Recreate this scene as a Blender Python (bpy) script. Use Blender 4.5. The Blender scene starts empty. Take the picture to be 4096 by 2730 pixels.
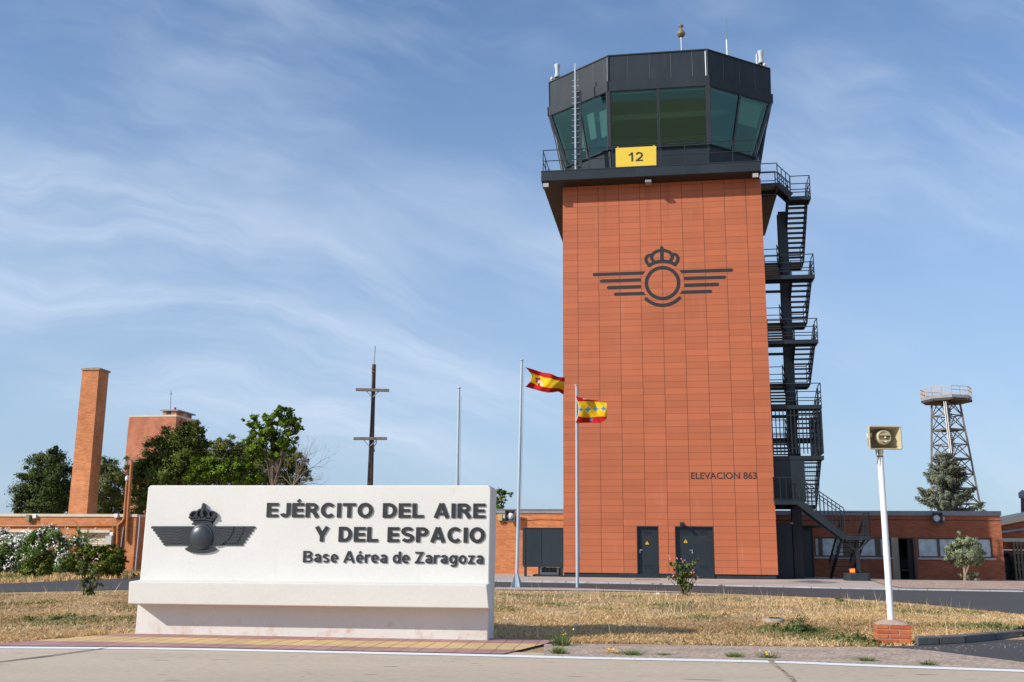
import bpy, math, random
import numpy as np
from mathutils import Vector, Matrix
R_ = math.radians
SC = bpy.context.scene
COL = SC.collection
rnd = random.Random(7)

# ------------------------------------------------------------------ camera, sun, sky, exposure
F_PX, PIT, ROL, EYE = 4042.0, .2058, .0086, 1.65
cp, sp, cr, sr = math.cos(PIT), math.sin(PIT), math.cos(ROL), math.sin(ROL)
RC = np.array([[cr, -sr, 0], [sr, cr, 0], [0, 0, 1]]) @ np.array([[1, 0, 0], [0, sp, -cp], [0, cp, sp]])
cam = bpy.data.cameras.new('camera'); cam_o = bpy.data.objects.new('camera', cam); COL.objects.link(cam_o)
cam.sensor_fit = 'HORIZONTAL'; cam.sensor_width = 36.0; cam.lens = 36.0 * F_PX / 4096.0
cam.clip_start = .1; cam.clip_end = 6000
M = Matrix.Identity(4)
for i in range(3):
    M[i][0], M[i][1], M[i][2] = RC[0][i], -RC[1][i], -RC[2][i]
M[0][3], M[1][3], M[2][3] = 0, 0, EYE
cam_o.matrix_world = M
SC.camera = cam_o
SUN_AZ, SUN_EL = R_(62), R_(30)          # azimuth measured from -Y towards -X
SD = Vector((-math.sin(SUN_AZ) * math.cos(SUN_EL), -math.cos(SUN_AZ) * math.cos(SUN_EL), math.sin(SUN_EL)))
sun = bpy.data.lights.new('sun', 'SUN'); sun.energy = 3.9; sun.angle = R_(.55); sun.color = (1, .93, .83)
sun_o = bpy.data.objects.new('sun', sun); COL.objects.link(sun_o)
sun_o.rotation_euler = SD.to_track_quat('Z', 'Y').to_euler()
SC.view_settings.view_transform = 'Standard'; SC.view_settings.look = 'None'
SC.view_settings.exposure = .32; SC.view_settings.gamma = 1

W = bpy.data.worlds.new('World'); SC.world = W; W.use_nodes = True
wt = W.node_tree; wt.nodes.clear()

class X:
    """tiny wrapper: arithmetic on shader sockets"""
    def __init__(s, t, k): s.t, s.k = t, k
    def op(s, o, b=None, c=None):
        n = s.t.nodes.new('ShaderNodeMath'); n.operation = o
        for i, v in enumerate((s, b, c)):
            if v is None: continue
            if isinstance(v, X): s.t.links.new(v.k, n.inputs[i])
            else: n.inputs[i].default_value = v
        return X(s.t, n.outputs[0])
    def __add__(s, b): return s.op('ADD', b)
    def __sub__(s, b): return s.op('SUBTRACT', b)
    def __mul__(s, b): return s.op('MULTIPLY', b)
    def __truediv__(s, b): return s.op('DIVIDE', b)
    def clamp(s, a=0, b=1):
        return s.op('MAXIMUM', a).op('MINIMUM', b)
    def smooth(s, a, b):
        n = s.t.nodes.new('ShaderNodeMapRange'); n.interpolation_type = 'SMOOTHSTEP'
        s.t.links.new(s.k, n.inputs[0]); n.inputs[1].default_value = a; n.inputs[2].default_value = b
        return X(s.t, n.outputs[0])
def comb(t, *v):
    n = t.nodes.new('ShaderNodeCombineXYZ')
    for i, a in enumerate(v):
        if isinstance(a, X): t.links.new(a.k, n.inputs[i])
        else: n.inputs[i].default_value = a
    return n.outputs[0]
def noise(t, vec, scale=1, detail=4, rough=.55, dist=0):
    n = t.nodes.new('ShaderNodeTexNoise'); n.inputs['Scale'].default_value = scale; n.inputs['Detail'].default_value = detail
    n.inputs['Roughness'].default_value = rough; n.inputs['Distortion'].default_value = dist
    if vec is not None: t.links.new(vec, n.inputs['Vector'])
    return X(t, n.outputs[0])
def sep(t, vec):
    n = t.nodes.new('ShaderNodeSeparateXYZ'); t.links.new(vec, n.inputs[0])
    return [X(t, o) for o in n.outputs]
def mixc(t, f, a, b, mode='MIX'):
    n = t.nodes.new('ShaderNodeMix'); n.data_type = 'RGBA'; n.blend_type = mode
    for s_, v in ((n.inputs[0], f), (n.inputs[6], a), (n.inputs[7], b)):
        if isinstance(v, X): t.links.new(v.k, s_)
        elif hasattr(v, 'is_linked'): t.links.new(v, s_)
        elif isinstance(v, (int, float)): s_.default_value = v
        else: s_.default_value = (*v, 1)
    return n.outputs[2]

sky = wt.nodes.new('ShaderNodeTexSky'); sky.sky_type = 'NISHITA'; sky.sun_disc = False
sky.sun_elevation = SUN_EL; sky.sun_rotation = math.atan2(SD.x, SD.y) % (2 * math.pi)
sky.air_density = 1.0; sky.dust_density = 1.0; sky.ozone_density = 2.2; sky.altitude = 250
tc = wt.nodes.new('ShaderNodeTexCoord')
dx, dy, dz = sep(wt, tc.outputs['Generated'])
az = dx.op('ARCTAN2', dy); el = dz.op('ARCSINE')             # azimuth from +Y to +X, elevation
# high thin cirrus: long fibres that sag and turn to the right
warp = noise(wt, comb(wt, az * 2.2, el * 2.2, .3), 1.6, 3)
warp2 = noise(wt, comb(wt, az * 5, el * 5, 4.3), 1.6, 4)
vv = el + az * .30 + az * az * .32 + (warp - .5) * .15 + (warp2 - .5) * .012
uu = az - el * .3
fib = noise(wt, comb(wt, uu * 2.2, vv * 15, 1.7), 1.6, 8, .62, .15)
soft = noise(wt, comb(wt, uu * 1.7, vv * 6.5, 7.1), 1.5, 5, .55, .4)
patch = noise(wt, comb(wt, az * 2.4, el * 5, 2.2), 1.2, 3, .5)
def band(c, w, a0, a1):
    return (((vv - c) / w).op('POWER', 2) * -1).op('EXPONENT') * az.smooth(a0, a0 + .18) * az.smooth(a1, a1 - .22)
b1 = band(.165, .040, -.75, .16)
b2 = band(.075, .040, -.50, .08)
b3 = band(.245, .03, -.75, -.15)
cl = (soft.smooth(.34, .80) * .50 * patch.smooth(.26, .62) + (b1 * .60 + b2 * .72 + b3 * .44) * fib.smooth(.26, .74) + fib.smooth(.5, .8) * .14 * patch.smooth(.4, .65)).clamp(0, .8)
cl = cl * el.smooth(.0, .06)
hz_ = el.smooth(.62, -.05) * .72 + .05
base = mixc(wt, 1.0, sky.outputs[0], (.87, 1.07, 1.26), 'MULTIPLY')
hazed = mixc(wt, hz_, base, (3.25, 4.2, 5.5))
skyc = mixc(wt, cl, hazed, (5.0, 5.85, 7.05))
bg = wt.nodes.new('ShaderNodeBackground'); bg.inputs[1].default_value = .108
wo = wt.nodes.new('ShaderNodeOutputWorld')
wt.links.new(skyc, bg.inputs[0]); wt.links.new(bg.outputs[0], wo.inputs[0])

# ------------------------------------------------------------------ frames: real places from measured view angles
S3 = 4096 / 2353                             # all measured points are given on a 2353 px wide print
def ray(x, y):
    return RC.T @ np.array([(x * S3 - 2048) / F_PX, (y * S3 - 1365) / F_PX, 1.0])
class Frame:
    """t to the right along a facade, n towards the viewer, z up"""
    def __init__(s, x, y, yaw):
        s.o = np.array([x, y, 0.]); s.yaw = yaw
        s.u = np.array([math.cos(yaw), math.sin(yaw), 0]); s.v = np.array([math.sin(yaw), -math.cos(yaw), 0])
    def w(s, t, n, z): return s.o + s.u * t + s.v * n + np.array([0, 0, z])
    def loc(s, p):
        d = np.array(p, float) - s.o; return d @ s.u, d @ s.v, p[2]
    def un(s, x, y, n=0.):                   # view point -> (t, z) on the vertical plane at n
        d = ray(x, y); o = np.array([0, 0, EYE]); k = ((s.o - o) @ s.v + n) / (d @ s.v); p = o + d * k
        return (p - s.o) @ s.u, p[2]
FW = Frame(0, 0, 0)
FT = Frame(7.61, 46.26, -.1553)              # tower facade
ZR = .40                                     # level of the concrete road
FS = Frame(-.288, 15.03, -.12)               # monument sign face
FR = Frame(0, 13.2, -.105)                   # along the concrete road
def gp(x, y, z=None):
    """point on the ground (or on level z) seen at x, y"""
    d = ray(x, y); zz = .3 if z is None else z
    for _ in range(40):
        p = np.array([0, 0, EYE]) + d * ((zz - EYE) / d[2])
        if z is not None: break
        zz = .5 * zz + .5 * gz(p[0], p[1])
    return p
def yp(x, y, Y):
    d = ray(x, y); return np.array([0, 0, EYE]) + d * (Y / d[1])
def sstep(a, b, x):
    t = np.clip((x - a) / (b - a), 0, 1); return t * t * (3 - 2 * t)
def gz(x, y):
    """height of the verge and yard"""
    x = np.asarray(x, float); y = np.asarray(y, float)
    m = sstep(15.2, 17.5, y) * sstep(31, 26, y) * sstep(11.5, 8.5, x)
    z = .384 + m * (.03 + .03 * np.sin(x * .9 + y * .4) + .022 * np.sin(x * 2.1 - y * 1.3 + 1))
    return np.where(y < 12.2 - .1 * x, .3, z)
def sz(t, n):
    """height of the paved yard round the tower, in tower frame"""
    z = .565 - .03 * np.clip(n, 0, 4)
    return z - .15 * sstep(4.5, 12, t) * sstep(0, 9, -n)
def crop(x0, y0, k): return lambda x, y: ((x0 + x * k) / S3, (y0 + y * k) / S3)

# ------------------------------------------------------------------ materials
MATS = {}
def mat(name, rgb=(.5, .5, .5), rough=.7, var=0, vscale=3, fine=0, fscale=60, bump=0, bscale=40, metal=0, spec=.5, island=0, dirt=None, trans=0, stretch=(1, 1, 1), coat=0, spots=(), low=None):
    if name in MATS: return MATS[name]
    m = bpy.data.materials.new(name); m.use_nodes = True; t = m.node_tree; b = t.nodes['Principled BSDF']
    MATS[name] = m
    b.inputs['Roughness'].default_value = rough; b.inputs['Metallic'].default_value = metal
    b.inputs['Specular IOR Level'].default_value = spec
    if coat: b.inputs['Coat Weight'].default_value = coat
    c = t.nodes.new('ShaderNodeRGB'); c.outputs[0].default_value = (*rgb, 1); out = c.outputs[0]
    vec = None
    if var or fine or bump or dirt:
        tcn = t.nodes.new('ShaderNodeTexCoord'); mp = t.nodes.new('ShaderNodeMapping'); mp.inputs['Scale'].default_value = stretch
        t.links.new(tcn.outputs['Object'], mp.inputs[0]); vec = mp.outputs[0]
    def scale_by(out, f, amt):
        v = (f - .5) * (2 * amt) + 1
        return mixc(t, 1.0, out, comb(t, v, v, v), 'MULTIPLY')
    if var: out = scale_by(out, noise(t, vec, vscale, 5).smooth(.25, .75), var)
    if fine: out = scale_by(out, noise(t, vec, fscale, 3, .7).smooth(.25, .75), fine)
    if dirt:                                  # (colour, scale, low, high, amount)
        out = mixc(t, noise(t, vec, dirt[1], 6, .65).smooth(dirt[2], dirt[3]) * dirt[4], out, dirt[0])
    for q in spots:                           # (colour, scale, low, high, amount, stretch)
        tcn = t.nodes.new('ShaderNodeTexCoord'); mp = t.nodes.new('ShaderNodeMapping'); mp.inputs['Scale'].default_value = q[5]; t.links.new(tcn.outputs['Object'], mp.inputs[0])
        out = mixc(t, noise(t, mp.outputs[0], q[1], 2, .5).smooth(q[2], q[3]) * q[4], out, q[0])
    if low:                                   # (colour, z0, z1, amount): splashed soil near the ground
        tcn = t.nodes.new('ShaderNodeTexCoord'); z_ = sep(t, tcn.outputs['Object'])[2]
        out = mixc(t, noise(t, tcn.outputs['Object'], 5, 6, .7).smooth(.48, .66) * z_.smooth(low[2], low[1]) * low[3], out, low[0])
    if island:
        g = t.nodes.new('ShaderNodeNewGeometry'); out = scale_by(out, X(t, g.outputs['Random Per Island']), island)
    t.links.new(out, b.inputs['Base Color'])
    if bump:
        bn = t.nodes.new('ShaderNodeBump'); bn.inputs['Strength'].default_value = bump; bn.inputs['Distance'].default_value = .02
        t.links.new(noise(t, vec, bscale, 4, .65).k, bn.inputs['Height']); t.links.new(bn.outputs[0], b.inputs['Normal'])
    if trans:
        tr = t.nodes.new('ShaderNodeBsdfTranslucent'); mx = t.nodes.new('ShaderNodeMixShader'); mx.inputs[0].default_value = trans
        t.links.new(out, tr.inputs[0]); t.links.new(b.outputs[0], mx.inputs[1]); t.links.new(tr.outputs[0], mx.inputs[2])
        t.links.new(mx.outputs[0], t.nodes['Material Output'].inputs[0])
    return m
def brickmat(name, c1, c2, mortar, bw=.25, bh=.075, ms=.012, off=.5, rough=.85, plane='auto', stain=None, shift=(0, 0), var=.18, bump=.4, stain2=None):
    if name in MATS: return MATS[name]
    m = bpy.data.materials.new(name); m.use_nodes = True; t = m.node_tree; b = t.nodes['Principled BSDF']; MATS[name] = m
    b.inputs['Roughness'].default_value = rough; b.inputs['Specular IOR Level'].default_value = .25
    tcn = t.nodes.new('ShaderNodeTexCoord'); x, y, z = sep(t, tcn.outputs['Object'])
    br = t.nodes.new('ShaderNodeTexBrick'); br.offset = off
    gn = t.nodes.new('ShaderNodeNewGeometry')
    wob = (noise(t, tcn.outputs['Object'], 3, 2) - .5) * .012
    u = (x + y * .999) if plane == 'auto' else x
    v = (y if plane == 'flat' else z + wob)
    t.links.new(comb(t, u + shift[0], v + shift[1], 0), br.inputs['Vector'])
    br.inputs['Scale'].default_value = 1; br.inputs['Mortar Size'].default_value = ms; br.inputs['Mortar Smooth'].default_value = .1
    br.inputs['Bias'].default_value = 0; br.inputs['Brick Width'].default_value = bw; br.inputs['Row Height'].default_value = bh
    br.inputs['Color1'].default_value = (*c1, 1); br.inputs['Color2'].default_value = (*c2, 1); br.inputs['Mortar'].default_value = (*mortar, 1)
    out = br.outputs[0]
    f = (noise(t, tcn.outputs['Object'], .9, 6, .65).smooth(.25, .75) - .5) * (2 * var) + 1
    out = mixc(t, 1.0, out, comb(t, f, f, f), 'MULTIPLY')
    if stain:
        out = mixc(t, noise(t, comb(t, u * 1.0, v * .35, 5), stain[1], 6, .65).smooth(stain[2], stain[3]) * stain[4], out, stain[0])
    if stain2:                                # runs that hang from the top edge
        out = mixc(t, noise(t, comb(t, u * 1.4, v * .12, 9), stain2[1], 6, .6).smooth(stain2[2], stain2[3]) * v.smooth(stain2[5], stain2[6]) * stain2[4], out, stain2[0])
    t.links.new(out, b.inputs['Base Color'])
    bn = t.nodes.new('ShaderNodeBump'); bn.inputs['Strength'].default_value = bump; bn.inputs['Distance'].default_value = .01
    h = X(t, br.outputs[1]) * -1 + noise(t, tcn.outputs['Object'], 40, 3) * .5
    t.links.new(h.k, bn.inputs['Height']); t.links.new(bn.outputs[0], b.inputs['Normal'])
    return m
def glassmat(name, tint, refl=.12, rough=.02, base=None):
    if name in MATS: return MATS[name]
    m = bpy.data.materials.new(name); m.use_nodes = True; t = m.node_tree; t.nodes.remove(t.nodes['Principled BSDF']); MATS[name] = m
    tr = t.nodes.new('ShaderNodeBsdfTransparent'); tr.inputs[0].default_value = (*tint, 1)
    gl = t.nodes.new('ShaderNodeBsdfGlossy'); gl.inputs['Roughness'].default_value = rough; gl.inputs[0].default_value = (.50, .88, .86, 1)
    fr = t.nodes.new('ShaderNodeFresnel'); fr.inputs[0].default_value = 1.5
    mx = t.nodes.new('ShaderNodeMixShader'); t.links.new((X(t, fr.outputs[0]) + refl).clamp().k, mx.inputs[0])
    t.links.new(tr.outputs[0], mx.inputs[1]); t.links.new(gl.outputs[0], mx.inputs[2]); t.links.new(mx.outputs[0], t.nodes['Material Output'].inputs[0])
    return m

def tilemat():
    m = bpy.data.materials.new('terracotta_cladding'); m.use_nodes = True; t = m.node_tree; b = t.nodes['Principled BSDF']
    tcn = t.nodes.new('ShaderNodeTexCoord'); x, y, z = sep(t, tcn.outputs['Object']); z = z + .565; x = x - .5
    u, v = (x + .502) / 1.004, (z - .755) / .3; fu_, fv = u - u.op('FLOOR'), v - v.op('FLOOR')
    wn = t.nodes.new('ShaderNodeTexWhiteNoise'); t.links.new(comb(t, u.op('FLOOR'), v.op('FLOOR'), 3.0), wn.inputs['Vector'])
    tone = (X(t, wn.outputs[0]) - .5) * .16 + 1 + (noise(t, comb(t, x * .35, y, z * .12), 1.0, 4) - .5) * .30 + (noise(t, tcn.outputs['Object'], 30, 3, .7) - .5) * .10
    c = mixc(t, 1.0, (.462, .133, .060), comb(t, tone, tone, tone), 'MULTIPLY')
    st = noise(t, comb(t, x * 1.1, 5.0, z * .22), 1.6, 6, .65).smooth(.54, .80) * .30          # pale wash runs
    c = mixc(t, st, c, (.54, .235, .15))
    sc = noise(t, comb(t, x * 1.2, 8.0, z * 2.2), 2.4, 5, .7).smooth(.66, .78) * .35           # scuffs and lime bloom
    c = mixc(t, sc, c, (.60, .32, .22))
    gr = noise(t, comb(t, x * 2.0, 2.0, z * .10), 1.5, 5, .6).smooth(.48, .72) * z.smooth(15.5, 19.2) * .45   # grime runs below the deck
    c = mixc(t, gr, c, (.22, .075, .04))
    gb = noise(t, comb(t, x * 1.2, 6.0, z), 2.0, 5, .6).smooth(.40, .70) * z.smooth(1.9, .7) * .35             # splashed foot
    c = mixc(t, gb, c, (.30, .13, .08))
    jv = ((fu_ - .5).op('ABSOLUTE') - .5).op('ABSOLUTE').smooth(.0115, .0085); jh = ((fv - .5).op('ABSOLUTE') - .5).op('ABSOLUTE').smooth(.032, .016)
    c = mixc(t, jh * .85, c, (.13, .042, .022)); c = mixc(t, jv * .92, c, (.055, .020, .012))
    t.links.new(c, b.inputs['Base Color']); b.inputs['Roughness'].default_value = .55; b.inputs['Specular IOR Level'].default_value = .3
    bn = t.nodes.new('ShaderNodeBump'); bn.inputs['Strength'].default_value = .3; bn.inputs['Distance'].default_value = .01
    h = (jv + jh) * -1 + X(t, wn.outputs[0]) * .2; t.links.new(h.k, bn.inputs['Height']); t.links.new(bn.outputs[0], b.inputs['Normal']); return m
m_tile = tilemat()
m_dark = mat('anthracite_metal', (.030, .038, .047), .42, var=.12, vscale=1.5, bump=.03, bscale=8)
m_darkp = mat('anthracite_panel', (.027, .035, .044), .45, var=.18, vscale=.8, dirt=((.055, .06, .065), 2.2, .5, .8, .5), stretch=(1, 1, .3), spec=.22)
m_stair = mat('stair_steel', (.013, .018, .024), .45, var=.15, vscale=2)
m_black = mat('dark_recess', (.008, .009, .011), .7)
m_soffit = mat('soffit_board', (.026, .020, .017), .7, var=.15, vscale=1)
m_conc = mat('white_painted_concrete', (.67, .655, .615), .75, var=.035, vscale=.9, fine=.03, fscale=25, bump=.12, bscale=30, dirt=((.5, .47, .42), 6, .64, .82, .12), spots=[((.22, .20, .18), 26, .735, .77, .75, (1, 1, 1)), ((.42, .40, .38), 2.6, .70, .78, .45, (1, 1, 1)), ((.56, .53, .48), 3.2, .62, .76, .16, (1.6, 1.6, .18)), ((.5, .46, .4), 60, .66, .72, .35, (1, 1, 1))], low=((.55, .36, .24), .02, .32, .55))
m_letter = mat('charcoal_letter', (.015, .018, .021), .6, var=.08)
m_emblem = mat('charcoal_relief', (.021, .027, .033), .5, var=.12, vscale=5)
m_brick = brickmat('orange_brick', (.68, .255, .095), (.50, .155, .055), (.40, .20, .105), .26, .070, .011, stain=((.72, .42, .28), .9, .52, .8, .45))
m_brickr = brickmat('shade_toned_brick', (.44, .135, .062), (.33, .09, .042), (.20, .095, .06), .26, .062, .010, stain=((.46, .24, .18), .9, .55, .85, .4))  # same brick as the orange one, with shade put into its colour
m_brickf = brickmat('weathered_red_brick', (.62, .235, .135), (.52, .18, .10), (.36, .17, .11), .3, .085, .012, stain=((.34, .115, .075), .22, .48, .66, .6), stain2=((.80, .56, .47), .8, .52, .66, .8, 12.0, 16.2))
m_coping = mat('cream_render', (.62, .54, .42), .8, var=.08, vscale=2, dirt=((.35, .3, .24), 3, .5, .8, .4))
m_grey = mat('grey_flashing', (.24, .26, .29), .6, var=.15, vscale=3)
m_alu = mat('galvanised_steel', (.52, .55, .58), .38, var=.06, metal=.55)
m_pole = mat('pale_blue_grey_pole', (.40, .47, .54), .4, var=.05, metal=.15)
m_wpole = mat('white_paint_metal', (.80, .80, .80), .38, var=.03, coat=.2)
m_yel = mat('yellow_sign_face', (.74, .53, .045), .5, var=.03)
m_warn = mat('warning_yellow', (.85, .50, .012), .5)
m_redtxt = mat('dull_red_lettering', (.055, .017, .018), .6)
m_horn = mat('beige_horn_plastic', (.46, .40, .25), .5, var=.06)
m_grey_l = mat('light_grey_plastic', (.5, .5, .48), .5, var=.05)
m_white = mat('white_plastic', (.75, .75, .74), .5)
m_wood = mat('weathered_pole_wood', (.085, .068, .055), .9, var=.35, vscale=4, stretch=(4, 4, .3), bump=.4, bscale=12)
m_armw = mat('weathered_crossarm_wood', (.17, .15, .13), .9, var=.25, vscale=4)
m_oldc = mat('old_concrete', (.30, .25, .19), .9, var=.2, vscale=3, bump=.3)
m_copper = mat('brown_painted_pipe', (.40, .145, .04), .45, var=.12)
m_shut = mat('beige_shutter_paint', (.68, .56, .46), .6, var=.06)
m_pipe = mat('dark_pipe', (.03, .035, .045), .5)
m_bark = mat('tree_bark', (.13, .095, .07), .9, var=.3, vscale=3, bump=.5, bscale=15)
m_twig = mat('dry_grey_twig', (.20, .165, .13), .9, var=.2)
m_lrust = mat('rusty_lattice_steel', (.15, .128, .12), .7, var=.35, vscale=1.2)
m_orail = mat('orange_handrail', (.52, .34, .20), .6)
m_roll = mat('roller_blind', (.78, .80, .78), .8)
m_in = mat('cab_interior_wall', (.25, .30, .28), .8)
m_desk = mat('cab_console', (.06, .06, .055), .6)
m_glass = glassmat('green_cab_glass', (.56, .86, .76), .05)
m_wglass = mat('window_film', (.46, .53, .57), .18, var=.25, vscale=3, spec=.8)
m_wframe = mat('brown_window_frame', (.10, .062, .035), .5)

# ------------------------------------------------------------------ mesh helpers
class MB:
    def __init__(s): s.v, s.f, s.m, s.sm = [], [], [], []
    def add(s, vs, fs, mi=0, smooth=False):
        k = len(s.v); s.v += [tuple(map(float, p)) for p in vs]
        for f in fs: s.f.append(tuple(k + i for i in f)); s.m.append(mi); s.sm.append(smooth)
        return s
    def box(s, a, b, mi=0):
        x0, x1 = sorted((a[0], b[0])); y0, y1 = sorted((a[1], b[1])); z0, z1 = sorted((a[2], b[2]))
        return s.hexa([(x0, y0, z0), (x1, y0, z0), (x1, y1, z0), (x0, y1, z0), (x0, y0, z1), (x1, y0, z1), (x1, y1, z1), (x0, y1, z1)], mi)
    def hexa(s, p, mi=0):
        return s.add(p, [(3, 2, 1, 0), (4, 5, 6, 7), (0, 1, 5, 4), (1, 2, 6, 5), (2, 3, 7, 6), (3, 0, 4, 7)], mi)
    def bar(s, p, q, w, h=None, mi=0, up=(0, 0, 1)):
        p, q = np.array(p, float), np.array(q, float); d = q - p; L = np.linalg.norm(d)
        if L < 1e-6: return s
        d /= L; h = h or w; a = np.cross(d, up)
        if np.linalg.norm(a) < 1e-3: a = np.cross(d, (0, 1, 0))
        a /= np.linalg.norm(a); b = np.cross(a, d); A, B = a * w / 2, b * h / 2
        return s.hexa([p - A - B, p + A - B, q + A - B, q - A - B, p - A + B, p + A + B, q + A + B, q - A + B], mi)
    def tube(s, pts, r, n=10, mi=0, caps=True):
        pts = [np.array(p, float) for p in pts]; rs = r if isinstance(r, (list, tuple)) else [r] * len(pts)
        ref = None; V = []
        for i, p in enumerate(pts):
            d = pts[min(i + 1, len(pts) - 1)] - pts[max(i - 1, 0)]; d /= np.linalg.norm(d) + 1e-12
            if ref is None: ref = np.array([0, 0, 1.]) if abs(d[2]) < .9 else np.array([1., 0, 0])
            a = np.cross(d, ref); a /= np.linalg.norm(a) + 1e-12; b = np.cross(d, a); ref = np.cross(a, d)
            V += [p + rs[i] * (math.cos(2 * math.pi * k / n) * a + math.sin(2 * math.pi * k / n) * b) for k in range(n)]
        Fs = [(i * n + k, i * n + (k + 1) % n, (i + 1) * n + (k + 1) % n, (i + 1) * n + k) for i in range(len(pts) - 1) for k in range(n)]
        s.add(V, Fs, mi, True)
        if caps:
            for ring_, rev in ((V[:n], True), (V[-n:], False)): s.add(ring_, [tuple(range(n))[::-1] if rev else tuple(range(n))], mi)
        return s
    def lathe(s, prof, c=(0, 0, 0), n=24, mi=0, axis='z'):
        """prof: (r, h) list"""
        V = []
        for r, h in prof:
            for k in range(n):
                a = 2 * math.pi * k / n; x, y = r * math.cos(a), r * math.sin(a)
                V.append((c[0] + x, c[1] + y, c[2] + h) if axis == 'z' else (c[0] + x, c[1] - h, c[2] + y))
        Fs = [(i * n + k, i * n + (k + 1) % n, (i + 1) * n + (k + 1) % n, (i + 1) * n + k) for i in range(len(prof) - 1) for k in range(n)]
        if axis != 'z': Fs = [f[::-1] for f in Fs][::1]
        return s.add(V, Fs, mi, True)
    def prism(s, poly, y0, y1, mi=0):
        """polygon in (x, z), pushed from y0 (front) to y1"""
        n = len(poly); A = sum(poly[i][0] * poly[(i + 1) % n][1] - poly[(i + 1) % n][0] * poly[i][1] for i in range(n))
        if A < 0: poly = poly[::-1]
        V = [(x, y0, z) for x, z in poly] + [(x, y1, z) for x, z in poly]
        return s.add(V, [tuple(range(n)), tuple(range(2 * n - 1, n - 1, -1))] + [(i, n + i, n + (i + 1) % n, (i + 1) % n) for i in range(n)], mi)
    def slab(s, poly, z0, z1, mi=0):
        """polygon in (x, y), pushed from z0 to z1"""
        n = len(poly); A = sum(poly[i][0] * poly[(i + 1) % n][1] - poly[(i + 1) % n][0] * poly[i][1] for i in range(n))
        if A < 0: poly = poly[::-1]
        V = [(x, y, z0) for x, y in poly] + [(x, y, z1) for x, y in poly]
        return s.add(V, [tuple(range(n - 1, -1, -1)), tuple(range(n, 2 * n))] + [(i, (i + 1) % n, n + (i + 1) % n, n + i) for i in range(n)], mi)
    def stroke(s, pts, w, y0, y1, mi=0, caps=True):
        """a round-ended ribbon in (x, z) with thickness"""
        P = [np.array(p, float) for p in pts]; L, Rr = [], []
        for i, p in enumerate(P):
            d = P[min(i + 1, len(P) - 1)] - P[max(i - 1, 0)]; d /= np.linalg.norm(d); nn = np.array([-d[1], d[0]])
            L.append(p + nn * w / 2); Rr.append(p - nn * w / 2)
        out = list(Rr)
        def cap(p, d):
            a0 = math.atan2(d[1], d[0]); return [p + w / 2 * np.array([math.cos(a0 - math.pi / 2 + math.pi * k / 8), math.sin(a0 - math.pi / 2 + math.pi * k / 8)]) for k in range(1, 8)]
        if caps: out += cap(P[-1], P[-1] - P[-2])
        out += L[::-1]
        if caps: out += cap(P[0], P[0] - P[1])
        n = len(P)
        # quads along the ribbon keep every face convex
        for i in range(n - 1):
            s.prism([tuple(Rr[i]), tuple(Rr[i + 1]), tuple(L[i + 1]), tuple(L[i])], y0, y1, mi)
        if caps:
            for p, q in ((P[-1], P[-2]), (P[0], P[1])):
                d = p - q; a0 = math.atan2(d[1], d[0])
                s.prism([tuple(p + w / 2 * np.array([math.cos(a0 - math.pi / 2 + math.pi * k / 8), math.sin(a0 - math.pi / 2 + math.pi * k / 8)])) for k in range(9)], y0, y1, mi)
        return s
    def merge(s, o, f=lambda p: p):
        k = len(s.v); s.v += [tuple(map(float, f(p))) for p in o.v]; s.f += [tuple(k + i for i in fc) for fc in o.f]; s.m += o.m; s.sm += o.sm; return s
    def build(s, name, mats, parent=None, off=None, bevel=0):
        base = OFF.get(parent.name, (0, 0, 0)) if parent else (off or (0, 0, 0))
        me = bpy.data.meshes.new(name)
        v = np.array(s.v, float).reshape(-1, 3) - np.array(base)
        me.from_pydata([tuple(p) for p in v], [], s.f)
        for m in (mats if isinstance(mats, (list, tuple)) else [mats]): me.materials.append(m)
        me.polygons.foreach_set('material_index', s.m); me.polygons.foreach_set('use_smooth', s.sm); me.update()
        o = bpy.data.objects.new(name, me); COL.objects.link(o)
        if parent: o.parent = parent; OFF[o.name] = base
        if bevel:
            b = o.modifiers.new('bevel', 'BEVEL'); b.width = bevel; b.segments = 2; b.limit_method = 'ANGLE'
        return o
OFF = {}
def np_mesh(name, V, Fq, mats, mi=None, parent=None, smooth=False):
    base = OFF.get(parent.name, (0, 0, 0)) if parent else (0, 0, 0)
    V = np.asarray(V, np.float32) - np.array(base, np.float32); Fq = np.asarray(Fq, np.int32); k = Fq.shape[1]
    me = bpy.data.meshes.new(name); me.vertices.add(len(V)); me.vertices.foreach_set('co', V.ravel())
    me.loops.add(Fq.size); me.loops.foreach_set('vertex_index', Fq.ravel())
    me.polygons.add(len(Fq)); me.polygons.foreach_set('loop_start', np.arange(0, Fq.size, k, dtype=np.int32))
    me.polygons.foreach_set('loop_total', np.full(len(Fq), k, np.int32))
    for m in (mats if isinstance(mats, (list, tuple)) else [mats]): me.materials.append(m)
    if mi is not None: me.polygons.foreach_set('material_index', np.asarray(mi, np.int32))
    if smooth: me.polygons.foreach_set('use_smooth', np.ones(len(Fq), bool))
    me.update(calc_edges=True)
    nn_ = NORMALS.pop(len(Fq), None) if k == 4 else None
    if nn_ is not None:
        me.polygons.foreach_set('use_smooth', np.ones(len(Fq), bool)); me.normals_split_custom_set_from_vertices(nn_.tolist())
    o = bpy.data.objects.new(name, me); COL.objects.link(o)
    if parent: o.parent = parent; OFF[o.name] = base
    return o
def tag(o, label, cat, group=None, kind=None):
    if label: o['label'] = label
    if cat: o['category'] = cat
    if group: o['group'] = group
    if kind: o['kind'] = kind
    return o
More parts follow.
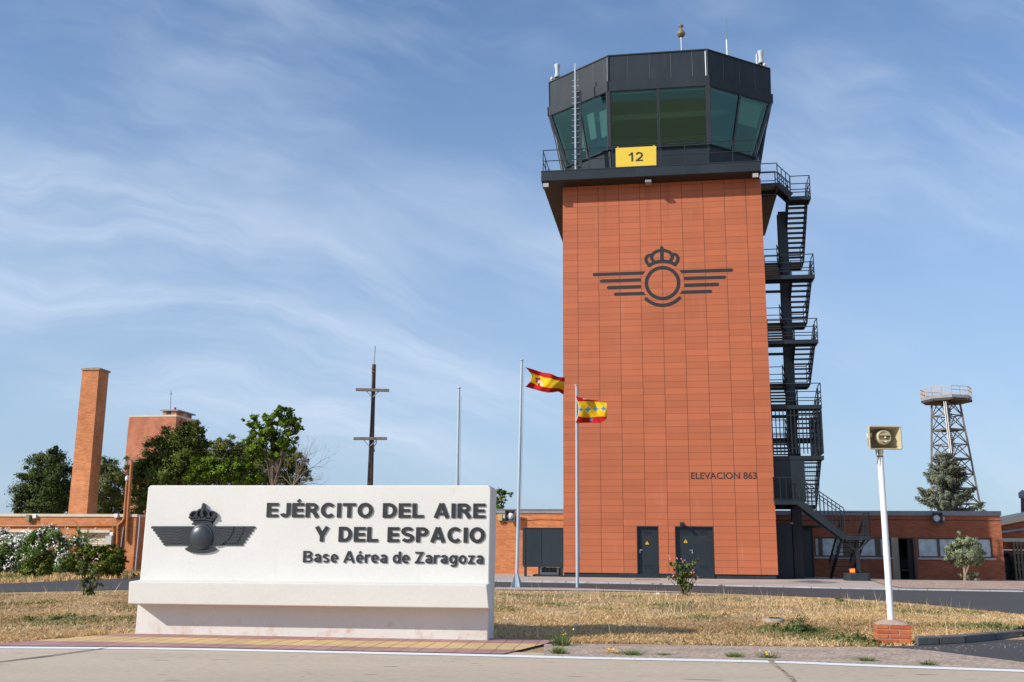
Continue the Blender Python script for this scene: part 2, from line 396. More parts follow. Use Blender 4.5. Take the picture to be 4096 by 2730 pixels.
def thing(name, label, cat, fr=FW, at=(0, 0, 0), group=None):
    """Empty at the thing's base; at = (t, n, z) in its frame. Parts are then drawn in (t, -n, z) of that frame"""
    o = bpy.data.objects.new(name, None); o.empty_display_size = .2; COL.objects.link(o)
    o.location = fr.w(*at); o.rotation_euler = (0, 0, fr.yaw)
    OFF[o.name] = (at[0], -at[1], at[2])
    return tag(o, label, cat, group)
def wthing(name, label, cat, p, group=None): return thing(name, label, cat, FW, (p[0], -p[1], p[2]), group)
def struct(o): o['kind'] = 'structure'; return o
def arc(cx, cz, r, a0, a1, n=24, rz=None):
    return [(cx + r * math.cos(R_(a0 + (a1 - a0) * i / n)), cz + (rz or r) * math.sin(R_(a0 + (a1 - a0) * i / n))) for i in range(n + 1)]

def text_geo(txt, bold=0., space=1.0):
    c = bpy.data.curves.new('lettering_curve', 'FONT'); c.body = txt; c.size = 1; c.offset = bold; c.space_character = space
    c.extrude = .5; c.resolution_u = 4
    o = bpy.data.objects.new('lettering_curve', c); COL.objects.link(o); bpy.context.view_layer.update()
    dg = bpy.context.evaluated_depsgraph_get(); me = bpy.data.meshes.new_from_object(o.evaluated_get(dg))
    V = np.array([tuple(v.co) for v in me.vertices]); Fc = [tuple(p.vertices) for p in me.polygons]
    bpy.data.objects.remove(o); bpy.data.curves.remove(c); bpy.data.meshes.remove(me)
    return V, Fc
def lettering(mb, txt, x0, x1, zb, cap, y0, y1, bold=0., space=1.0, mi=0):
    """flat-backed letters: x from x0 to x1, baseline zb, capital height cap, from y0 (front) to y1 (back)"""
    E, _ = text_geo('E', bold); h = E[:, 1].max() - E[:, 1].min(); b0 = E[:, 1].min()
    V, Fc = text_geo(txt, bold, space); a, b = V[:, 0].min(), V[:, 0].max()
    kx = (x1 - x0) / (b - a); kz = cap / h; zmid = .5
    P = [(x0 + (p[0] - a) * kx, (y0 + y1) / 2 - p[2] * (y1 - y0) * 1.0, zb + (p[1] - b0) * kz) for p in V]
    return mb.add(P, Fc, mi)

def heavy(mb, txt, x0, x1, zb, cap, y0, y1, w=.235, gap=.115, mi=0, word=.36):
    """heavy grotesque capitals and digits made of butt-ended strokes; unit = capital height"""
    h = w / 2; K = w * .86; k = K / 2
    A_ = lambda cx, cz, rx, rz, a0, a1, n=14: [(cx + rx * math.cos(R_(a0 + (a1 - a0) * i / n)), cz + rz * math.sin(R_(a0 + (a1 - a0) * i / n))) for i in range(n + 1)]
    def G(c):
        bar = lambda z, L: ([(h, z), (L, z)], K)
        if c in 'EÉ': return .70, [([(h, 0), (h, 1)], w), bar(k, .70), bar(.5, .66), bar(1 - k, .70)] + ([([(.30, 1.08), (.46, 1.24)], .15)] if c == 'É' else [])
        if c == 'L': return .66, [([(h, 0), (h, 1)], w), bar(k, .66)]
        if c == 'I': return w, [([(h, 0), (h, 1)], w)]
        if c == 'T': return .76, [([(.38, 0), (.38, 1 - K)], w), ([(0, 1 - k), (.76, 1 - k)], K)]
        if c == 'J': return .62, [([(.62 - h, 1)] + [(.62 - h, .34)] + A_(.31, .31, .31 - h, .31 - k, 0, -165), w)]
        if c == 'O': return .92, [(A_(.46, .5, .46 - h, .515 - k, 0, 360, 40), w * .97)]
        if c == 'C': return .86, [(A_(.46, .5, .46 - h, .515 - k, 42, 318, 34), w * .97)]
        if c == 'D': return .82, [([(h, 0), (h, 1)], w), ([(h, k), (.38, k)] + A_(.38, .5, .44 - h, .5 - k, -90, 90, 20) + [(h, 1 - k)], w * .93)]
        if c in 'PR':
            L = [([(h, 0), (h, 1)], w), ([(h, 1 - k), (.42, 1 - k)] + A_(.42, .70, .33 - h, .30 - k, 90, -90, 16) + [(h, .40 + k)], K)]
            if c == 'R': L.append(([(.38, .46), (.52, .36), (.72, 0)], w))
            return (.80 if c == 'R' else .74), L
        if c == 'A': return .92, [([(h * .98, 0), (.46 - .01, 1)], w * .98), ([(.92 - h * .98, 0), (.46 + .01, 1)], w * .98), ([(.24, .28), (.68, .28)], K * .85), ([(.36, 1 - .09), (.56, 1 - .09)], .18)]
        if c == 'Y': return .90, [([(.45, 0), (.45, .44)], w), ([(h * 1.02, 1), (.45, .40)], w * 1.0), ([(.90 - h * 1.02, 1), (.45, .40)], w * 1.0)]
        if c == 'S': return .80, [(A_(.40, .715, .40 - h, .30 - k, 25, 270, 20) + A_(.40, .285, .40 - h, .30 - k, 90, -155, 20)[1:], w * .93)]
        Xh = .735; xk = Xh / 2
        if c == 'B': return .78, [([(h, 0), (h, 1)], w), ([(h, k), (.44, k)] + A_(.44, .28, .34 - h, .28 - k, -90, 90, 14) + [(h, .56 - k)], K), ([(h, .52), (.42, .52)] + A_(.42, .755, .30 - h, .245 - k, -90, 90, 14) + [(h, 1 - k)], K)]
        if c == 'Z': return .70, [([(0, k), (.70, k)], K), ([(.02, 1 - k), (.68, 1 - k)], K), ([(.58, .97), (.12, .03)], w)]
        if c == 'z': return .54, [([(0, k * .9), (.54, k * .9)], K * .9), ([(.02, Xh - k * .9), (.53, Xh - k * .9)], K * .9), ([(.43, Xh - .03), (.11, .03)], w)]
        if c == 'o': return .62, [(A_(.31, xk, .31 - h, xk + .012 - k, 0, 360, 30), w * .95)]
        if c in 'eé': return .60, [(A_(.30, xk, .30 - h, xk + .012 - k, 4, 318, 28), w * .93), ([(h, xk - .01), (.57, xk - .01)], K * .75)] + ([([(.24, .84), (.38, 1.0)], .13)] if c == 'é' else [])
        if c == 'a': return .59, [(A_(.29, .50, .28 - h, .245 - k, 160, 0, 14) + [(.57 - h, .2), (.585 - h, 0)], w), (A_(.27, .22, .265 - h, .225 - k, 0, 360, 24), w * .86)]
        if c == 's': return .55, [(A_(.275, .535, .265 - h, .21 - k * .9, 25, 270, 16) + A_(.275, .205, .275 - h, .215 - k * .9, 90, -155, 16)[1:], w * .88)]
        if c == 'r': return .41, [([(h, 0), (h, Xh)], w), (A_(.36, .44, .36 - h, .30 - k, 165, 72, 8), w * .95)]
        if c == 'd': return .64, [(A_(.305, xk, .30 - h, xk + .012 - k, 0, 360, 26), w * .95), ([(.64 - h, 0), (.64 - h, 1)], w)]
        if c == 'g': return .64, [(A_(.305, xk + .01, .30 - h, xk - k, 0, 360, 26), w * .95), ([(.64 - h, Xh), (.64 - h, .0)] + A_(.34, -.03, .30 - h, .24 - k, 0, -150, 12), w * .95)]
        if c == '1': return .50, [([(.38, 0), (.38, 1)], w), ([(0.02, .70), (.14, .74), (.25, .82), (.33, .98)], w * .8)]
        if c == '2': return .72, [(A_(.355, .67, .355 - h * .9, .335 - k, 165, -25, 18) + [(.52, .42), (.26, .22), (.12, .07)], w), ([(.0, k), (.72, k)], K)]
        return word, []
    tot = 0; L = []; wi = 0
    for c in txt: wd, st_ = G(c); L.append((tot, st_, wi)); tot += wd + gap; wi += c == ' '
    tot -= gap; kx = (x1 - x0) / tot
    i = 0
    for off, st_, wi in L:
        for P, ww in st_:
            i += 1; sub = MB(); sub.stroke([(p[0] + off, p[1]) for p in P], ww, y0 - .0004 * (i % 5), y1, mi, caps=False)
            (mb[wi] if isinstance(mb, list) else mb).merge(sub, lambda p: (x0 + p[0] * kx, p[1], zb + p[2] * cap))
    return mb

def words(ms, txt, x0, x1, *a):
    """lettering() with one mesh builder per word"""
    bold, space = a[4], a[5]; full = text_geo(txt, bold, space)[0][:, 0]; lo, hi = full.min(), full.max(); k = (x1 - x0) / (hi - lo); pre = ''
    for w_, m in zip(txt.split(), ms):
        pre += w_; e = text_geo(pre, bold, space)[0][:, 0].max(); own = text_geo(w_, bold, space)[0][:, 0]; pre += ' '
        lettering(m, w_, x0 + (e - (own.max() - own.min()) - lo) * k, x0 + (e - lo) * k, *a)
# ------------------------------------------------------------------ foliage helpers
def rand_unit(n, g):
    v = g.normal(size=(n, 3)); return v / np.linalg.norm(v, axis=1)[:, None]
NORMALS = {}
def leaves(P, size, g, up=.3, aspect=.45, out=None):
    """rhombic leaves at points P; out: directions each leaf's lit side turns to"""
    n = len(P); d = rand_unit(n, g); d[:, 2] += up; d /= np.linalg.norm(d, axis=1)[:, None]
    a = np.cross(d, rand_unit(n, g)); a /= np.linalg.norm(a, axis=1)[:, None] + 1e-9
    s = size * g.uniform(.6, 1.4, n)[:, None]; w = a * s * aspect / 2; l = d * s
    V = np.stack([P - l * .5, P + w, P + l * .5, P - w], 1)
    if out is not None:
        gn = np.cross(V[:, 1] - V[:, 0], V[:, 3] - V[:, 0]); fl = (gn * out).sum(1) < 0; V[fl] = V[fl][:, ::-1]
        NORMALS[n] = np.repeat(out, 4, axis=0)
    return V.reshape(-1, 3), np.arange(4 * n).reshape(n, 4)
LEAF_K = 15.0
def crown(blobs, per, size, seed, clump=.28, up=.3, aspect=.45, shell=.55):
    """blobs: (centre, (rx, ry, rz)); leaves gathered in clumps that sit mostly near each blob's surface"""
    g = np.random.default_rng(seed); Vs, Ns = [], []
    for c, r in blobs:
        c = np.array(c, float); r = np.array(r, float) * np.ones(3)
        area = (r.prod()) ** (2 / 3)
        nc = max(6, int(area * 22)); u = rand_unit(nc, g)
        rad = (shell + (1.04 - shell) * g.uniform(0, 1, nc) ** .6) * (1 + .13 * g.normal(size=nc))
        cc = c + u * r * rad[:, None]
        k = max(3, int(LEAF_K * per * area / nc))
        cs = clump * 2.5 * r.mean() * g.uniform(.55, 1.35, nc)
        off = g.normal(size=(nc, k, 3)) * .42 * cs[:, None, None] * np.array([1, 1, .72])
        P = (cc[:, None] + off).reshape(-1, 3); Vs.append(P)
        o_ = off / (np.linalg.norm(off, axis=2)[..., None] + 1e-6) * .45 + u[:, None] * 1.15 + g.normal(size=off.shape) * .22; o_[..., 2] += .2; o_ = o_.reshape(-1, 3); Ns.append(o_ / np.linalg.norm(o_, axis=1)[:, None])
    P = np.concatenate(Vs); return leaves(P, size, g, up, aspect, np.concatenate(Ns))
def branchy(mb, p, d, L, r, depth, g, spread=.6, mi=0, up=.15):
    """a limb that forks"""
    d = np.array(d, float); d /= np.linalg.norm(d); pts = [np.array(p, float)]; rs = [r]
    for i in range(3):
        d = d + g.normal(size=3) * .14 + np.array([0, 0, up * .3]); d /= np.linalg.norm(d)
        pts.append(pts[-1] + d * L / 3); rs.append(r * (1 - .13 * (i + 1)))
    mb.tube(pts, rs, 6 if depth > 1 else 4, mi, caps=False)
    if depth > 0:
        for k in range(g.integers(2, 4)):
            e = d + g.normal(size=3) * spread; e[2] += up
            branchy(mb, pts[-1 - (k % 2)], e, L * g.uniform(.55, .8), rs[-1] * .72, depth - 1, g, spread, mi, up)
def leafmat(name, rgb, island=.45, rough=.6, trans=.18):
    return mat(name, rgb, rough, island=island, trans=trans, spec=.08)
l_pine = leafmat('pine_needles', (.115, .148, .030), .5, .7, .08)
l_pine2 = leafmat('pine_needles_lighter', (.150, .175, .045), .5, .7, .08)
l_rob = leafmat('fresh_green_leaf', (.145, .225, .025), .45, .55, .3)
l_ole = leafmat('oleander_leaf', (.12, .185, .05), .5, .5, .15)
l_hedge = leafmat('hedge_leaf', (.13, .165, .025), .5, .6, .15)
l_rose = leafmat('rose_leaf', (.15, .195, .05), .5, .5, .15)
l_olive = leafmat('olive_leaf', (.33, .38, .22), .4, .55, .1)
l_spruce = leafmat('blue_spruce_needles', (.18, .21, .15), .45, .7, .05)
l_cone = leafmat('spruce_cone', (.26, .13, .07), .3, .8, 0)
l_wflower = leafmat('white_petal', (.88, .85, .78), .12, .6, .2)
l_pink = leafmat('pink_petal', (.80, .32, .34), .35, .6, .25)
l_straw = leafmat('dry_grass_blade', (.64, .43, .205), .45, .8, .15)
l_straw2 = leafmat('bleached_grass_blade', (.68, .52, .31), .35, .8, .15)
l_weed = leafmat('green_weed_leaf', (.13, .175, .06), .5, .7, .2)
l_grass = leafmat('green_grass_blade', (.17, .23, .07), .4, .7, .25)

# ------------------------------------------------------------------ setting: ground, roads, pavements
m_soil = mat('dry_verge_soil', (.44, .295, .15), .95, var=.3, vscale=1.1, fine=.45, fscale=14, bump=.8, bscale=22, dirt=((.24, .15, .08), .55, .48, .68, .7))
m_croad = mat('beige_concrete_road', (.51, .41, .30), .85, var=.08, vscale=.5, fine=.16, fscale=20, bump=.15, bscale=60, dirt=((.38, .31, .25), 1.3, .55, .8, .35), stretch=(.45, 1.6, 1), spots=[((.10, .095, .09), 1.6, .70, .72, .8, (1.1, 5.5, 1)), ((.62, .53, .43), .8, .60, .78, .35, (.12, 3.0, 1)), ((.30, .25, .21), .9, .64, .80, .35, (.10, 2.6, 1)), ((.16, .14, .12), 9, .70, .74, .7, (1, 2, 1))])
m_asph = mat('dark_asphalt', (.060, .054, .053), .85, var=.12, vscale=.6, fine=.35, fscale=35, bump=.3, bscale=60, stretch=(.4, 1.3, 1))
m_worn = mat('worn_gravelly_asphalt', (.43, .325, .25), .95, var=.22, vscale=2.2, fine=.5, fscale=17, bump=.6, bscale=45, dirt=((.16, .12, .09), 2.2, .55, .75, .5))
m_line = mat('white_road_paint', (.84, .83, .80), .7, fine=.05, fscale=20, dirt=((.52, .45, .38), 3.0, .60, .74, .7))
m_walk = mat('pinkish_concrete_walk', (.46, .37, .31), .9, var=.08, vscale=.8, fine=.2, fscale=25)
m_kerb = mat('grey_concrete_kerb', (.36, .37, .38), .85, var=.2, vscale=1.4, fine=.1, fscale=20)
m_kerbo = mat('old_dark_kerb', (.12, .115, .11), .9, var=.25, vscale=2, fine=.15, fscale=20, bump=.3)
m_gravel = mat('pink_gravel', (.42, .29, .22), .95, fine=.55, fscale=14, var=.2, vscale=3, bump=1, bscale=16)
m_tar = mat('black_joint_tar', (.035, .033, .032), .7, var=.3, vscale=4, bump=.4, dirt=((.3, .24, .18), 5, .60, .72, .35))
m_crumb = mat('crumbled_joint_filler', (.36, .28, .20), .95, var=.4, vscale=6, fine=.4, fscale=30, bump=.8, dirt=((.08, .06, .05), 7, .5, .62, .8))

def grid_mesh(xs, ys, zf, name, m):
    Xg, Yg = np.meshgrid(xs, ys); Z = zf(Xg, Yg); V = np.stack([Xg, Yg, Z], -1).reshape(-1, 3)
    nx, ny = len(xs), len(ys); i = np.arange(nx * ny).reshape(ny, nx)
    Fq = np.stack([i[:-1, :-1], i[:-1, 1:], i[1:, 1:], i[1:, :-1]], -1).reshape(-1, 4)
    return np_mesh(name, V, Fq, m, smooth=True)
xs = np.concatenate([[-3000, -900, -300, -100, -60], np.arange(-40, 40, .45), [60, 100, 300, 900, 3000]])
ys = np.concatenate([[-900, -200, -40, 0, 8], np.arange(11, 60, .45), [65, 75, 100, 160, 300, 900, 4000]])
struct(grid_mesh(xs, ys, lambda x, y: gz(x, y), 'ground', m_soil))

def ribbon(name, near, far, z, m, nsub=6, seg=1.0):
    """a sheet between two lines of (x, y) points given as callables over 0..1; z(x, y)"""
    def sample(P, k):
        P = np.array(P, float); d = np.r_[0, np.cumsum(np.linalg.norm(np.diff(P, axis=0), axis=1))]; u = np.linspace(0, d[-1], k)
        return np.stack([np.interp(u, d, P[:, i]) for i in (0, 1)], 1)
    L = max(np.linalg.norm(np.diff(np.array(near, float), axis=0), axis=1).sum(), 1); k = max(2, int(L / seg))
    A, B = sample(near, k), sample(far, k); w = np.linspace(0, 1, nsub)[:, None, None]
    P = A[None] * (1 - w) + B[None] * w; Z = z(P[..., 0], P[..., 1]) if callable(z) else np.full(P.shape[:2], z)
    V = np.concatenate([P, Z[..., None]], -1).reshape(-1, 3); i = np.arange(nsub * k).reshape(nsub, k)
    Fq = np.stack([i[:-1, :-1], i[:-1, 1:], i[1:, 1:], i[1:, :-1]], -1).reshape(-1, 4)
    return np_mesh(name, V, Fq, m, smooth=True)
xy = lambda P, z=None: [tuple(gp(a, b, z)[:2]) for a, b in P]
LINE = [(0, 1489), (248, 1490.4), (402, 1491.8), (804, 1500.5), (1068, 1506), (1321, 1512.5), (1774, 1521.5), (1982, 1530), (2353, 1543)]
lc = xy(LINE, ZR)
def extend(P, l, r):
    P = [np.array(p) for p in P]; a = P[0] - (P[2] - P[0]) / np.linalg.norm(P[2] - P[0]) * l; b = P[-1] + (P[-1] - P[-3]) / np.linalg.norm(P[-1] - P[-3]) * r
    return [tuple(a)] + [tuple(p) for p in P] + [tuple(b)]
lc = extend(lc, 60, 60); sh = lambda P, d: [(x, y + d) for x, y in P]
struct(ribbon('concrete_road', sh(lc, -34), sh(lc, .55), ZR, m_croad, 3))
struct(ribbon('road_line', sh(lc, -.135), sh(lc, .135), ZR + .005, m_line, 2, .5))
# black tar joint on the left, crumbling filler joint on the right
j1 = xy([(-60, 1532), (0, 1522.5), (60, 1515), (120, 1508), (170, 1500.5), (235, 1492), (249, 1489.3)], ZR)
struct(ribbon('tar_joint', [(x, y - .075 - .025 * math.sin(x * 9)) for x, y in j1], [(x, y + .06) for x, y in j1], ZR + .009, m_tar, 2, .12))
j2 = xy([(1771, 1520), (1783, 1530), (1800, 1544), (1812, 1556), (1826, 1570), (1850, 1595)], ZR)
struct(ribbon('filler_joint', [(x - .03 - .015 * math.sin(y * 25), y) for x, y in j2], [(x + .03 + .015 * math.sin(y * 31), y) for x, y in j2], ZR + .009, m_crumb, 2, .06))

# tiled pavement: rows of dull red and yellow tiles along the road
def pavemat():
    m = bpy.data.materials.new('red_and_yellow_paving'); m.use_nodes = True; t = m.node_tree; b = t.nodes['Principled BSDF']
    tcn = t.nodes.new('ShaderNodeTexCoord'); x, y, z = sep(t, tcn.outputs['Object']); b.inputs['Roughness'].default_value = .85
    wob = (noise(t, tcn.outputs['Object'], 2, 2) - .5) * .05
    yy = y + wob
    k = .235; fx = (x + wob) / k; fx = fx - fx.op('FLOOR'); row = yy.smooth(.445, .46) * yy.smooth(1.34, 1.325)
    n1 = noise(t, tcn.outputs['Object'], 3, 5).smooth(.2, .8) * .3 + .85; ids = ((x / k).op('FLOOR') * 7.13).op('SINE') * .07 + 1; n1 = n1 * ids
    c = mixc(t, row, (.40, .215, .20), (.64, .43, .19)); c = mixc(t, 1.0, c, comb(t, n1, n1, n1), 'MULTIPLY')
    jn = fx.smooth(.11, .02) * .85; jy = ((yy - .45).op('ABSOLUTE').smooth(.02, .0) + (yy - 1.33).op('ABSOLUTE').smooth(.02, .0) + (yy - .89).op('ABSOLUTE').smooth(.013, .0) * .6 + (yy - 1.77).op('ABSOLUTE').smooth(.02, 0)).clamp() * .45
    c = mixc(t, (jn + jy).clamp(), c, (.12, .075, .055))
    c = mixc(t, noise(t, tcn.outputs['Object'], 1.6, 6, .7).smooth(.56, .75) * .5, c, (.40, .30, .19))
    t.links.new(c, b.inputs['Base Color']); return m
m_pave = pavemat()
pv = [gp(a, b, ZR) for a, b in [(-40, 1484), (60, 1477), (130, 1470), (215, 1462.5), (300, 1458), (330, 1458), (1134, 1469), (1215, 1471.5), (1282, 1472), (1240, 1506.5)]]
pl = [FR.loc(p) for p in pv]; e0 = FR.loc((*lc[0], 0))
mbp = MB()
# strips across so that the near edge follows the white line
far = [(p[0], -p[1]) for p in pl[:-1]]; 
def near_y(t):
    P = [FR.loc((x, y + .15, 0)) for x, y in lc]; return float(np.interp(t, [p[0] for p in P], [-p[1] for p in P]))
ts = np.arange(far[0][0], far[-1][0], .4).tolist() + [far[-1][0]]
for a, b in zip(ts[:-1], ts[1:]):
    fa, fb = (float(np.interp(q, [p[0] for p in far], [p[1] for p in far])) for q in (a, b))
    cut = far[-1][0] - .45
    na, nb = near_y(a), near_y(b)
    if b > cut:                                # slanted right-hand end
        na = max(na, na + (a - cut) * (fa - na) / .45) if a > cut else na; nb = nb + (b - cut) * (fb - nb) / .45
    mbp.add([(a, na, ZR + .012), (b, nb, ZR + .012), (b, fb, ZR + .012), (a, fa, ZR + .012)], [(0, 1, 2, 3)])
po = mbp.build('pavement', m_pave); po.location = FR.o; po.rotation_euler = (0, 0, FR.yaw); struct(po)
# worn strip between the white line and the grass, then dark asphalt at the right
ws_n = [p for p in lc if p[0] > pv[-1][0] - .3]
ws_f = xy([(1250, 1481), (1400, 1482), (1600, 1485), (1900, 1489), (2020, 1489), (2120, 1494), (2230, 1508), (2353, 1523), (2480, 1540)], ZR)
struct(ribbon('worn_strip', sh([(pv[-1][0] + .05, np.interp(pv[-1][0], [q[0] for q in lc], [q[1] for q in lc]))] + ws_n[:-1] + [(ws_f[-1][0] + .3, ws_f[-1][1] - .5)], .15), ws_f, lambda x, y: ZR + .006 + 0 * x, m_worn, 4, .3))
as_f = xy([(2020, 1488), (2100, 1488), (2112, 1483), (2160, 1479), (2230, 1475), (2300, 1469), (2353, 1464), (2480, 1452)], ZR - .01)
as_n = xy([(2015, 1490), (2060, 1490), (2120, 1494), (2170, 1501), (2230, 1508), (2290, 1515), (2353, 1523), (2480, 1540)], ZR)
struct(ribbon('asphalt_apron', as_n, as_f, ZR + .003, m_asph, 4, .3))
# dry kerb beside the apron
kp = [gp(a, b, ZR) for a, b in [(2109, 1484.5), (2160, 1482), (2220, 1479), (2290, 1472), (2353, 1466.5), (2480, 1454)]]
kb = MB()
for a, b in zip(kp[:-1], kp[1:]):
    a2, b2 = np.array([.05, .24, 0]), np.array([.05, .24, 0])
    g_ = .006 * (b - a) / np.linalg.norm(b - a)
    p, q = a + g_, b - g_
    kb.hexa([p, q, q + b2, p + a2, p + [.01, .03, .11], q + [.01, .03, .11], q + b2 + [0, 0, .115], p + a2 + [0, 0, .115]])
struct(kb.build('apron_kerb', m_kerbo, bevel=.015))

# side road with kerb, in front of the tower
near = xy([(-300, 1372), (-60, 1366), (0, 1362.5), (60, 1361), (150, 1359.5), (290, 1356), (700, 1352.5), (1140, 1350), (1330, 1353), (1500, 1359), (1700, 1366), (1900, 1374), (2050, 1383), (2200, 1397), (2353, 1413), (2480, 1428), (2700, 1460)])
KB = [(1050, 1336), (1140, 1337.5), (1300, 1340), (1500, 1343.5), (1600, 1346), (1800, 1350.5), (2000, 1355), (2200, 1358.5), (2353, 1361), (2600, 1366), (2900, 1371)]
farb = xy([(-300, 1352), (-60, 1346), (0, 1343), (100, 1338), (180, 1334), (300, 1330.5), (420, 1330), (700, 1332)] + KB)
struct(ribbon('side_road', near, farb, lambda x, y: np.maximum(gz(x, y), .384) + .010, m_asph, 26, .6))
apr = xy([(1139, 1351), (1330, 1353.5), (1450, 1358), (1570, 1362)]); apf = xy([(1139, 1356.5), (1330, 1359), (1450, 1361), (1570, 1364)])
struct(ribbon('concrete_edging', apf, apr, lambda x, y: np.maximum(gz(x, y), .384) + .022, m_walk, 2, .5))
kl = xy(KB, .394)
kf = [FT.loc((x, y, 0)) for x, y in kl]
kb = MB(); km = MB()
acc = 0
for (ax, ay), (bx, by) in zip(kl[:-1], kl[1:]):
    L = math.hypot(bx - ax, by - ay); k = max(1, round(L / 1.0))
    for i in range(k):
        a = np.array([ax + (bx - ax) * i / k, ay + (by - ay) * i / k, .36]); b = np.array([ax + (bx - ax) * (i + 1) / k, ay + (by - ay) * (i + 1) / k, .36])
        d = (b - a) / np.linalg.norm(b - a); nn = np.array([-d[1], d[0], 0]); a, b = a + d * .007, b - d * .007
        za = sz(*FT.loc(a)[:2]) + .003; zb = sz(*FT.loc(b)[:2]) + .003
        U_ = lambda p, z: np.array([p[0], p[1], z])
        kb.hexa([a, b, b + nn * .15, a + nn * .15, U_(a + nn * .02, za), U_(b + nn * .02, zb), U_(b + nn * .15, zb), U_(a + nn * .15, za)])
struct(kb.build('yard_kerb', m_kerb, bevel=.012))
# mortar showing between the kerb stones
struct(ribbon('kerb_bedding', sh(kl, .02), sh(kl, .14), lambda x, y: np.array([[float(sz(*FT.loc((a, b, 0))[:2])) - .004 for a, b in zip(r1, r2)] for r1, r2 in zip(x, y)]), m_coping, 2, .5))
# paved yard up to and behind the buildings, gravel bed at its right
def yard(t0, t1, dz, m, name, nback):
    tsn = np.linspace(t0, t1, 40); ns = [p[1] for p in kf]; tk = [p[0] for p in kf]
    V, Fq = [], []
    rows = 14
    for t in tsn:
        n0 = float(np.interp(t, tk, ns)) - .1
        for j in range(rows):
            n = n0 + (nback - n0) * j / (rows - 1); p = FT.w(t, n, float(sz(t, n)) + dz); V.append(p)
    for i in range(len(tsn) - 1):
        for j in range(rows - 1):
            a = i * rows + j; Fq.append((a, a + rows, a + rows + 1, a + 1))
    return struct(np_mesh(name, np.array(V), np.array(Fq), m, smooth=True))
yard(kf[0][0], kf[-1][0], 0, m_walk, 'paved_yard', -9.2)
yard(FT.loc(gp(2045, 1345, .5))[0], kf[-1][0], .025, m_gravel, 'gravel_bed', -8.75)

# ------------------------------------------------------------------ control tower
TZ0 = .755                                    # bottom edge of the cladding
T = lambda t, n, z: (t, -n, z)
def tb(mb, t0, t1, n0, n1, z0, z1, mi=0): return mb.box((t0, -n0, z0), (t1, -n1, z1), mi)
TL, TR = -5.246, 4.241; DZ = 0.
ZT = 19.215                                   # top of cladding
tower = thing('control_tower', 'terracotta clad control tower with dark glazed octagonal cab on top', 'control tower', FT, (-.5, 0, TZ0 - .19))
D1 = (-1.915, -.945, 2.846); D2 = (-.205, 1.49, 2.846)
def cl_panel():
    m = MB(); zd = D1[2]
    xs_ = [TL, D1[0], D1[1], D2[0], D2[1], TR]
    tb(m, TL, TR, 0, -.13, zd, ZT)
    for a, b in ((0, 1), (2, 3), (4, 5)): tb(m, xs_[a], xs_[b], 0, -.13, TZ0, zd - .0015)
    tb(m, TL, TL + .13, -.13, -8, TZ0, ZT); tb(m, TR - .13, TR, -.13, -8, TZ0, ZT); tb(m, TL + .13, TR - .13, -7.87, -8, TZ0, ZT)
    return m
cl_panel().build('cladding', m_tile, tower)
m = MB(); tb(m, TL + .02, TR - .08, -.06, -7.8, TZ0 - .24, TZ0 - .001); tb(m, TL + .16, TR - .16, -.3, -7.8, TZ0 + .001, 3.6)
tb(m, -2.72, -1.93, .02, -.055, TZ0 - .2, TZ0 - .01); tb(m, D1[1] + .02, D2[0] - .01, .0, -.055, TZ0 - .2, TZ0 - .03)
m.build('plinth', m_darkp, tower)
# painted emblem: ring, crown, wings
CT, CZ = -.505, 14.195
EM = lambda y: dict(y0=-y, y1=.0)
m = MB(); rg = arc(CT, CZ, .757, 0, 360, 64); m.stroke(rg, .165, -.008, -.001, caps=False)
em = m.build('emblem', m_letter, tower)
m = MB(); m.stroke(arc(CT, CZ, 1.085, 224, 316, 28), .165, -.008, -.001); m.build('smile_arc', m_letter, em)
m = MB(); m.stroke(arc(CT, CZ, 1.075, 125, 55, 24), .165, -.0080, -.001)
dome = [(CT - .40, CZ + 1.10)] + [(CT + .49 * math.cos(R_(a)), CZ + 1.27 + .345 * math.sin(R_(a))) for a in range(190, -11, -10)] + [(CT + .40, CZ + 1.10)]
m.stroke(dome, .155, -.0095, -.001); m.stroke([(CT, CZ + 1.09), (CT, CZ + 1.74)], .165, -.011, -.001)
for s_ in (-1, 1):
    lp = [(CT + s_ * x, CZ + z) for x, z in ((.60, .90), (.68, .98), (.745, 1.10), (.755, 1.22), (.71, 1.33), (.63, 1.39), (.53, 1.40))]
    m.stroke(lp, .15, -.0125, -.001)
m.build('crown', m_letter, em)
for s_ in (-1, 1):
    m = MB()
    for i, (tip, z) in enumerate(((3.30, 14.72), (2.965, 14.385), (2.63, 14.05), (2.30, 13.715))):
        w = .163; e = 1.03
        zz = [z - w / 2 + w * k / 6 for k in range(7)]
        inn = [(CT + s_ * math.sqrt(max(e * e - (q - CZ) ** 2, .01)), q) for q in zz]
        if i in (0, 3): inn = [(CT + s_ * (.80 + (.11 if i == 0 else .10) * ((zz[-1] - q) / w if i == 0 else (q - zz[0]) / w)), q) for q in zz]
        tipc = [(CT + s_ * (tip - w / 2 + w / 2 * math.sin(math.pi * k / 10)), z + w / 2 * math.cos(math.pi * k / 10)) for k in range(11)]
        m.prism(inn + tipc, -.008, -.001)
    m.build('wing', m_letter, em)
ms = [MB(), MB()]; words(ms, 'ELEVACION 863', .585, 3.49, 4.963, .285, -.008, -.001, .006, 1.0)
for m in ms: m.build('lettering', m_letter, tower)

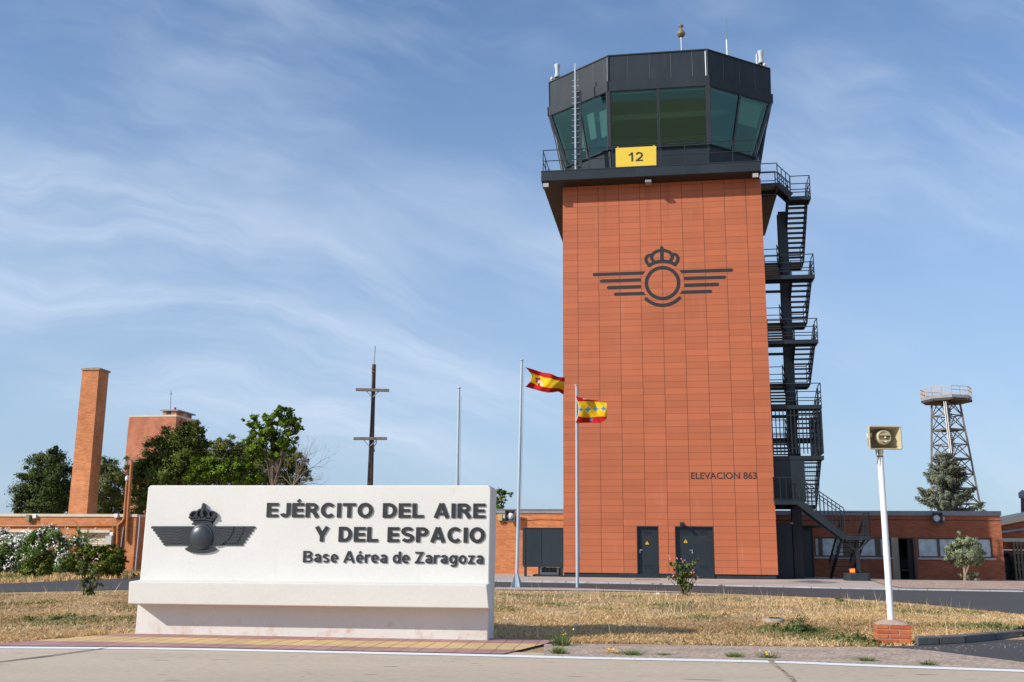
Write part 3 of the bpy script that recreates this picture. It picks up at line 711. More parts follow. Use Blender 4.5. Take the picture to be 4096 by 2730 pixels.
m_door = mat('navy_door_paint', (.013, .021, .029), .42, var=.12, vscale=1.5)
def louvre(par, t0, t1, z0, z1, n):
    m = MB(); f = .025
    tb(m, t0, t1, n + .012, n, z0, z0 + f); tb(m, t0, t1, n + .012, n, z1 - f, z1); tb(m, t0, t0 + f, n + .012, n, z0 + f, z1 - f); tb(m, t1 - f, t1, n + .012, n, z0 + f, z1 - f)
    k = 6
    for i in range(k):
        z = z0 + f + (z1 - z0 - 2 * f) * (i + .5) / k
        m.hexa([T(t0 + f, n + .002, z + .008), T(t1 - f, n + .002, z + .008), T(t1 - f, n + .001, z + .010), T(t0 + f, n + .001, z + .010),
                T(t0 + f, n + .011, z - .010), T(t1 - f, n + .011, z - .010), T(t1 - f, n + .010, z - .006), T(t0 + f, n + .010, z - .006)][:8])
    m.build('louvre', m_door, par)
def warn(par, t, z, n, s=.085):
    m = MB(); m.prism([(t - s, z - s * .75), (t + s, z - s * .75), (t, z + s * .95)], -n - .004, -n)
    b = [(.012, .05), (-.028, -.002), (-.002, -.002), (-.016, -.05), (.028, .012), (.002, .012), (.024, .05)]
    b = [(t + x * s / .085, z - .005 + y * s / .085) for x, y in b]
    m.prism([b[0], b[1], b[2], b[5]], -n - .006, -n - .004, 1); m.prism([b[5], b[2], b[3], b[4]], -n - .0065, -n - .004, 1)
    m.build('warning_sign', [m_warn, m_black], par)
def handle(par, t, z, n, d):
    m = MB(); tb(m, t - .022, t + .022, n + .012, n, z - .13, z + .03)
    m.tube([T(t, n + .01, z), T(t, n + .06, z), T(t + d * .13, n + .06, z + .004)], .013, 8)
    m.build('handle', m_alu, par)
NB = -.13
m = MB(); zt = D1[2]; f = .045
tb(m, D1[0], D1[0] + f, .012, NB, TZ0 - .2, zt); tb(m, D1[1] - f, D1[1], .012, NB, TZ0 - .2, zt); tb(m, D1[0] + f, D1[1] - f, .012, NB, zt - f, zt - .001)
tb(m, D1[0] + f, D1[1] - f, NB, NB - .05, TZ0 - .03, zt - f); tb(m, D1[0] + f, D1[1] - f, .01, NB - .04, TZ0 - .2, TZ0 - .035)
door = m.build('door', m_door, tower)
louvre(door, -1.634, -1.23, 2.455 + DZ, 2.632 + DZ, NB); louvre(door, -1.624, -1.228, .96 + DZ, 1.142 + DZ, NB)
warn(door, -1.458, 2.10 + DZ, NB); handle(door, -1.79, 1.78 + DZ, NB, 1)
m = MB(); lettering(m, 'BAJA', -1.555, -1.285, 2.335 + DZ, .075, -NB - .004, -NB, .03); lettering(m, 'TENSIÓN', -1.64, -1.20, 2.205 + DZ, .075, -NB - .004, -NB, .03); m.build('lettering', m_redtxt, door)
m = MB()
tb(m, D2[0], D2[0] + f, .012, NB, TZ0 - .2, zt); tb(m, D2[1] - f, D2[1], .012, NB, TZ0 - .2, zt); tb(m, D2[0] + f, D2[1] - f, .012, NB, zt - f, zt - .001)
tb(m, D2[0] + f, .640, NB, NB - .05, TZ0 - .03, zt - f); tb(m, .652, D2[1] - f, NB, NB - .05, TZ0 - .03, zt - f); tb(m, D2[0] + f, D2[1] - f, .01, NB - .04, TZ0 - .2, TZ0 - .035)
tb(m, .63, .662, NB + .006, NB, TZ0 - .03, zt - f - .02)
for z in (1.15, 2.3): tb(m, D2[1] - f - .02, D2[1] - f + .002, NB + .05, NB, z, z + .11)
door = m.build('double_door', m_door, tower)
louvre(door, .044, .441, 2.46 + DZ, 2.654 + DZ, NB); louvre(door, .84, 1.243, 2.46 + DZ, 2.654 + DZ, NB); louvre(door, .849, 1.25, .96 + DZ, 1.142 + DZ, NB); louvre(door, .05, .445, .96 + DZ, 1.142 + DZ, NB)
warn(door, .262, 2.19 + DZ, NB); handle(door, .545, 1.79 + DZ, NB, -1)
m = MB(); lettering(m, 'GRUPO', .87, 1.225, 2.35 + DZ, .075, -NB - .004, -NB, .03); lettering(m, 'ELECTRÓGENO', .69, 1.41, 2.222 + DZ, .075, -NB - .004, -NB, .03); m.build('lettering', m_redtxt, door)
m = MB(); tb(m, .03, .215, .02, .001, 2.85 + DZ, 3.03 + DZ); m.tube([T(.123, .02, 2.945 + DZ), T(.123, .34, 2.93 + DZ)], .075, 16); m.tube([T(.123, .30, 2.93 + DZ), T(.123, .345, 2.93 + DZ)], .066, 16, 1)
m.build('vent_pipe', [m_darkp, m_black], tower)

# deck round the cab, soffit, railing
ZD0, ZD1 = 19.215, 19.73
dk = [(-6.2, -.92), (4.18, -.92), (4.18, 2.6), (5.25, 2.6), (5.25, 9.2), (-6.2, 9.2)]
m = MB(); m.slab(dk, ZD0 + .03, ZD1 - .002)
m.build('deck', m_darkp, tower)
m = MB(); dk2 = [(-6.17, -.89), (4.15, -.89), (4.15, 2.63), (5.22, 2.63), (5.22, 9.17), (-6.17, 9.17)]; m.slab(dk2, ZD0, ZD0 + .028)
m.build('soffit', m_soffit, tower)
m = MB()
for a, b in zip(dk, dk[1:] + dk[:1]):          # upstand round the edge
    m.bar((a[0], a[1], ZD1 - .0), (b[0], b[1], ZD1 - .0), .03, .05)
m.build('deck_edge', m_stair, tower)
m = MB(); ZR1, ZR2 = 20.83, 20.28
posts = [-6.107, -4.979, -3.874, -2.756, -.531, -.429, .684, 1.789, 2.918, 4.03]
for t in posts: m.bar(T(t, .86, ZD1 - .02), T(t, .86, ZR1), .04)
for z in (ZR1, ZR2):
    m.bar(T(-6.12, .86, z), T(-.52, .86, z), .035); m.bar(T(-.43, .86, z), T(4.05, .86, z), .035)
    m.bar(T(-6.12, .86, z), T(-6.12, -9, z), .035); m.bar(T(4.05, .86, z), T(4.05, -.2, z), .035)
for n in (-.25, -1.4, -2.6, -3.8, -5.2, -6.6, -8): m.bar(T(-6.12, n, ZD1), T(-6.12, n, ZR1), .04)
m.bar(T(4.05, -.2, ZD1), T(4.05, -.2, ZR1), .04)
m.build('railing', m_stair, tower)

# octagonal cab: sill level leans outward to the window heads, then a band and a tall parapet
CC = -.513
def ring(A, w, nf, fs, z):
    """A: half width, w: half front length, nf: front n, fs: n where the sides start"""
    d = fs - 4.84
    nb = d - (nf - fs)
    return [T(CC + x, n, z) for x, n in ((-w, nf), (w, nf), (A, fs), (A, d), (w, nb), (-w, nb), (-A, d), (-A, fs))]
R0 = ring(4.55, 2.36, -.42, -2.28, ZD1); R1 = ring(4.70, 2.42, -.30, -2.26, 21.16)
R2 = ring(5.60, 2.43, .36, -2.1, 23.973); R2o = ring(5.70, 2.46, .43, -2.08, 23.95); R3 = ring(5.72, 2.46, .46, -2.08, 24.453)
R3i = ring(5.62, 2.415, .38, -2.1, 24.453); R4 = ring(5.647, 2.409, .40, -2.094, 25.853)
def skirt(m, A, B, idx=range(8), mi=0):
    for i in idx: m.add([A[i], A[(i + 1) % 8], B[(i + 1) % 8], B[i]], [(0, 1, 2, 3)], mi)
def shrink(Rg, k):
    c = np.mean(Rg, axis=0); return [tuple(c + (np.array(p) - c) * [k, k, 1]) for p in Rg]
m = MB(); skirt(m, R0, R1)
for k in range(8):                             # trims on the wall's corners and a sill drip
    m.bar(R0[k], R1[k], .07)
R1s = [(p[0], p[1], p[2]) for p in ring(4.78, 2.45, -.22, -2.24, 21.16)]
for k in range(8): m.bar(R1s[k], R1s[(k + 1) % 8], .09, .05)
skirt(m, [(p[0], p[1], 21.16) for p in shrink(R1, .8)], R1)
m.build('cab_wall', m_darkp, tower)
m = MB(); skirt(m, R2o, R3); skirt(m, R3, R3i); skirt(m, shrink(R2o, .9), R2o)
for k in range(8): m.bar(R2o[k], R3[k], .06)
m.build('window_head_band', m_darkp, tower)
m = MB(); skirt(m, R3i, R4); m.add(shrink([(p[0], p[1], 25.6) for p in R4], .99), [tuple(range(8))])
for k in range(8):
    m.bar(R4[k], R4[(k + 1) % 8], .08, .06); m.bar(R3i[k], R4[k], .075)
def seam(i, fr, A, B, w=.016):
    a = np.array(A[i]) * (1 - fr) + np.array(A[(i + 1) % 8]) * fr; b = np.array(B[i]) * (1 - fr) + np.array(B[(i + 1) % 8]) * fr; m.bar(a, b, w, w, 1)
for fr in (.20, .42, .635, .85): seam(0, fr, R3i, R4)
for fr in (.24, .5, .75): seam(7, fr, R3i, R4)
for fr in (.25, .5, .75): seam(1, fr, R3i, R4)
m.bar(np.array(R3i[0]) + (-.05, -.02, 0), np.array(R4[0]) + (-.05, -.02, -.1), .03, .03, 2); m.bar(np.array(R3i[1]) + (-.08, -.03, 0), np.array(R4[1]) + (-.08, -.03, -.1), .03, .03, 2)
m.build('parapet', [m_darkp, mat('panel_seam', (.10, .11, .12), .5), m_alu], tower)
# windows: frame with panes, one window per bay
def lerp(a, b, f): return np.array(a) * (1 - f) + np.array(b) * f
def bay(i, f0, f1, blind=False):
    a, b = lerp(R1[i], R1[(i + 1) % 8], f0), lerp(R1[i], R1[(i + 1) % 8], f1); c, d = lerp(R2[i], R2[(i + 1) % 8], f1), lerp(R2[i], R2[(i + 1) % 8], f0)
    nrm = np.cross(b - a, d - a); nrm /= np.linalg.norm(nrm)
    m = MB()
    for p, q in ((a, b), (b, c), (c, d), (d, a)): m.bar(p, q, .075, .10, 0, nrm)
    fr = m.build('window', m_dark, tower)
    g = .036; q = [a, b, c, d]; cen = sum(q) / 4; q = [p + (cen - p) / np.linalg.norm(cen - p) * g for p in q]
    m = MB(); m.add(q, [(0, 1, 2, 3)]); m.build('pane', m_glass, fr)
    return a, b, c, d, nrm
for i in (7, 0, 1): bay(i, .02, .495); bay(i, .505, .98)
for i in (2, 3, 4, 5, 6):
    bay(i, .02, .98)
for k in range(8): MB().bar(R1[k], R2[k], .17, .17).build('corner_post', m_dark, tower)
# interior
m = MB(); zf = 20.6
m.slab([(p[0], p[1]) for p in shrink(R1, .97)], zf - .05, zf); m.build('cab_floor', m_desk, tower)
m = MB(); m.slab([(p[0], p[1]) for p in shrink(R2, .97)], 23.85, 23.92)
tb(m, CC - 3.6, CC + 3.6, -2.2, -2.6, 23.55, 23.849); tb(m, CC - 3.6, CC + 3.6, -5.4, -5.8, 23.55, 23.849)
m.build('cab_ceiling', m_in, tower)
m = MB(); Ra, Rb = shrink(R1, .93), shrink(R2, .93)
for i in (3, 4, 5):
    m.add([lerp(Ra[i], Rb[i], -.12), lerp(Ra[(i + 1) % 8], Rb[(i + 1) % 8], -.12), lerp(Ra[(i + 1) % 8], Rb[(i + 1) % 8], .55), lerp(Ra[i], Rb[i], .55)], [(0, 1, 2, 3)], 0)
m.build('rear_parapet', m_in, tower)
m = MB(); tb(m, CC - 1.2, CC + 1.0, -5.2, -6.4, zf + .001, 22.3); m.build('cab_core', m_desk, tower)
Ra, Rb = shrink(R1, .955), shrink(R2, .955)
for i, f0, f1, lo in ((7, .34, .47, .20), (7, .55, .68, .34), (7, .78, .97, .30), (2, .05, .95, .35), (3, .05, .95, .35), (4, .05, .95, .25), (5, .05, .95, .3), (6, .05, .95, .4), (1, .55, .97, .55)):
    P = lambda f, h: lerp(lerp(Ra[i], Ra[(i + 1) % 8], f), lerp(Rb[i], Rb[(i + 1) % 8], f), h)
    hi = .99 if i != 7 else lo + .46; MB().add([P(f0, lo), P(f1, lo), P(f1, hi), P(f0, hi)], [(0, 1, 2, 3)]).build('roller_blind', m_roll if i == 7 else m_in, tower)
m = MB()
for i in (7, 0, 1):
    p, q = lerp(R1[i], R1[(i + 1) % 8], .05), lerp(R1[i], R1[(i + 1) % 8], .95); c = np.array(T(CC, -4.5, 0))
    for f in (.0,):
        a_, b_ = p + (c - p) * .10, q + (c - q) * .10; m.bar((a_[0], a_[1], 21.12), (b_[0], b_[1], 21.12), .8, .06)
        for g_ in (.25, .62):
            s0 = lerp(a_, b_, g_); m.bar((s0[0], s0[1], 21.15), (s0[0], s0[1] + .05, 21.52), .55, .05)
m.build('console', m_desk, tower)
# raking props outside the side windows
for s_ in (-1, 1):
    for n, n2 in ((-2.1, -2.1), (-3.6, -3.4), (-4.6, -4.7), (-6.6, -6.6)):
        MB().bar(T(CC + s_ * 5.6, n, 24.0), T(CC + s_ * 4.98, n2, ZD1 + 1.0), .055).bar(T(CC + s_ * 4.98, n2, ZD1 + 1.0), T(CC + s_ * 4.75, n2, ZD1 + .02), .05).build('raking_prop', m_dark, tower)

# number board on the railing
b12 = thing('number_board', 'yellow board with black number 12 on the tower deck railing', 'sign', FT, (-1.63, .885, 19.77))
m = MB(); m.hexa([T(-2.59, .90, 19.775), T(-.665, .90, 19.775), T(-.665, .88, 19.775), T(-2.59, .88, 19.775), T(-2.59, .90, 20.75), T(-.65, .90, 20.75), T(-.65, .88, 20.75), T(-2.59, .88, 20.75)])
tb(m, -1.62, -1.612, .904, .90, 19.78, 20.74)
for t in (-2.5, -.78): tb(m, t, t + .04, .88, .862, 19.76, 20.82)
m.build('board', m_yel, b12)
m = MB(); heavy(m, '12', -1.985, -1.295, 20.025 + DZ, .455, -.909, -.904, .17, .22); m.build('lettering', m_letter, b12)
# floodlights and camera under the deck
def flood(t, n, label):
    o = thing('floodlight', label, 'floodlight', FT, (t, n, ZD0), 'floodlights under the deck')
    m = MB(); tb(m, t - .16, t + .16, n + .10, n - .12, ZD0 - .27, ZD0 - .03); tb(m, t - .03, t + .03, n, n - .05, ZD0 - .03, ZD0); m.build('housing', m_darkp, o)
    m = MB(); tb(m, t - .13, t + .13, n + .112, n + .101, ZD0 - .25, ZD0 - .05); m.build('lens', mat('floodlight_glass', (.45, .38, .33), .3, spec=.8), o)
flood(-5.98, .72, 'square floodlight under the left corner of the tower deck')
flood(3.93, .72, 'square floodlight under the right corner of the tower deck')
o = thing('deck_camera', 'small grey surveillance camera hanging mid front of the tower deck', 'camera', FT, (-1.05, .55, ZD0))
m = MB(); tb(m, -1.09, -1.01, .56, .44, ZD0 - .12, ZD0); m.build('mount', m_dark, o)
m = MB(); m.hexa([T(-1.22, .86, ZD0 - .26), T(-.90, .86, ZD0 - .26), T(-.90, .25, ZD0 - .22), T(-1.22, .25, ZD0 - .22), T(-1.20, .86, ZD0 - .13), T(-.92, .86, ZD0 - .13), T(-.92, .25, ZD0 - .10), T(-1.20, .25, ZD0 - .10)]); m.build('housing', m_grey, o, bevel=.02)
# ladder with its backing post
t0 = FT.un(1322, 380, .62)[0]; ztop = FT.un(1322, 147, .62)[1]
o = thing('cab_ladder', 'silver ladder beside a dark post at the left front of the tower cab', 'ladder', FT, (t0, .62, ZD1))
m = MB(); m.bar(T(t0, .62, ZD1), T(t0, .62, ztop), .075, .05); m.build('rail', m_alu, o)
for k in range(17):
    z = ZD1 + .32 + k * .30
    if z < ztop - .8: MB().tube([T(t0 - .17, .58, z), T(t0 + .20, .60, z + .01)], .014, 6).build('rung', m_alu, o)
m = MB(); tb(m, t0 + .10, t0 + .30, .55, .35, ZD1, FT.un(1322, 208, .55)[1]); m.build('post', m_dark, o)
m = MB()
for k in range(4): m.tube([T(t0 + .16 + .08 * math.cos(a / 8 * 6.283), .56 + .08 * math.sin(a / 8 * 6.283), 23.0 + k * .28) for a in range(9)], .012, 5)
m.build('cable_tie', m_dark, o)

# antennas on the cab roof
def vase(x, ybase, ytop, n, label):
    t, zb = FT.un(x, ybase, n); zt_ = FT.un(x, ytop, n)[1]; zb -= .12; h = zt_ - zb; r = .155
    o = thing('dipole_antenna', label, 'antenna', FT, (t, n, zb), 'grey vase shaped antennas on the cab roof')
    m = MB(); m.lathe([(.0, h), (r, h - .01), (r * 1.03, h * .95), (r * .74, h * .74), (r * .70, h * .62), (r * .76, h * .5), (r * 1.0, h * .36), (r * 1.0, h * .28), (r * .8, h * .27)], T(t, n, zb), 20); m.build('radome', mat('pale_grey_radome', (.42, .47, .49), .5, var=.05), o)
    m = MB()
    for k in range(6):
        a = k * math.pi / 3; m.tube([T(t + r * .9 * math.cos(a), n + r * .9 * math.sin(a), zb + h * .29), T(t + r * .8 * math.cos(a), n + r * .8 * math.sin(a), zb)], .014, 5)
    m.tube([T(t, n, zb), T(t, n, zb + h * .3)], .05, 8); m.build('stand', m_dark, o)
vase(1280.5, 186, 149, -2.35, 'pale grey vase shaped antenna at the left corner of the tower roof')
vase(1749, 153, 118, -2.35, 'pale grey vase shaped antenna at the right corner of the tower roof')
def mast(name, x, yb, yt, n, label, prof, mats):
    t, zb = FT.un(x, yb, n); zt_ = FT.un(x, yt, n)[1]; zb -= .25
    o = thing(name, label, 'antenna', FT, (t, n, zb)); return o, t, n, zb, zt_
o, t, n, zb, zt_ = mast('cone_antenna', 1566, 118, 58, -1.0, 'brown double cone antenna on a thin mast above the tower cab', 0, 0)
h = zt_ - zb
m = MB(); m.tube([T(t, n, zb), T(t, n, zb + h * .58)], .032, 10); m.tube([T(t, n, zb + h * .52), T(t, n, zb + h * .60)], .045, 10); m.build('mast', mat('red_and_white_mast', (.6, .5, .48), .4), o)
m = MB(); c_ = T(t, n, zb + h * .60)
m.lathe([(.05, 0), (.12, .02), (.205, h * .075), (.225, h * .10), (.215, h * .13), (.06, h * .27), (.045, h * .30), (.12, h * .335), (.14, h * .36), (.13, h * .38), (.0, h * .39)], c_, 24)
m.build('cone', mat('brown_fibreglass', (.22, .17, .10), .45), o)
o, t, n, zb, zt_ = mast('whip_antenna', 1671, 128, 40, -2.0, 'tall thin green whip antenna on a white tube on the tower roof', 0, 0); h = zt_ - zb
tt = FT.un(1667.5, 44, n)[0]
m = MB(); m.tube([T(t, n, zb), T(t, n, zb + h * .47)], .04, 10); m.build('tube', m_white, o)
m = MB(); m.tube([T(t, n, zb + h * .45), T(tt, n, zt_)], [.024, .010], 8); m.build('whip', mat('green_fibreglass', (.06, .22, .16), .4), o)
o, t, n, zb, zt_ = mast('rod_antenna', 1739, 148, 124, -2.5, 'short white rod antenna next to the right corner antenna of the roof', 0, 0); h = zt_ - zb
m = MB(); m.tube([T(t, n, zb), T(t, n, zt_ - .08), T(t, n, zt_)], [.036, .030, .008], 10); m.tube([T(t, n, zb + h * .52), T(t, n, zb + h * .56)], .06, 10); m.build('rod', m_white, o)
for x, y, lb in ((1268, 185, 'tiny white obstruction lamp at the left end of the tower parapet'), (1757, 153, 'tiny white obstruction lamp at the right end of the tower parapet')):
    t, z = FT.un(x, y, -2.2); o = thing('obstruction_lamp', lb, 'lamp', FT, (t, -2.2, z), 'white lamps on the parapet')
    m = MB(); m.lathe([(.045, -.1), (.05, .03), (.075, .04), (.085, .1), (.05, .17), (0, .19)], T(t, -2.2, z), 14); m.build('globe', mat('pink_white_globe', (.75, .62, .58), .4), o)
t, z = FT.un(1280, 386, .1); z = ZD1
o = thing('yagi_antenna', 'small silver aerial lying on the left end of the tower deck', 'antenna', FT, (t, .1, ZD1))
m = MB(); m.tube([T(t - .35, .1, z + .22), T(t + .45, .1, z + .30)], .025, 8)
for k in (-.25, 0, .25): m.tube([T(t + k, -.12, z + .25), T(t + k, .35, z + .27)], .012, 6)
m.tube([T(t - .1, .1, z), T(t - .1, .1, z + .25)], .03, 6); m.build('boom', m_grey, o)

# ------------------------------------------------------------------ outside staircase on the right of the tower
stair = thing('outside_staircase', 'dark steel zigzag fire stair up the right side of the tower', 'staircase', FT, (5.6, -2.2, .5))
def landing(t0, t1, n0, n1, z, name='landing', h=.18):
    m = MB(); tb(m, t0, t1, n0, n0 - .06, z - h, z); tb(m, t0, t1, n1 + .06, n1, z - h, z); tb(m, t0, t0 + .06, n0 - .06, n1 + .06, z - h, z); tb(m, t1 - .06, t1, n0 - .06, n1 + .06, z - h, z)
    tb(m, t0 + .06, t1 - .06, n0 - .06, n1 + .06, z - .06, z - .03); return m.build(name, m_stair, stair)
def flight(a, b, w, steps, along='n', rail=None, name='flight', rh=.95, bal=0):
    """a, b: (t, n, z) of the middle of the top and bottom edges"""
    a, b = np.array(T(*a)), np.array(T(*b)); d = b - a; hd = np.array([d[0], d[1], 0]); hd /= np.linalg.norm(hd); sd = np.array([-hd[1], hd[0], 0])
    m = MB()
    for s_ in (-1, 1): m.bar(a + sd * s_ * w / 2, b + sd * s_ * w / 2, .05, .26)
    fl = m.build(name, m_stair, stair)
    for k in range(1, steps):
        c = a + d * k / steps; MB().bar(c - sd * (w / 2 - .025), c + sd * (w / 2 - .025), .27, .045).build('tread', m_stair, fl)
    for s_ in (rail or ()):
        m = MB(); o = sd * s_ * (w / 2 + .0); up = np.array([0, 0, 1.])
        for h in ((rh, rh * .62, rh * .35, rh * .15) if not bal else (rh, rh * .86, .12)): m.bar(a + o + up * h, b + o + up * h, .035)
        for k in range(4 if not bal else bal): m.bar(a + o + d * k / ((4 if not bal else bal) - 1) * .97, a + o + d * k / ((4 if not bal else bal) - 1) * .97 + up * rh, .04 if not bal or k % 4 == 0 else .022)
        m.build('handrail', m_stair, fl)
    return fl
def rails(pts, z, h, mids, posts, name='handrail', bars=0, w=.035, par=None):
    m = MB()
    for p, q in zip(pts[:-1], pts[1:]):
        p_, q_ = np.array(T(*p, z)), np.array(T(*q, z)); L = np.linalg.norm(q_ - p_)
        for f in (1,) + tuple(mids): m.bar(p_ + (0, 0, h * f), q_ + (0, 0, h * f), w)
        k = max(1, round(L / posts))
        for i in range(k + 1): m.bar(p_ + (q_ - p_) * i / k, p_ + (q_ - p_) * i / k + (0, 0, h), w)
        if bars:
            kk = max(1, round(L / bars))
            for i in range(1, kk): m.bar(p_ + (q_ - p_) * i / kk + (0, 0, h * (mids[-1] if mids else 0)), p_ + (q_ - p_) * i / kk + (0, 0, h), .024)
    return m.build(name, m_stair, par or stair)
ZL = [18.45 + DZ, 14.55 + DZ, 11.43 + DZ, 8.37 + DZ, 6.04 + DZ]
TA, TB_, TC, TD = 4.33, 5.25, 5.62, 6.52
NF, NM, NR0, NR1 = -.6, -1.45, -3.75, -4.75
MID = (.34, .20, .62)
# top: platform off the deck, four steps down to the first landing
landing(4.2, 5.1, -.45, -1.6, 19.12 + DZ); rails([(4.22, -.47), (5.08, -.47)], 19.12 + DZ, 1.0, (.53,), .85); rails([(5.08, -1.58), (4.3, -1.58)], 19.12 + DZ, 1.0, (.53,), .8)
flight((5.08, -1.0, 19.10 + DZ), (5.68, -1.0, 18.47 + DZ), .9, 4, rail=(1, -1), rh=.98)
landing(5.62, 6.6, NF, NM, ZL[0]); rails([(5.65, NF - .02), (6.58, NF - .02), (6.58, NM)], ZL[0], 1.02, MID, .95)
mids = []
for i in range(4):
    zt, zb = ZL[i], ZL[i + 1]
    if i: landing(TA - .05, 6.58, NF, NM, zt); rails([(TA - .02, NF - .02), (6.56, NF - .02), (6.56, NM)], zt, 1.0, MID, 2.2)
    zr = (zb + 1.53) if i != 3 else (zt + zb) / 2
    mids.append(zr)
    landing(TA, TD, NR0, NR1, zr)
    flight(((TC + TD) / 2, NM, zt - .05), ((TC + TD) / 2, NR0, zr - .02), TD - TC, max(6, round((zt - zr) / .19)), rail=(-1, 1))
    flight(((TA + TB_) / 2, NR0, zr - .02), ((TA + TB_) / 2, NM, zb - .02), TB_ - TA, max(6, round((zr - zb) / .19)), rail=(1,))
    rails([(TA, NR1 + .03), (TD, NR1 + .03), (TD, NR0)], zr, 1.0, MID, 2.2)
# two upright spines of the stair
m = MB(); tb(m, 5.22, 5.66, -2.35, -2.41, .52, ZL[0] - .15); tb(m, 5.41, 5.47, -2.41, -2.85, .52, ZL[0] - .15); tb(m, 5.22, 5.66, -2.85, -2.91, .52, ZL[0] - .15); m.build('column', m_stair, stair)
m = MB(); tb(m, 5.38, 5.5, -3.9, -4.1, .52, ZL[0] - 1.9); m.build('column', m_stair, stair)
for z in ZL[1:]:
    MB().box(T(4.24, -2.5, z - .35), T(5.3, -2.6, z - .23)).build('tie_beam', m_stair, stair)
# caged storey
landing(TA - .05, 6.55, NF, NM, ZL[4])
m = MB(); z0, z1 = ZL[4] + .10, ZL[3] - .22
for k in range(14):
    t = TA + k * (6.53 - TA) / 13; m.bar(T(t, NF - .03, z0), T(t, NF - .03, z1), .042)
for z in (z0 + .25, z1 - .25): m.bar(T(TA, NF - .05, z), T(6.53, NF - .05, z), .05)
m.build('bar_cage', m_stair, stair)
m = MB()
for k in range(26):
    n = NF - .05 - k * (NR1 - NF) / -25; m.bar(T(6.55, n, z0), T(6.55, n, z1), .03)
for z in (z0 + .2, (z0 + z1) / 2, z1 - .2): m.bar(T(6.55, NF - .03, z), T(6.55, NR1, z), .04)
m.build('side_cage', m_stair, stair)
rails([(TA, NF - .25), (TB_, NF - .25)], ZL[4], 1.0, MID, 1.0)
# lowest flight, entrance platform and security panel
Z6 = 3.98 + DZ; Z7 = 2.46 + DZ; ZG = .46
flight(((TC + TD) / 2, NM, ZL[4] - .05), ((TC + TD) / 2, NR0, Z6 - .02), TD - TC, 11, rail=(-1, 1))
landing(TA - .1, TD, NR0, NR1, Z6); landing(4.2, 5.27, .42, NR0 + .01, Z6)
m = MB(); tb(m, 4.27, 5.68, -.62, -.68, Z6, ZL[4] - .2); tb(m, 4.27, 4.33, -.62, -3.6, Z6, ZL[4] - .2); m.build('security_panel', m_stair, stair)
m = MB()
for k in range(17):
    z = Z6 + k * .115
    m.bar(T(5.7, -2.3, z), T(6.5, -2.3, z), .012)
for k in range(9): m.bar(T(5.72 + k * .1, -2.3, Z6 - .1), T(5.72 + k * .1, -2.3, ZL[4] - .25), .012)
m.build('wire_mesh', m_stair, stair)
rails([(4.19, -.35), (4.19, .40), (5.25, .40)], Z6, 1.02, (.05,), 1.06, bars=.26)
m = MB(); tb(m, 5.02, 5.2, .1, -.1, Z6, Z6 + .92); m.build('gate_box', m_stair, stair)
fl = flight((5.25, -.12, Z6 - .1), (7.11, -.12, Z7 - .08), 1.04, 9)
m = MB()
for s_, n in ((1, .40), (-1, -.64)):
    p, q = np.array(T(5.26, n, Z6)), np.array(T(7.12, n, Z7 + .12)); up = np.array([0, 0, 1.])
    m.bar(p + up * 1.02, q + up * 1.06, .04); m.bar(p + up * .86, q + up * .88, .03); m.bar(p + up * .08, q + up * .03, .03)
    for k in range(12): c = p + (q - p) * k / 11; m.bar(c + up * .06, c + up * (1.03), .045 if k in (0, 11) else .026)
m.build('handrail', m_stair, fl)
landing(7.1, 8.17, .42, -.72, Z7)
rails([(7.13, .40), (8.15, .40), (8.15, -.70)], Z7, 1.0, (.07,), 1.1, bars=.26)
ft = FT.loc(gp(1943, 1331.5, ZG))
fl = flight((7.64, -.72, Z7 - .05), (7.55, -4.4, ZG), .95, 9, rail=(1, -1), rh=.9, bal=12)
m = MB(); m.bar(T(7.66, -.02, .84 + DZ), T(7.66, -.02, Z7 - .1), .15, .15); m.build('post', m_stair, stair)
m = MB()
for dt, dn in ((.48, .38), (-.5, .38), (.48, -.6), (-.5, -.6)): m.bar(T(7.66, -.02, Z7 - .68), T(7.66 + dt, -.02 + dn, Z7 - .13), .05)
m.build('brace', m_stair, stair)
o = thing('foundation_block', 'dark painted concrete block under the post of the stair', 'concrete block', FT, (7.6, 0, .4))
m = MB(); m.slab([(7.05, .35), (7.05, -.15), (7.25, -.36), (7.98, -.36), (8.10, -.2), (8.10, .35)], .36, .875 + DZ); m.build('block', m_darkp, o, bevel=.02)
o = thing('warning_box', 'small orange box with yellow letters FOD on the dark concrete block', 'box', FT, (7.36, .2, .876))
m = MB(); m.hexa([T(7.27, .20, .88), T(7.47, .26, .88), T(7.47, .0, .88), T(7.27, .0, .88), T(7.26, .20, 1.06), T(7.46, .26, 1.08), T(7.46, .0, 1.08), T(7.26, .0, 1.06)]); m.build('case', mat('signal_orange_paint', (.85, .11, .012), .5), o)
m = MB(); lettering(m, 'FOD', 7.285, 7.455, .925, .105, -.262, -.232, .035)
m.v = [(x, y - (x - 7.37) * .28, z) for x, y, z in m.v]; m.build('lettering', mat('yellow_lettering', (.95, .62, .05), .5), o)

# ------------------------------------------------------------------ brick buildings
def wallbox(m, t0, t1, n0, n1, z0, z1, holes):
    """front wall at n0 with rectangular openings (t0, t1, z0, z1); side and back walls plain"""
    cuts = sorted({t0, t1, *[h[0] for h in holes], *[h[1] for h in holes]})
    for a, b in zip(cuts[:-1], cuts[1:]):
        hs = sorted([h for h in holes if h[0] <= a + 1e-6 and h[1] >= b - 1e-6], key=lambda h: h[2]); z = z0
        for h in hs:
            if h[2] > z + 1e-6: tb(m, a, b, n0, n0 - .3, z, h[2])
            z = h[3]
        if z < z1: tb(m, a, b, n0, n0 - .3, z, z1)
    tb(m, t0, t0 + .3, n0 - .3, n1, z0, z1); tb(m, t1 - .3, t1, n0 - .3, n1, z0, z1); tb(m, t0 + .3, t1 - .3, n1 + .3, n1, z0, z1)
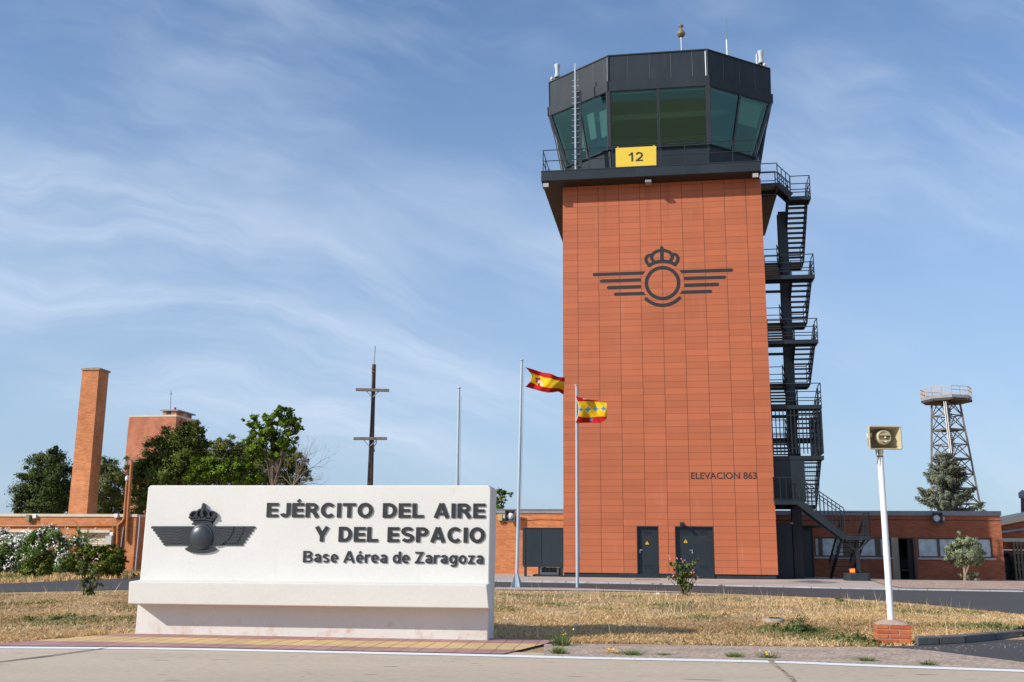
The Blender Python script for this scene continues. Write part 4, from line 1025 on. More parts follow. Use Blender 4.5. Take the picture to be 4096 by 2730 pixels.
# middle building, between sign and tower
NMID = -4.4; zm0, zm1 = .5, FT.un(1215, 1180, NMID)[1]; tm0 = -26
o = thing('middle_brick_building', 'low orange brick building with grey roof edge between the white sign and the tower', 'building', FT, (-9, NMID, .5))
m = MB(); tb(m, -17.5, -4.0, NMID, NMID - 6, zm0 - .3, zm1); m.build('wall', m_brick, o)
m = MB(); tb(m, -17.6, -4.0, NMID + .06, NMID - 6, zm1 + .001, FT.un(1215, 1172, NMID)[1]); tb(m, -17.6, -4, NMID + .1, NMID - 6, FT.un(1215, 1172, NMID)[1] + .001, FT.un(1215, 1171, NMID)[1] + .02); m.build('roof_edge', m_grey, o)
m = MB(); pts = [(x, NMID + .02, FT.un(x2, y2, NMID)[1]) for x2, y2 in ((1140, 1195), (1160, 1196), (1195, 1194), (1215, 1196), (1240, 1194.5), (1293, 1195.5)) for x in (FT.un(x2, y2, NMID)[0],)]
m.tube([T(*p) for p in pts], .012, 5); m.build('cable', m_pipe, o)
def horn_speaker(x, y, n, fr, label, side=-1):
    t, z = fr.un(x, y, n); o = thing('wall_loudspeaker', label, 'loudspeaker', fr, (t, n, z), 'horn loudspeakers on the brick walls')
    w, h = .26, .30
    m = MB(); nf = n + .42
    for (w0, h0, n0), (w1, h1, n1) in (((w, h, nf), (w * .92, h * .92, nf + .0)), ((w * .92, h * .92, nf), (w * .34, h * .34, nf - .28))):
        q = [T(t - w0, n0, z - h0), T(t + w0, n0, z - h0), T(t + w0, n0, z + h0), T(t - w0, n0, z + h0), T(t - w1, n1, z - h1), T(t + w1, n1, z - h1), T(t + w1, n1, z + h1), T(t - w1, n1, z + h1)]
        m.add(q, [(0, 1, 5, 4), (1, 2, 6, 5), (2, 3, 7, 6), (3, 0, 4, 7)])
    q = [T(t - w, nf, z - h), T(t + w, nf, z - h), T(t + w, nf, z + h), T(t - w, nf, z + h), T(t - w * .4, n + .1, z - h * .4), T(t + w * .4, n + .1, z - h * .4), T(t + w * .4, n + .1, z + h * .4), T(t - w * .4, n + .1, z + h * .4)]
    m.add(q, [(0, 1, 5, 4), (1, 2, 6, 5), (2, 3, 7, 6), (3, 0, 4, 7), (4, 5, 6, 7)])
    m.build('horn', mat('dark_horn_plastic', (.075, .08, .085), .45), o)
    m = MB(); m.lathe([(.0, .33), (.05, .33), (.07, .30), (.16, .30), (.17, .26), (.17, .1)], T(t, n, z), 20, axis='y'); m.build('driver', m_white, o)
    m = MB(); tb(m, t + side * .24, t + side * .40, n + .22, n, z - .10, z + .08); m.build('bracket', m_grey_l, o)
horn_speaker(1175, 1187, NMID, FT, 'white horn loudspeaker on the sunlit orange brick wall near the flagpoles')
def junction(name, x0, y0, x1, y1, n, fr, label, m_, cat, d=.12, group=None):
    a, b = fr.un(x0, y1, n), fr.un(x1, y0, n); o = thing(name, label, cat, fr, ((a[0] + b[0]) / 2, n, a[1]), group)
    m = MB(); tb(m, a[0], b[0], n + d, n, a[1], b[1]); tb(m, a[0] - .01, b[0] + .01, n + d - .02, n + d - .035, a[1] - .01, b[1] + .01); ob = m.build('case', m_, o, bevel=.012)
    m = MB(); c = (a[0] + b[0]) / 2; m.tube([T(c, n + .04, a[1]), T(c, n + .05, a[1] - .14), T(c + .08, n + .05, a[1] - .2), T(c + .2, n + .05, a[1] - .18), T(c + .24, n + .03, a[1] - .02)], .014, 5); m.build('cable', m_pipe, o)
junction('wall_lamp', 1145.5, 1182.5, 1155.5, 1197, NMID, FT, 'yellowish box lamp next to the loudspeaker under the grey roof edge', mat('yellowed_plastic', (.48, .36, .17), .5), 'lamp', .2)
junction('junction_box', 1162, 1180, 1169, 1188, NMID, FT, 'white junction box left of the loudspeaker on the orange brick wall', m_white, 'junction box')
# plant cabinet beside the tower, with the air conditioner standing under it
NCB = .0
tc0, zc1 = FT.un(1201, 1213, NCB); zc0 = FT.un(1201, 1300.5, NCB)[1]; tc1 = TL - .02; zl0 = .545
o = thing('plant_cabinet', 'dark metal cabinet on legs against the left foot of the tower', 'cabinet', FT, (-6.3, -1, .5))
m = MB(); tb(m, tc0 + .14, (tc0 + tc1) / 2 - .06, NCB - .02, NCB - 1.9, zc0, zc1 - .03); tb(m, (tc0 + tc1) / 2 - .045, tc1, NCB - .02, NCB - 1.9, zc0, zc1 - .03); tb(m, tc0, tc0 + .13, NCB, NCB - 1.9, zc0 + .01, zc1 - .03); tb(m, tc0, tc1, NCB + .015, NCB - 1.95, zc1 - .029, zc1); tb(m, tc0 + .02, tc1 - .01, NCB + .01, NCB - 1.9, zc0 - .05, zc0 - .001)
m.build('housing', m_darkp, o)
for t, n in ((tc0 + .08, NCB - .02), (tc1 - .12, NCB - .02), (tc0 + .5, NCB - 1.8), (tc0 + .75, NCB - 1.7)):
    m = MB(); tb(m, t, t + .11, n, n - .1, zl0 - .08, zc0 - .051); tb(m, t, t + .26, n + .03, n - .13, zl0 - .10, zl0 + .04); m.build('leg', m_darkp, o)
m = MB(); tb(m, tc0 + .45, tc1 - .2, NCB - .3, NCB - 1.6, zl0 - .08, zl0 + .1); m.build('plinth', m_darkp, o)
o = thing('air_conditioner', 'pale air conditioner with dark grille standing under the plant cabinet', 'air conditioner', FT, (-6, -.9, zl0 + .101))
ta, tb_ = FT.un(1240, 1310, NCB - .4)[0], FT.un(1284, 1310, NCB - .4)[0]; za = zl0 + .101
m = MB(); tb(m, ta, ta + .09, NCB - .4, NCB - 1.2, za, zc0 - .08); tb(m, tb_ - .09, tb_, NCB - .4, NCB - 1.2, za, zc0 - .08); tb(m, ta + .09, tb_ - .09, NCB - .4, NCB - 1.2, za, za + .1); m.build('casing', m_grey_l, o)
m = MB(); tb(m, ta + .09, tb_ - .09, NCB - .46, NCB - 1.1, za + .1, zc0 - .08)
for k in range(1, 4): tb(m, ta + .09 + (tb_ - ta - .18) * k / 4, ta + .1 + (tb_ - ta - .18) * k / 4, NCB - .44, NCB - .46, za + .1, zc0 - .1, 1)
tb(m, ta + .09, tb_ - .09, NCB - .43, NCB - .45, za + .24, za + .25, 1); m.build('grille', [mat('green_black_fins', (.012, .02, .016), .5), m_grey], o)

# left building
NLB = -5.0; zb0 = .385; zlt = FT.un(160, 1188, NLB)[1]; tl1 = -29.0
o = thing('left_brick_building', 'long orange brick building with cream roof edge at the left of the photo', 'building', FT, (-36, NLB, zb0))
def fu(x, y): return FT.un(x, y, NLB)
w1 = (fu(-60, 1225)[0], fu(79, 1225)[0], fu(20, 1310)[1], fu(40, 1224)[1]); w2 = (fu(185, 1260)[0], fu(251, 1260)[0], fu(210, 1310)[1], fu(220, 1224)[1])
tl1 = fu(309, 1250)[0]
m = MB(); wallbox(m, -52, tl1, NLB, NLB - 9, zb0 - .3, zlt, [w1, w2]); m.build('wall', m_brick, o)
m = MB(); zc = fu(160, 1181.5)[1]; tb(m, -52, tl1 + .05, NLB + .06, NLB - 9.05, zlt + .002, zc); m.build('coping', m_coping, o)
m = MB(); tb(m, tl1 + .0015, tl1 + .0, NLB, NLB, 0, 0); m = MB(); tb(m, -52, tl1 - .3, NLB - .3, NLB - 8.7, zc - .4, zc - .2); m.build('roof', m_grey, o)
for a, b in (((-52), fu(81, 1215)[0]), (fu(180, 1220)[0], fu(256, 1220)[0])):
    m = MB(); tb(m, a, b, NLB + .16, NLB - .01, fu(200, 1225)[1], fu(200, 1218.5)[1]); m.build('lintel', m_coping, o, bevel=.02)
# shutters
m = MB(); a, b, z0, z1 = w2; tb(m, a, a + .12, NLB - .02, NLB - .2, z0, z1 - .001); tb(m, b - .12, b, NLB - .02, NLB - .2, z0, z1 - .001); tb(m, a + .12, b - .12, NLB - .05, NLB - .2, z1 - .18, z1 - .001)
sh_o = m.build('shutter_window', m_coping, o)
for s_ in (0, 1):
    m = MB(); x0 = a + .13 + s_ * (b - a - .26) / 2 + .01; x1 = x0 + (b - a - .26) / 2 - .02; tb(m, x0, x1, NLB - .16, NLB - .21, z0, z1 - .19)
    for c0 in (x0 + .08, (x0 + x1) / 2 + .04):
        for k in range(15):
            z = z1 - .42 - k * .1; m.hexa([T(c0, NLB - .158, z), T(c0 + .36, NLB - .158, z), T(c0 + .36, NLB - .158, z + .045), T(c0, NLB - .158, z + .045), T(c0, NLB - .12, z - .015), T(c0 + .36, NLB - .12, z - .015), T(c0 + .36, NLB - .122, z - .005), T(c0, NLB - .122, z - .005)])
    m.build('shutter', m_shut, sh_o)
m = MB(); a, b, z0, z1 = w1; tb(m, a, b - 1.3, NLB - .18, NLB - .22, z0, z1); tb(m, b - 1.3, b - 1.15, NLB - .12, NLB - .2, z0, z1); tb(m, b - .28, b - .1, NLB - .1, NLB - .2, z0, z1); fr = m.build('window', m_white, o)
m = MB(); tb(m, a, b - 1.36, NLB - .14, NLB - .17, z0, z1 - .15); m.build('roller_shutter', mat('grey_roller_slats', (.33, .33, .33), .5), fr)
m = MB(); tb(m, b - 1.14, b - .29, NLB - .16, NLB - .18, z0, z1); m.build('pane', m_wglass, fr)
# pipes and boxes on the left building
P_ = lambda x, y, d=.08: T(*(lambda q: (q[0], NLB + d, q[1]))(FT.un(x, y, NLB + d)))
m = MB(); m.tube([P_(-20, 1209.5), P_(100, 1209.2), P_(255, 1208), P_(260, 1210), P_(261.5, 1222), P_(261.5, 1232)], .045, 8)
m.tube([P_(-20, 1207.8), P_(268, 1207)], .015, 8, 1); m.build('conduit', [m_copper, m_grey], o)
m = MB(); m.tube([P_(292.5, 1105, .1), P_(286, 1192, .1), P_(281, 1200, .1), P_(273, 1206, .1), P_(271, 1215, .1), P_(269.5, 1262, .1)], .075, 12); m.lathe([(.11, -.05), (.12, .12), (.06, .24), (0, .26)], P_(292.5, 1103, .1), 14, 1); m.build('flue', [m_copper, m_alu], o)
m = MB(); m.tube([P_(303, 1060, .12), P_(293.5, 1190, .12), P_(290.5, 1245, .12)], .085, 12); m.build('flue', m_copper, o)
m = MB(); m.tube([P_(286, 1212, .06), P_(279, 1262, .06)], .03, 8); m.tube([P_(284, 1212, .06), P_(277, 1262, .06)], .025, 8, 1); m.tube([P_(321.5, 1185, .1), P_(320, 1215, .1), P_(310.5, 1316, .1)], .035, 8, 2); m.build('downpipe', [m_pipe, m_alu, m_pole], o)
junction('wall_lamp', 64, 1184, 74, 1198, NLB, FT, 'old olive box lamp under the cream roof edge of the left building', mat('olive_plastic', (.25, .21, .10), .5), 'lamp', .25)
junction('junction_box', 78, 1183, 86.5, 1191.5, NLB, FT, 'white junction box beside the olive lamp on the left building', m_white, 'junction box', .15)
junction('junction_box', 265.5, 1181.5, 273.5, 1190, NLB, FT, 'white junction box beside the brown flue pipes of the left building', m_white, 'junction box', .15)
junction('junction_box', 255, 1223.5, 263, 1231, NLB, FT, 'white junction box over the grey meter cabinet', m_white, 'junction box', .15)
junction('meter_cabinet', 246.5, 1232.5, 262, 1252, NLB, FT, 'pale grey meter cabinet beside the beige shutters', m_grey_l, 'cabinet', .25)
for x, lb in ((66, 'small square vent over the left window of the left building'), (220, 'small square vent over the beige shutters')):
    a, b = fu(x - 2, 1217.5), fu(x + 2.5, 1211); o2 = thing('wall_vent', lb, 'vent', FT, (a[0], NLB, a[1]), 'vents over the lintels'); m = MB(); tb(m, a[0], b[0], NLB + .03, NLB, a[1], b[1])
    for k in range(3): tb(m, a[0] + .03, b[0] - .03, NLB + .04, NLB + .03, a[1] + .05 + k * .07, a[1] + .08 + k * .07)
    m.build('grille', m_grey_l, o2)
# aerial over the flue
o = thing('television_aerial', 'comb like television aerial above the brown flue pipes', 'aerial', FT, (fu(294, 1190)[0], NLB - .6, zlt))
P2 = lambda x, y: T(*(lambda q: (q[0], NLB - .6, q[1]))(FT.un(x, y, NLB - .6)))
m = MB(); m.tube([P2(291, 1185), P2(294, 1052)], .02, 6); m.build('mast', m_pipe, o)
m = MB(); m.tube([P2(288, 1064), P2(318, 1061)], .014, 5)
for k in range(9): m.tube([P2(290 + k * 2.4, 1052 + k * .6), P2(289.5 + k * 2.4, 1069 - k * .5)], .010, 4)
m.build('dipole_rack', m_grey, o)

# brick chimney behind the left building
NCH = -13.
q = lambda x, y: FT.un(x, y, NCH)
cl_, cr_ = q(160, 1178)[0], q(196.5, 1178)[0]; ztop = q(215, 851)[1]; wc = cr_ - cl_
o = thing('brick_chimney', 'tall square orange brick chimney behind the left building', 'chimney', FT, (cl_ + wc / 2, NCH - wc / 2, .4))
t_l, t_r = q(190, 853)[0], q(228.5, 850)[0]
m = MB(); ins = ((wc) - (t_r - t_l)) / 2
base = [T(cl_ - .12, NCH, .3), T(cr_ + .12, NCH, .3), T(cr_ + .12, NCH - wc, .3), T(cl_ - .12, NCH - wc, .3)]
top = [T(t_l, NCH - ins, ztop), T(t_r, NCH - ins, ztop), T(t_r, NCH - wc + ins, ztop), T(t_l, NCH - wc + ins, ztop)]
m.hexa(base + top); m.build('shaft', m_brick, o)
m = MB(); tb(m, t_l - .06, t_r + .08, NCH - ins + .08, NCH - wc + ins - .08, ztop + .001, ztop + .13); m.build('cap', m_oldc, o)
m = MB(); tb(m, t_l + .35, t_r - .2, NCH - ins - .3, NCH - wc + ins + .3, ztop + .131, ztop + .22); m.build('flue_rim', m_oldc, o)

# far brick water tower
NF_ = -50.
q = lambda x, y: FT.un(x, y, NF_)
a0, zt_ = q(296, 959); b0 = q(405, 960)[0]; wt_ = b0 - a0
o = thing('brick_block_tower', 'weathered red brick tower block with white roof edge and pale streaks, far behind the trees', 'tower', FT, ((a0 + b0) / 2, NF_ - 4, .4))
bl = q(291, 1060)
m = MB(); m.hexa([T(a0, NF_, .3), T(b0, NF_, .3), T(b0, NF_ - wt_, .3), T(a0, NF_ - wt_, .3), T(a0, NF_, zt_), T(b0, NF_, zt_), T(b0, NF_ - wt_, zt_), T(a0, NF_ - wt_, zt_)]); m.build('wall', m_brickf, o)
m = MB(); tb(m, a0 - .02, b0 + .02, NF_ + .02, NF_ - wt_ - .02, zt_ + .002, zt_ + .2); m.build('coping', m_coping, o)
h0, h1 = q(358, 950)[0], q(389, 950)[0]
m = MB(); tb(m, h0, h1, NF_ - 1.5, NF_ - 5, zt_ + .21, q(370, 946)[1] + .25); hut = m.build('roof_hut', m_brickf, o)
m = MB(); tb(m, h0 - .25, h1 + .3, NF_ - 1.3, NF_ - 5.3, q(370, 946)[1] + .251, q(370, 946)[1] + .38); m.build('roof', m_grey, hut)
m = MB(); tb(m, h0 + .4, h1 - .6, NF_ - 1.47, NF_ - 1.5, zt_ + .35, zt_ + .75); m.build('window', m_black, hut)
o = thing('roof_aerial', 'thin aerial on the roof of the far brick tower', 'aerial', FT, (q(390, 948)[0], NF_ - 3, zt_ + 1))
Q2 = lambda x, y: T(*(lambda v: (v[0], NF_ - 3, v[1]))(FT.un(x, y, NF_ - 3)))
m = MB(); m.tube([Q2(390.5, 955), Q2(393.3, 901)], .035, 6); m.build('mast', m_grey, o)
m = MB(); m.tube([Q2(393, 902), Q2(390.5, 907)], .02, 4); m.tube([Q2(393, 902), Q2(396, 907)], .02, 4); m.tube([Q2(393, 903), Q2(393.6, 898)], .02, 4); m.build('tip', m_grey, o)
o = thing('beacon_lamp', 'small reddish beacon lamp on a stick beside the far tower aerial', 'lamp', FT, (q(402, 950)[0], NF_ - 3, zt_ + .4))
m = MB(); m.tube([Q2(402, 955), Q2(402.3, 941)], .05, 6); m.build('stick', m_grey, o); m = MB(); m.tube([Q2(402.3, 941), Q2(402.4, 937)], .13, 8); m.build('lamp', mat('red_lamp_glass', (.4, .05, .04), .4), o)

# right building
NRB = -8.6
fu = lambda x, y, d=0: FT.un(x, y, NRB + d)
t_r1 = fu(2304, 1250)[0]; t_r0 = 4.3; z0 = .25; zr1 = fu(2100, 1185)[1]; zr2 = fu(2100, 1174.5)[1]
zs1, zs0 = fu(2100, 1236)[1], fu(2100, 1282.5)[1]; zl_ = fu(2100, 1234.5)[1]
zsill = fu(2050, 1281)[1]
wins = [(fu(1872, 1260)[0], fu(2049, 1260)[0], zsill, zs1), (fu(2109, 1260)[0], fu(2281, 1260)[0], zsill, zs1)]
dr = (fu(2065.5, 1270)[0], fu(2105, 1270)[0], z0, zs1)
o = thing('right_brick_building', 'shade toned brick building with a strip of windows and open door right of the tower', 'building', FT, (11, NRB, .4))
m = MB(); wallbox(m, t_r0, t_r1, NRB, NRB - 9, z0, zr1, [wins[0], (wins[0][1], dr[0], z0, zs1), dr, wins[1]] if False else [wins[0], (wins[0][1], dr[1], z0, zs1), wins[1]]); m.build('wall', m_brickr, o)
m = MB(); tb(m, t_r0, t_r1 + .04, NRB + .05, NRB - 9.04, zr1 + .002, zr2); m.build('roof_edge', m_grey, o)
m = MB(); tb(m, t_r0 + .3, t_r1 - .3, NRB - .3, NRB - 8.7, zr1 - .5, zr1 - .3); m.build('roof', m_grey, o)
m = MB(); tb(m, wins[0][1], dr[0], NRB + .02, NRB - .2, z0, zs1 - .002); m.build('door_pillar', mat('stained_cream_render', (.42, .35, .25), .8, dirt=((.6, .57, .52), 1.5, .58, .62, .8)), o)
for (a, b, c, d), splits in ((wins[0], (1882, 1891, 1938, 1975, 2012, 2025)), (wins[1], (2155, 2161, 2200, 2206, 2240, 2246))):
    m = MB(); f = .07
    tb(m, a, b, NRB - .08, NRB - .16, c, c + f); tb(m, a, b, NRB - .08, NRB - .16, d - f, d - .002); tb(m, a, a + f, NRB - .08, NRB - .16, c + f, d - f); tb(m, b - f, b, NRB - .08, NRB - .16, c + f, d - f)
    sp = [fu(x, 1260)[0] for x in splits]
    for i in range(0, len(sp), 2):
        tb(m, sp[i], sp[i + 1], NRB - .07, NRB - .16, c + f, d - f)
    w = m.build('window', m_wframe, o)
    ed = [a + f] + sp + [b - f]
    for i in range(0, len(ed) - 1, 2): m = MB(); tb(m, ed[i], ed[i + 1], NRB - .12, NRB - .14, c + f, d - f); m.build('pane', m_wglass, w)
    m = MB(); tb(m, a - .05, b + (.1 if a == wins[0][0] else .12), NRB + .06, NRB - .1, c - .10, c - .001); m.build('sill', mat('grey_stone_sill', (.42, .39, .37), .8, var=.1), w)
# open doorway with the room behind it
m = MB(); a, b = dr[0], dr[1]; tb(m, a, b, NRB - 3.0, NRB - 3.1, z0, zs1); tb(m, a - 1, a - .95, NRB - .3, NRB - 3.1, z0, zs1 + .2); tb(m, b + .6, b + .65, NRB - .3, NRB - 3.1, z0, zs1 + .2); tb(m, a - 1, b + .7, NRB - .3, NRB - 3.1, zs1 + .2, zs1 + .25); tb(m, a - 1, b + .7, NRB - .3, NRB - 3.1, .42, .44)
m.build('room', mat('dim_room_wall', (.16, .15, .14), .8), o)
m = MB(); tb(m, b - .10, b, NRB - .03, NRB - .2, z0, zs1 - .003); tb(m, a, b - .1, NRB - .05, NRB - .2, zs1 - .06, zs1 - .003); df = m.build('door', m_wframe, o)
m = MB(); m.bar(T(b - .12, NRB - .06, .44), T(b - .12, NRB - .06, zs1 - .08), .05); m.hexa([T(b - .14, NRB - .1, .45), T(b - .5, NRB + .55, .45), T(b - .54, NRB + .53, .45), T(b - .18, NRB - .12, .45), T(b - .14, NRB - .1, zs1 - .1), T(b - .5, NRB + .55, zs1 - .1), T(b - .54, NRB + .53, zs1 - .1), T(b - .18, NRB - .12, zs1 - .1)]); m.build('leaf', m_black, df)
oo = thing('room_chair', 'dim office chair seen inside the open doorway', 'chair', FT, (a + .55, NRB - 1.2, .44))
m = MB(); m.slab([(a + .3, -NRB + 1.0), (a + .8, -NRB + 1.0), (a + .8, -NRB + 1.45), (a + .3, -NRB + 1.45)], .86, .93); m.build('seat', m_in, oo)
m = MB(); m.hexa([T(a + .3, NRB - 1.4, 1.0), T(a + .8, NRB - 1.4, 1.0), T(a + .8, NRB - 1.45, 1.0), T(a + .3, NRB - 1.45, 1.0), T(a + .34, NRB - 1.5, 1.5), T(a + .76, NRB - 1.5, 1.5), T(a + .76, NRB - 1.55, 1.5), T(a + .34, NRB - 1.55, 1.5)]); m.build('backrest', m_desk, oo)
m = MB(); m.tube([T(a + .55, NRB - 1.2, .44), T(a + .55, NRB - 1.2, .86)], .04, 8); m.lathe([(.25, .02), (.25, .05), (.04, .1)], T(a + .55, NRB - 1.2, .44), 5); m.build('foot', m_desk, oo)
m = MB(); m.tube([T(t_r0, NRB + .02, fu(1850, 1195)[1]), T(7, NRB + .02, fu(1900, 1197)[1]), T(10, NRB + .02, fu(2050, 1194.5)[1]), T(13, NRB + .02, fu(2150, 1195.5)[1]), T(t_r1, NRB + .02, fu(2290, 1196.5)[1])], .014, 5); m.build('cable', m_pipe, o)
horn_speaker(2149.5, 1192, NRB, FT, 'grey horn loudspeaker on the shade toned brick wall of the right building', 1)
# dark sheds and bin store at the foot of the stair
o = thing('dark_shed', 'dark metal shed with a thin flat roof behind the stair column', 'shed', FT, (6.4, -5.5, .47))
sx0, sx1 = FT.un(1836, 1300, -5.4)[0], FT.un(1871, 1300, -5.4)[0]; sz1 = FT.un(1850, 1211, -5.4)[1]
m = MB(); tb(m, 4.26, sx1, -5.4, -8.2, .40, sz1); m.build('wall', m_darkp, o)
m = MB(); tb(m, 4.26, sx1 + .5, -5.1, -8.3, sz1 + .002, sz1 + .06); m.build('roof', m_darkp, o)
m = MB(); tb(m, sx0 + .1, sx1 - .12, -5.37, -5.398, .47, sz1 - .2); tb(m, 4.5, sx0 - .2, -5.37, -5.398, .47, sz1 - .2); m.build('door', m_dark, o)
o = thing('dark_locker', 'low dark locker against the right foot of the tower', 'locker', FT, (4.7, -1, .55))
lx = FT.un(1823, 1250, -1.2); m = MB(); tb(m, 4.27, FT.un(1821, 1250, -1.2)[0], -1.2, -2.0, .5, FT.un(1815, 1202, -1.2)[1]); m.build('body', m_darkp, o)
m = MB(); tb(m, FT.un(1816, 1203, -1.2)[0], FT.un(1822, 1203, -1.2)[0], -1.15, -1.25, FT.un(1819, 1205, -1.2)[1], FT.un(1819, 1202, -1.2)[1] + .03); m.build('hinge', m_grey, o)
o = thing('white_downpipe', 'white square downpipe on the right building behind the stair column', 'downpipe', FT, (fu(1840, 1230)[0], NRB + .1, 1.6))
m = MB(); m.bar(T(fu(1840.5, 1250)[0], NRB + .15, 1.5), T(fu(1840.5, 1250)[0], NRB + .15, zr1 - .1), .17); m.build('pipe', m_white, o)

# building at the far right with lean roof, gate and water tanks
NFR = -13.
fu = lambda x, y, d=0: FT.un(x, y, NFR + d)
o = thing('far_right_building', 'brick building with a rising cream roof edge at the right border', 'building', FT, (fu(2330, 1300)[0], NFR, .4))
ra, rb = fu(2290, 1210), fu(2420, 1180)
t0_, t1_ = ra[0], rb[0]
def zline(x0, y0, x1, y1): return lambda t: (lambda A, B: A[1] + (B[1] - A[1]) * (t - A[0]) / (B[0] - A[0]))(fu(x0, y0), fu(x1, y1))
zr = zline(2305, 1206.5, 2353, 1197); zb_ = zline(2305, 1204 - 4.5, 2353, 1194 - 3)
m = MB(); m.prism([(t0_, 2.0), (t1_, 2.0), (t1_, zr(t1_)), (t0_, zr(t0_))], -NFR, -NFR + .3); m.build('wall', m_brickr, o)
m = MB(); m.prism([(t0_, .3), (t1_, .3), (t1_, 1.99), (t0_, 1.99)], -NFR + 3.0, -NFR + 3.3); m.build('rear_wall', m_brickr, o)
m = MB(); m.prism([(t0_, zr(t0_) + .003), (t1_, zr(t1_) + .003), (t1_, zr(t1_) + .35), (t0_, zr(t0_) + .35)], -NFR - .25, -NFR + 4.5); m.build('roof_edge', m_coping, o)
zz1, zz0 = fu(2330, 1237.5)[1], fu(2330, 1246)[1]
m = MB(); tb(m, t0_, t1_, NFR + .12, NFR - .2, zz0, zz1); m.build('lintel', m_coping, o)
g1 = zline(2310, 1222, 2353, 1216)
m = MB(); m.bar(T(t0_, NFR + .06, g1(t0_)), T(t1_, NFR + .06, g1(t1_)), .10, .12); m.build('gutter', m_grey, o)
o = thing('slatted_gate', 'brown framed lattice gate under the cream lintel at the right border', 'gate', FT, (fu(2340, 1330)[0], NFR + .05, .4))
m = MB(); gx = [fu(x, 1300)[0] for x in (2329, 2337, 2345, 2358, 2375)]
for x in gx: m.bar(T(x, NFR + .3, .4), T(x, NFR + .3, zz0), .10)
for yy in (1250, 1272, 1293, 1309, 1331): m.bar(T(gx[0], NFR + .3, fu(2340, yy)[1]), T(gx[-1], NFR + .3, fu(2340, yy)[1]), .08)
m.build('frame', mat('khaki_steel', (.13, .10, .06), .5), o)
for i, (x, lb) in enumerate(((2320, 'black ribbed water tank beside the end of the right building'), (2346, 'black ribbed water tank behind the brown gate'))):
    tt = fu(x, 1300)[0]; zt_ = fu(2320, 1279)[1]; o = thing('water_tank', lb, 'water tank', FT, (tt, NFR - .9, .4), 'black tanks at the right border')
    m = MB(); w = .8
    for k in range(3):
        for j in range(3):
            x0 = tt - w + j * w * 2 / 3 + .03; z_ = .4 + k * (zt_ - .4) / 3
            tb(m, x0, x0 + w * 2 / 3 - .06, NFR - .2, NFR - .26, z_ + .04, z_ + (zt_ - .4) / 3 - .04)
    tb(m, tt - w, tt + w, NFR - .26, NFR - 1.5, .36, zt_); m.build('tank', mat('black_polythene', (.013, .015, .017), .35), o, bevel=.05)
    m = MB(); m.lathe([(.2, 0), (.2, .1), (.1, .16), (.04, .2), (0, .2)], T(tt + .1, NFR - .6, zt_), 14); m.build('lid', m_black, o)
o = wthing('lamp_post', 'thin dark post with a round head at the right border above the roof', 'post', yp(2352, 1240, 62))
A, B = yp(2352.5, 1240, 62), yp(2350.5, 1137, 62)
m = MB(); m.tube([A, B], .13, 10); m.build('post', mat('dark_violet_paint', (.05, .03, .05), .5), o); m = MB(); m.lathe([(0, -.3), (.24, -.2), (.26, .1), (0, .3)], B, 12); m.build('head', m_grey, o)

# ------------------------------------------------------------------ white concrete monument sign
c5 = crop(450, 1900, .68)
FU = lambda x, y, n=0: FS.un(*c5(x, y), n)
TH = .62
sgn = thing('monument_sign', 'white concrete monument with dark crowned wing emblem and raised Spanish lettering', 'monument sign', FS, (-2.7, 0, ZR))
bl, br = FU(130, 950), FU(2208, 980); tl, trr = FU(210, 62), FU(2226, 62)
zb = ZR - .05; c_ = .035
m = MB(); prof = [(bl[0], zb), (br[0], zb), (trr[0], trr[1] - c_), (trr[0] - c_, trr[1]), (tl[0] + c_, tl[1]), (tl[0], tl[1] - c_)]
m.prism(prof, 0, TH); m.build('panel', m_conc, sgn, bevel=.016)
dl = .36
lt = [FU(78, 755, dl), FU(2212, 782, dl), FU(2193, 648, dl), FU(86, 628, dl)]
m = MB(); y1 = .02
za, zb_, zc, zd = lt[0][1], lt[1][1], lt[2][1], lt[3][1]
xl, xr = lt[0][0], lt[1][0] + .0
m.hexa([T(xl + .02, dl - .03, za - .01), T(xr, dl - .03, zb_ - .01), T(xr + .02, -y1, zb_ - .045), T(xl + .02, -y1, za - .045), T(xl + .02, dl, zd), T(lt[2][0] + .02, dl, zc), T(lt[2][0] + .02, -y1, zc + .02), T(xl + .02, -y1, zd + .02)])
m.build('ledge', m_conc, sgn, bevel=.012)
m_seam = mat('faint_formwork_seam', (.66, .64, .60), .8)
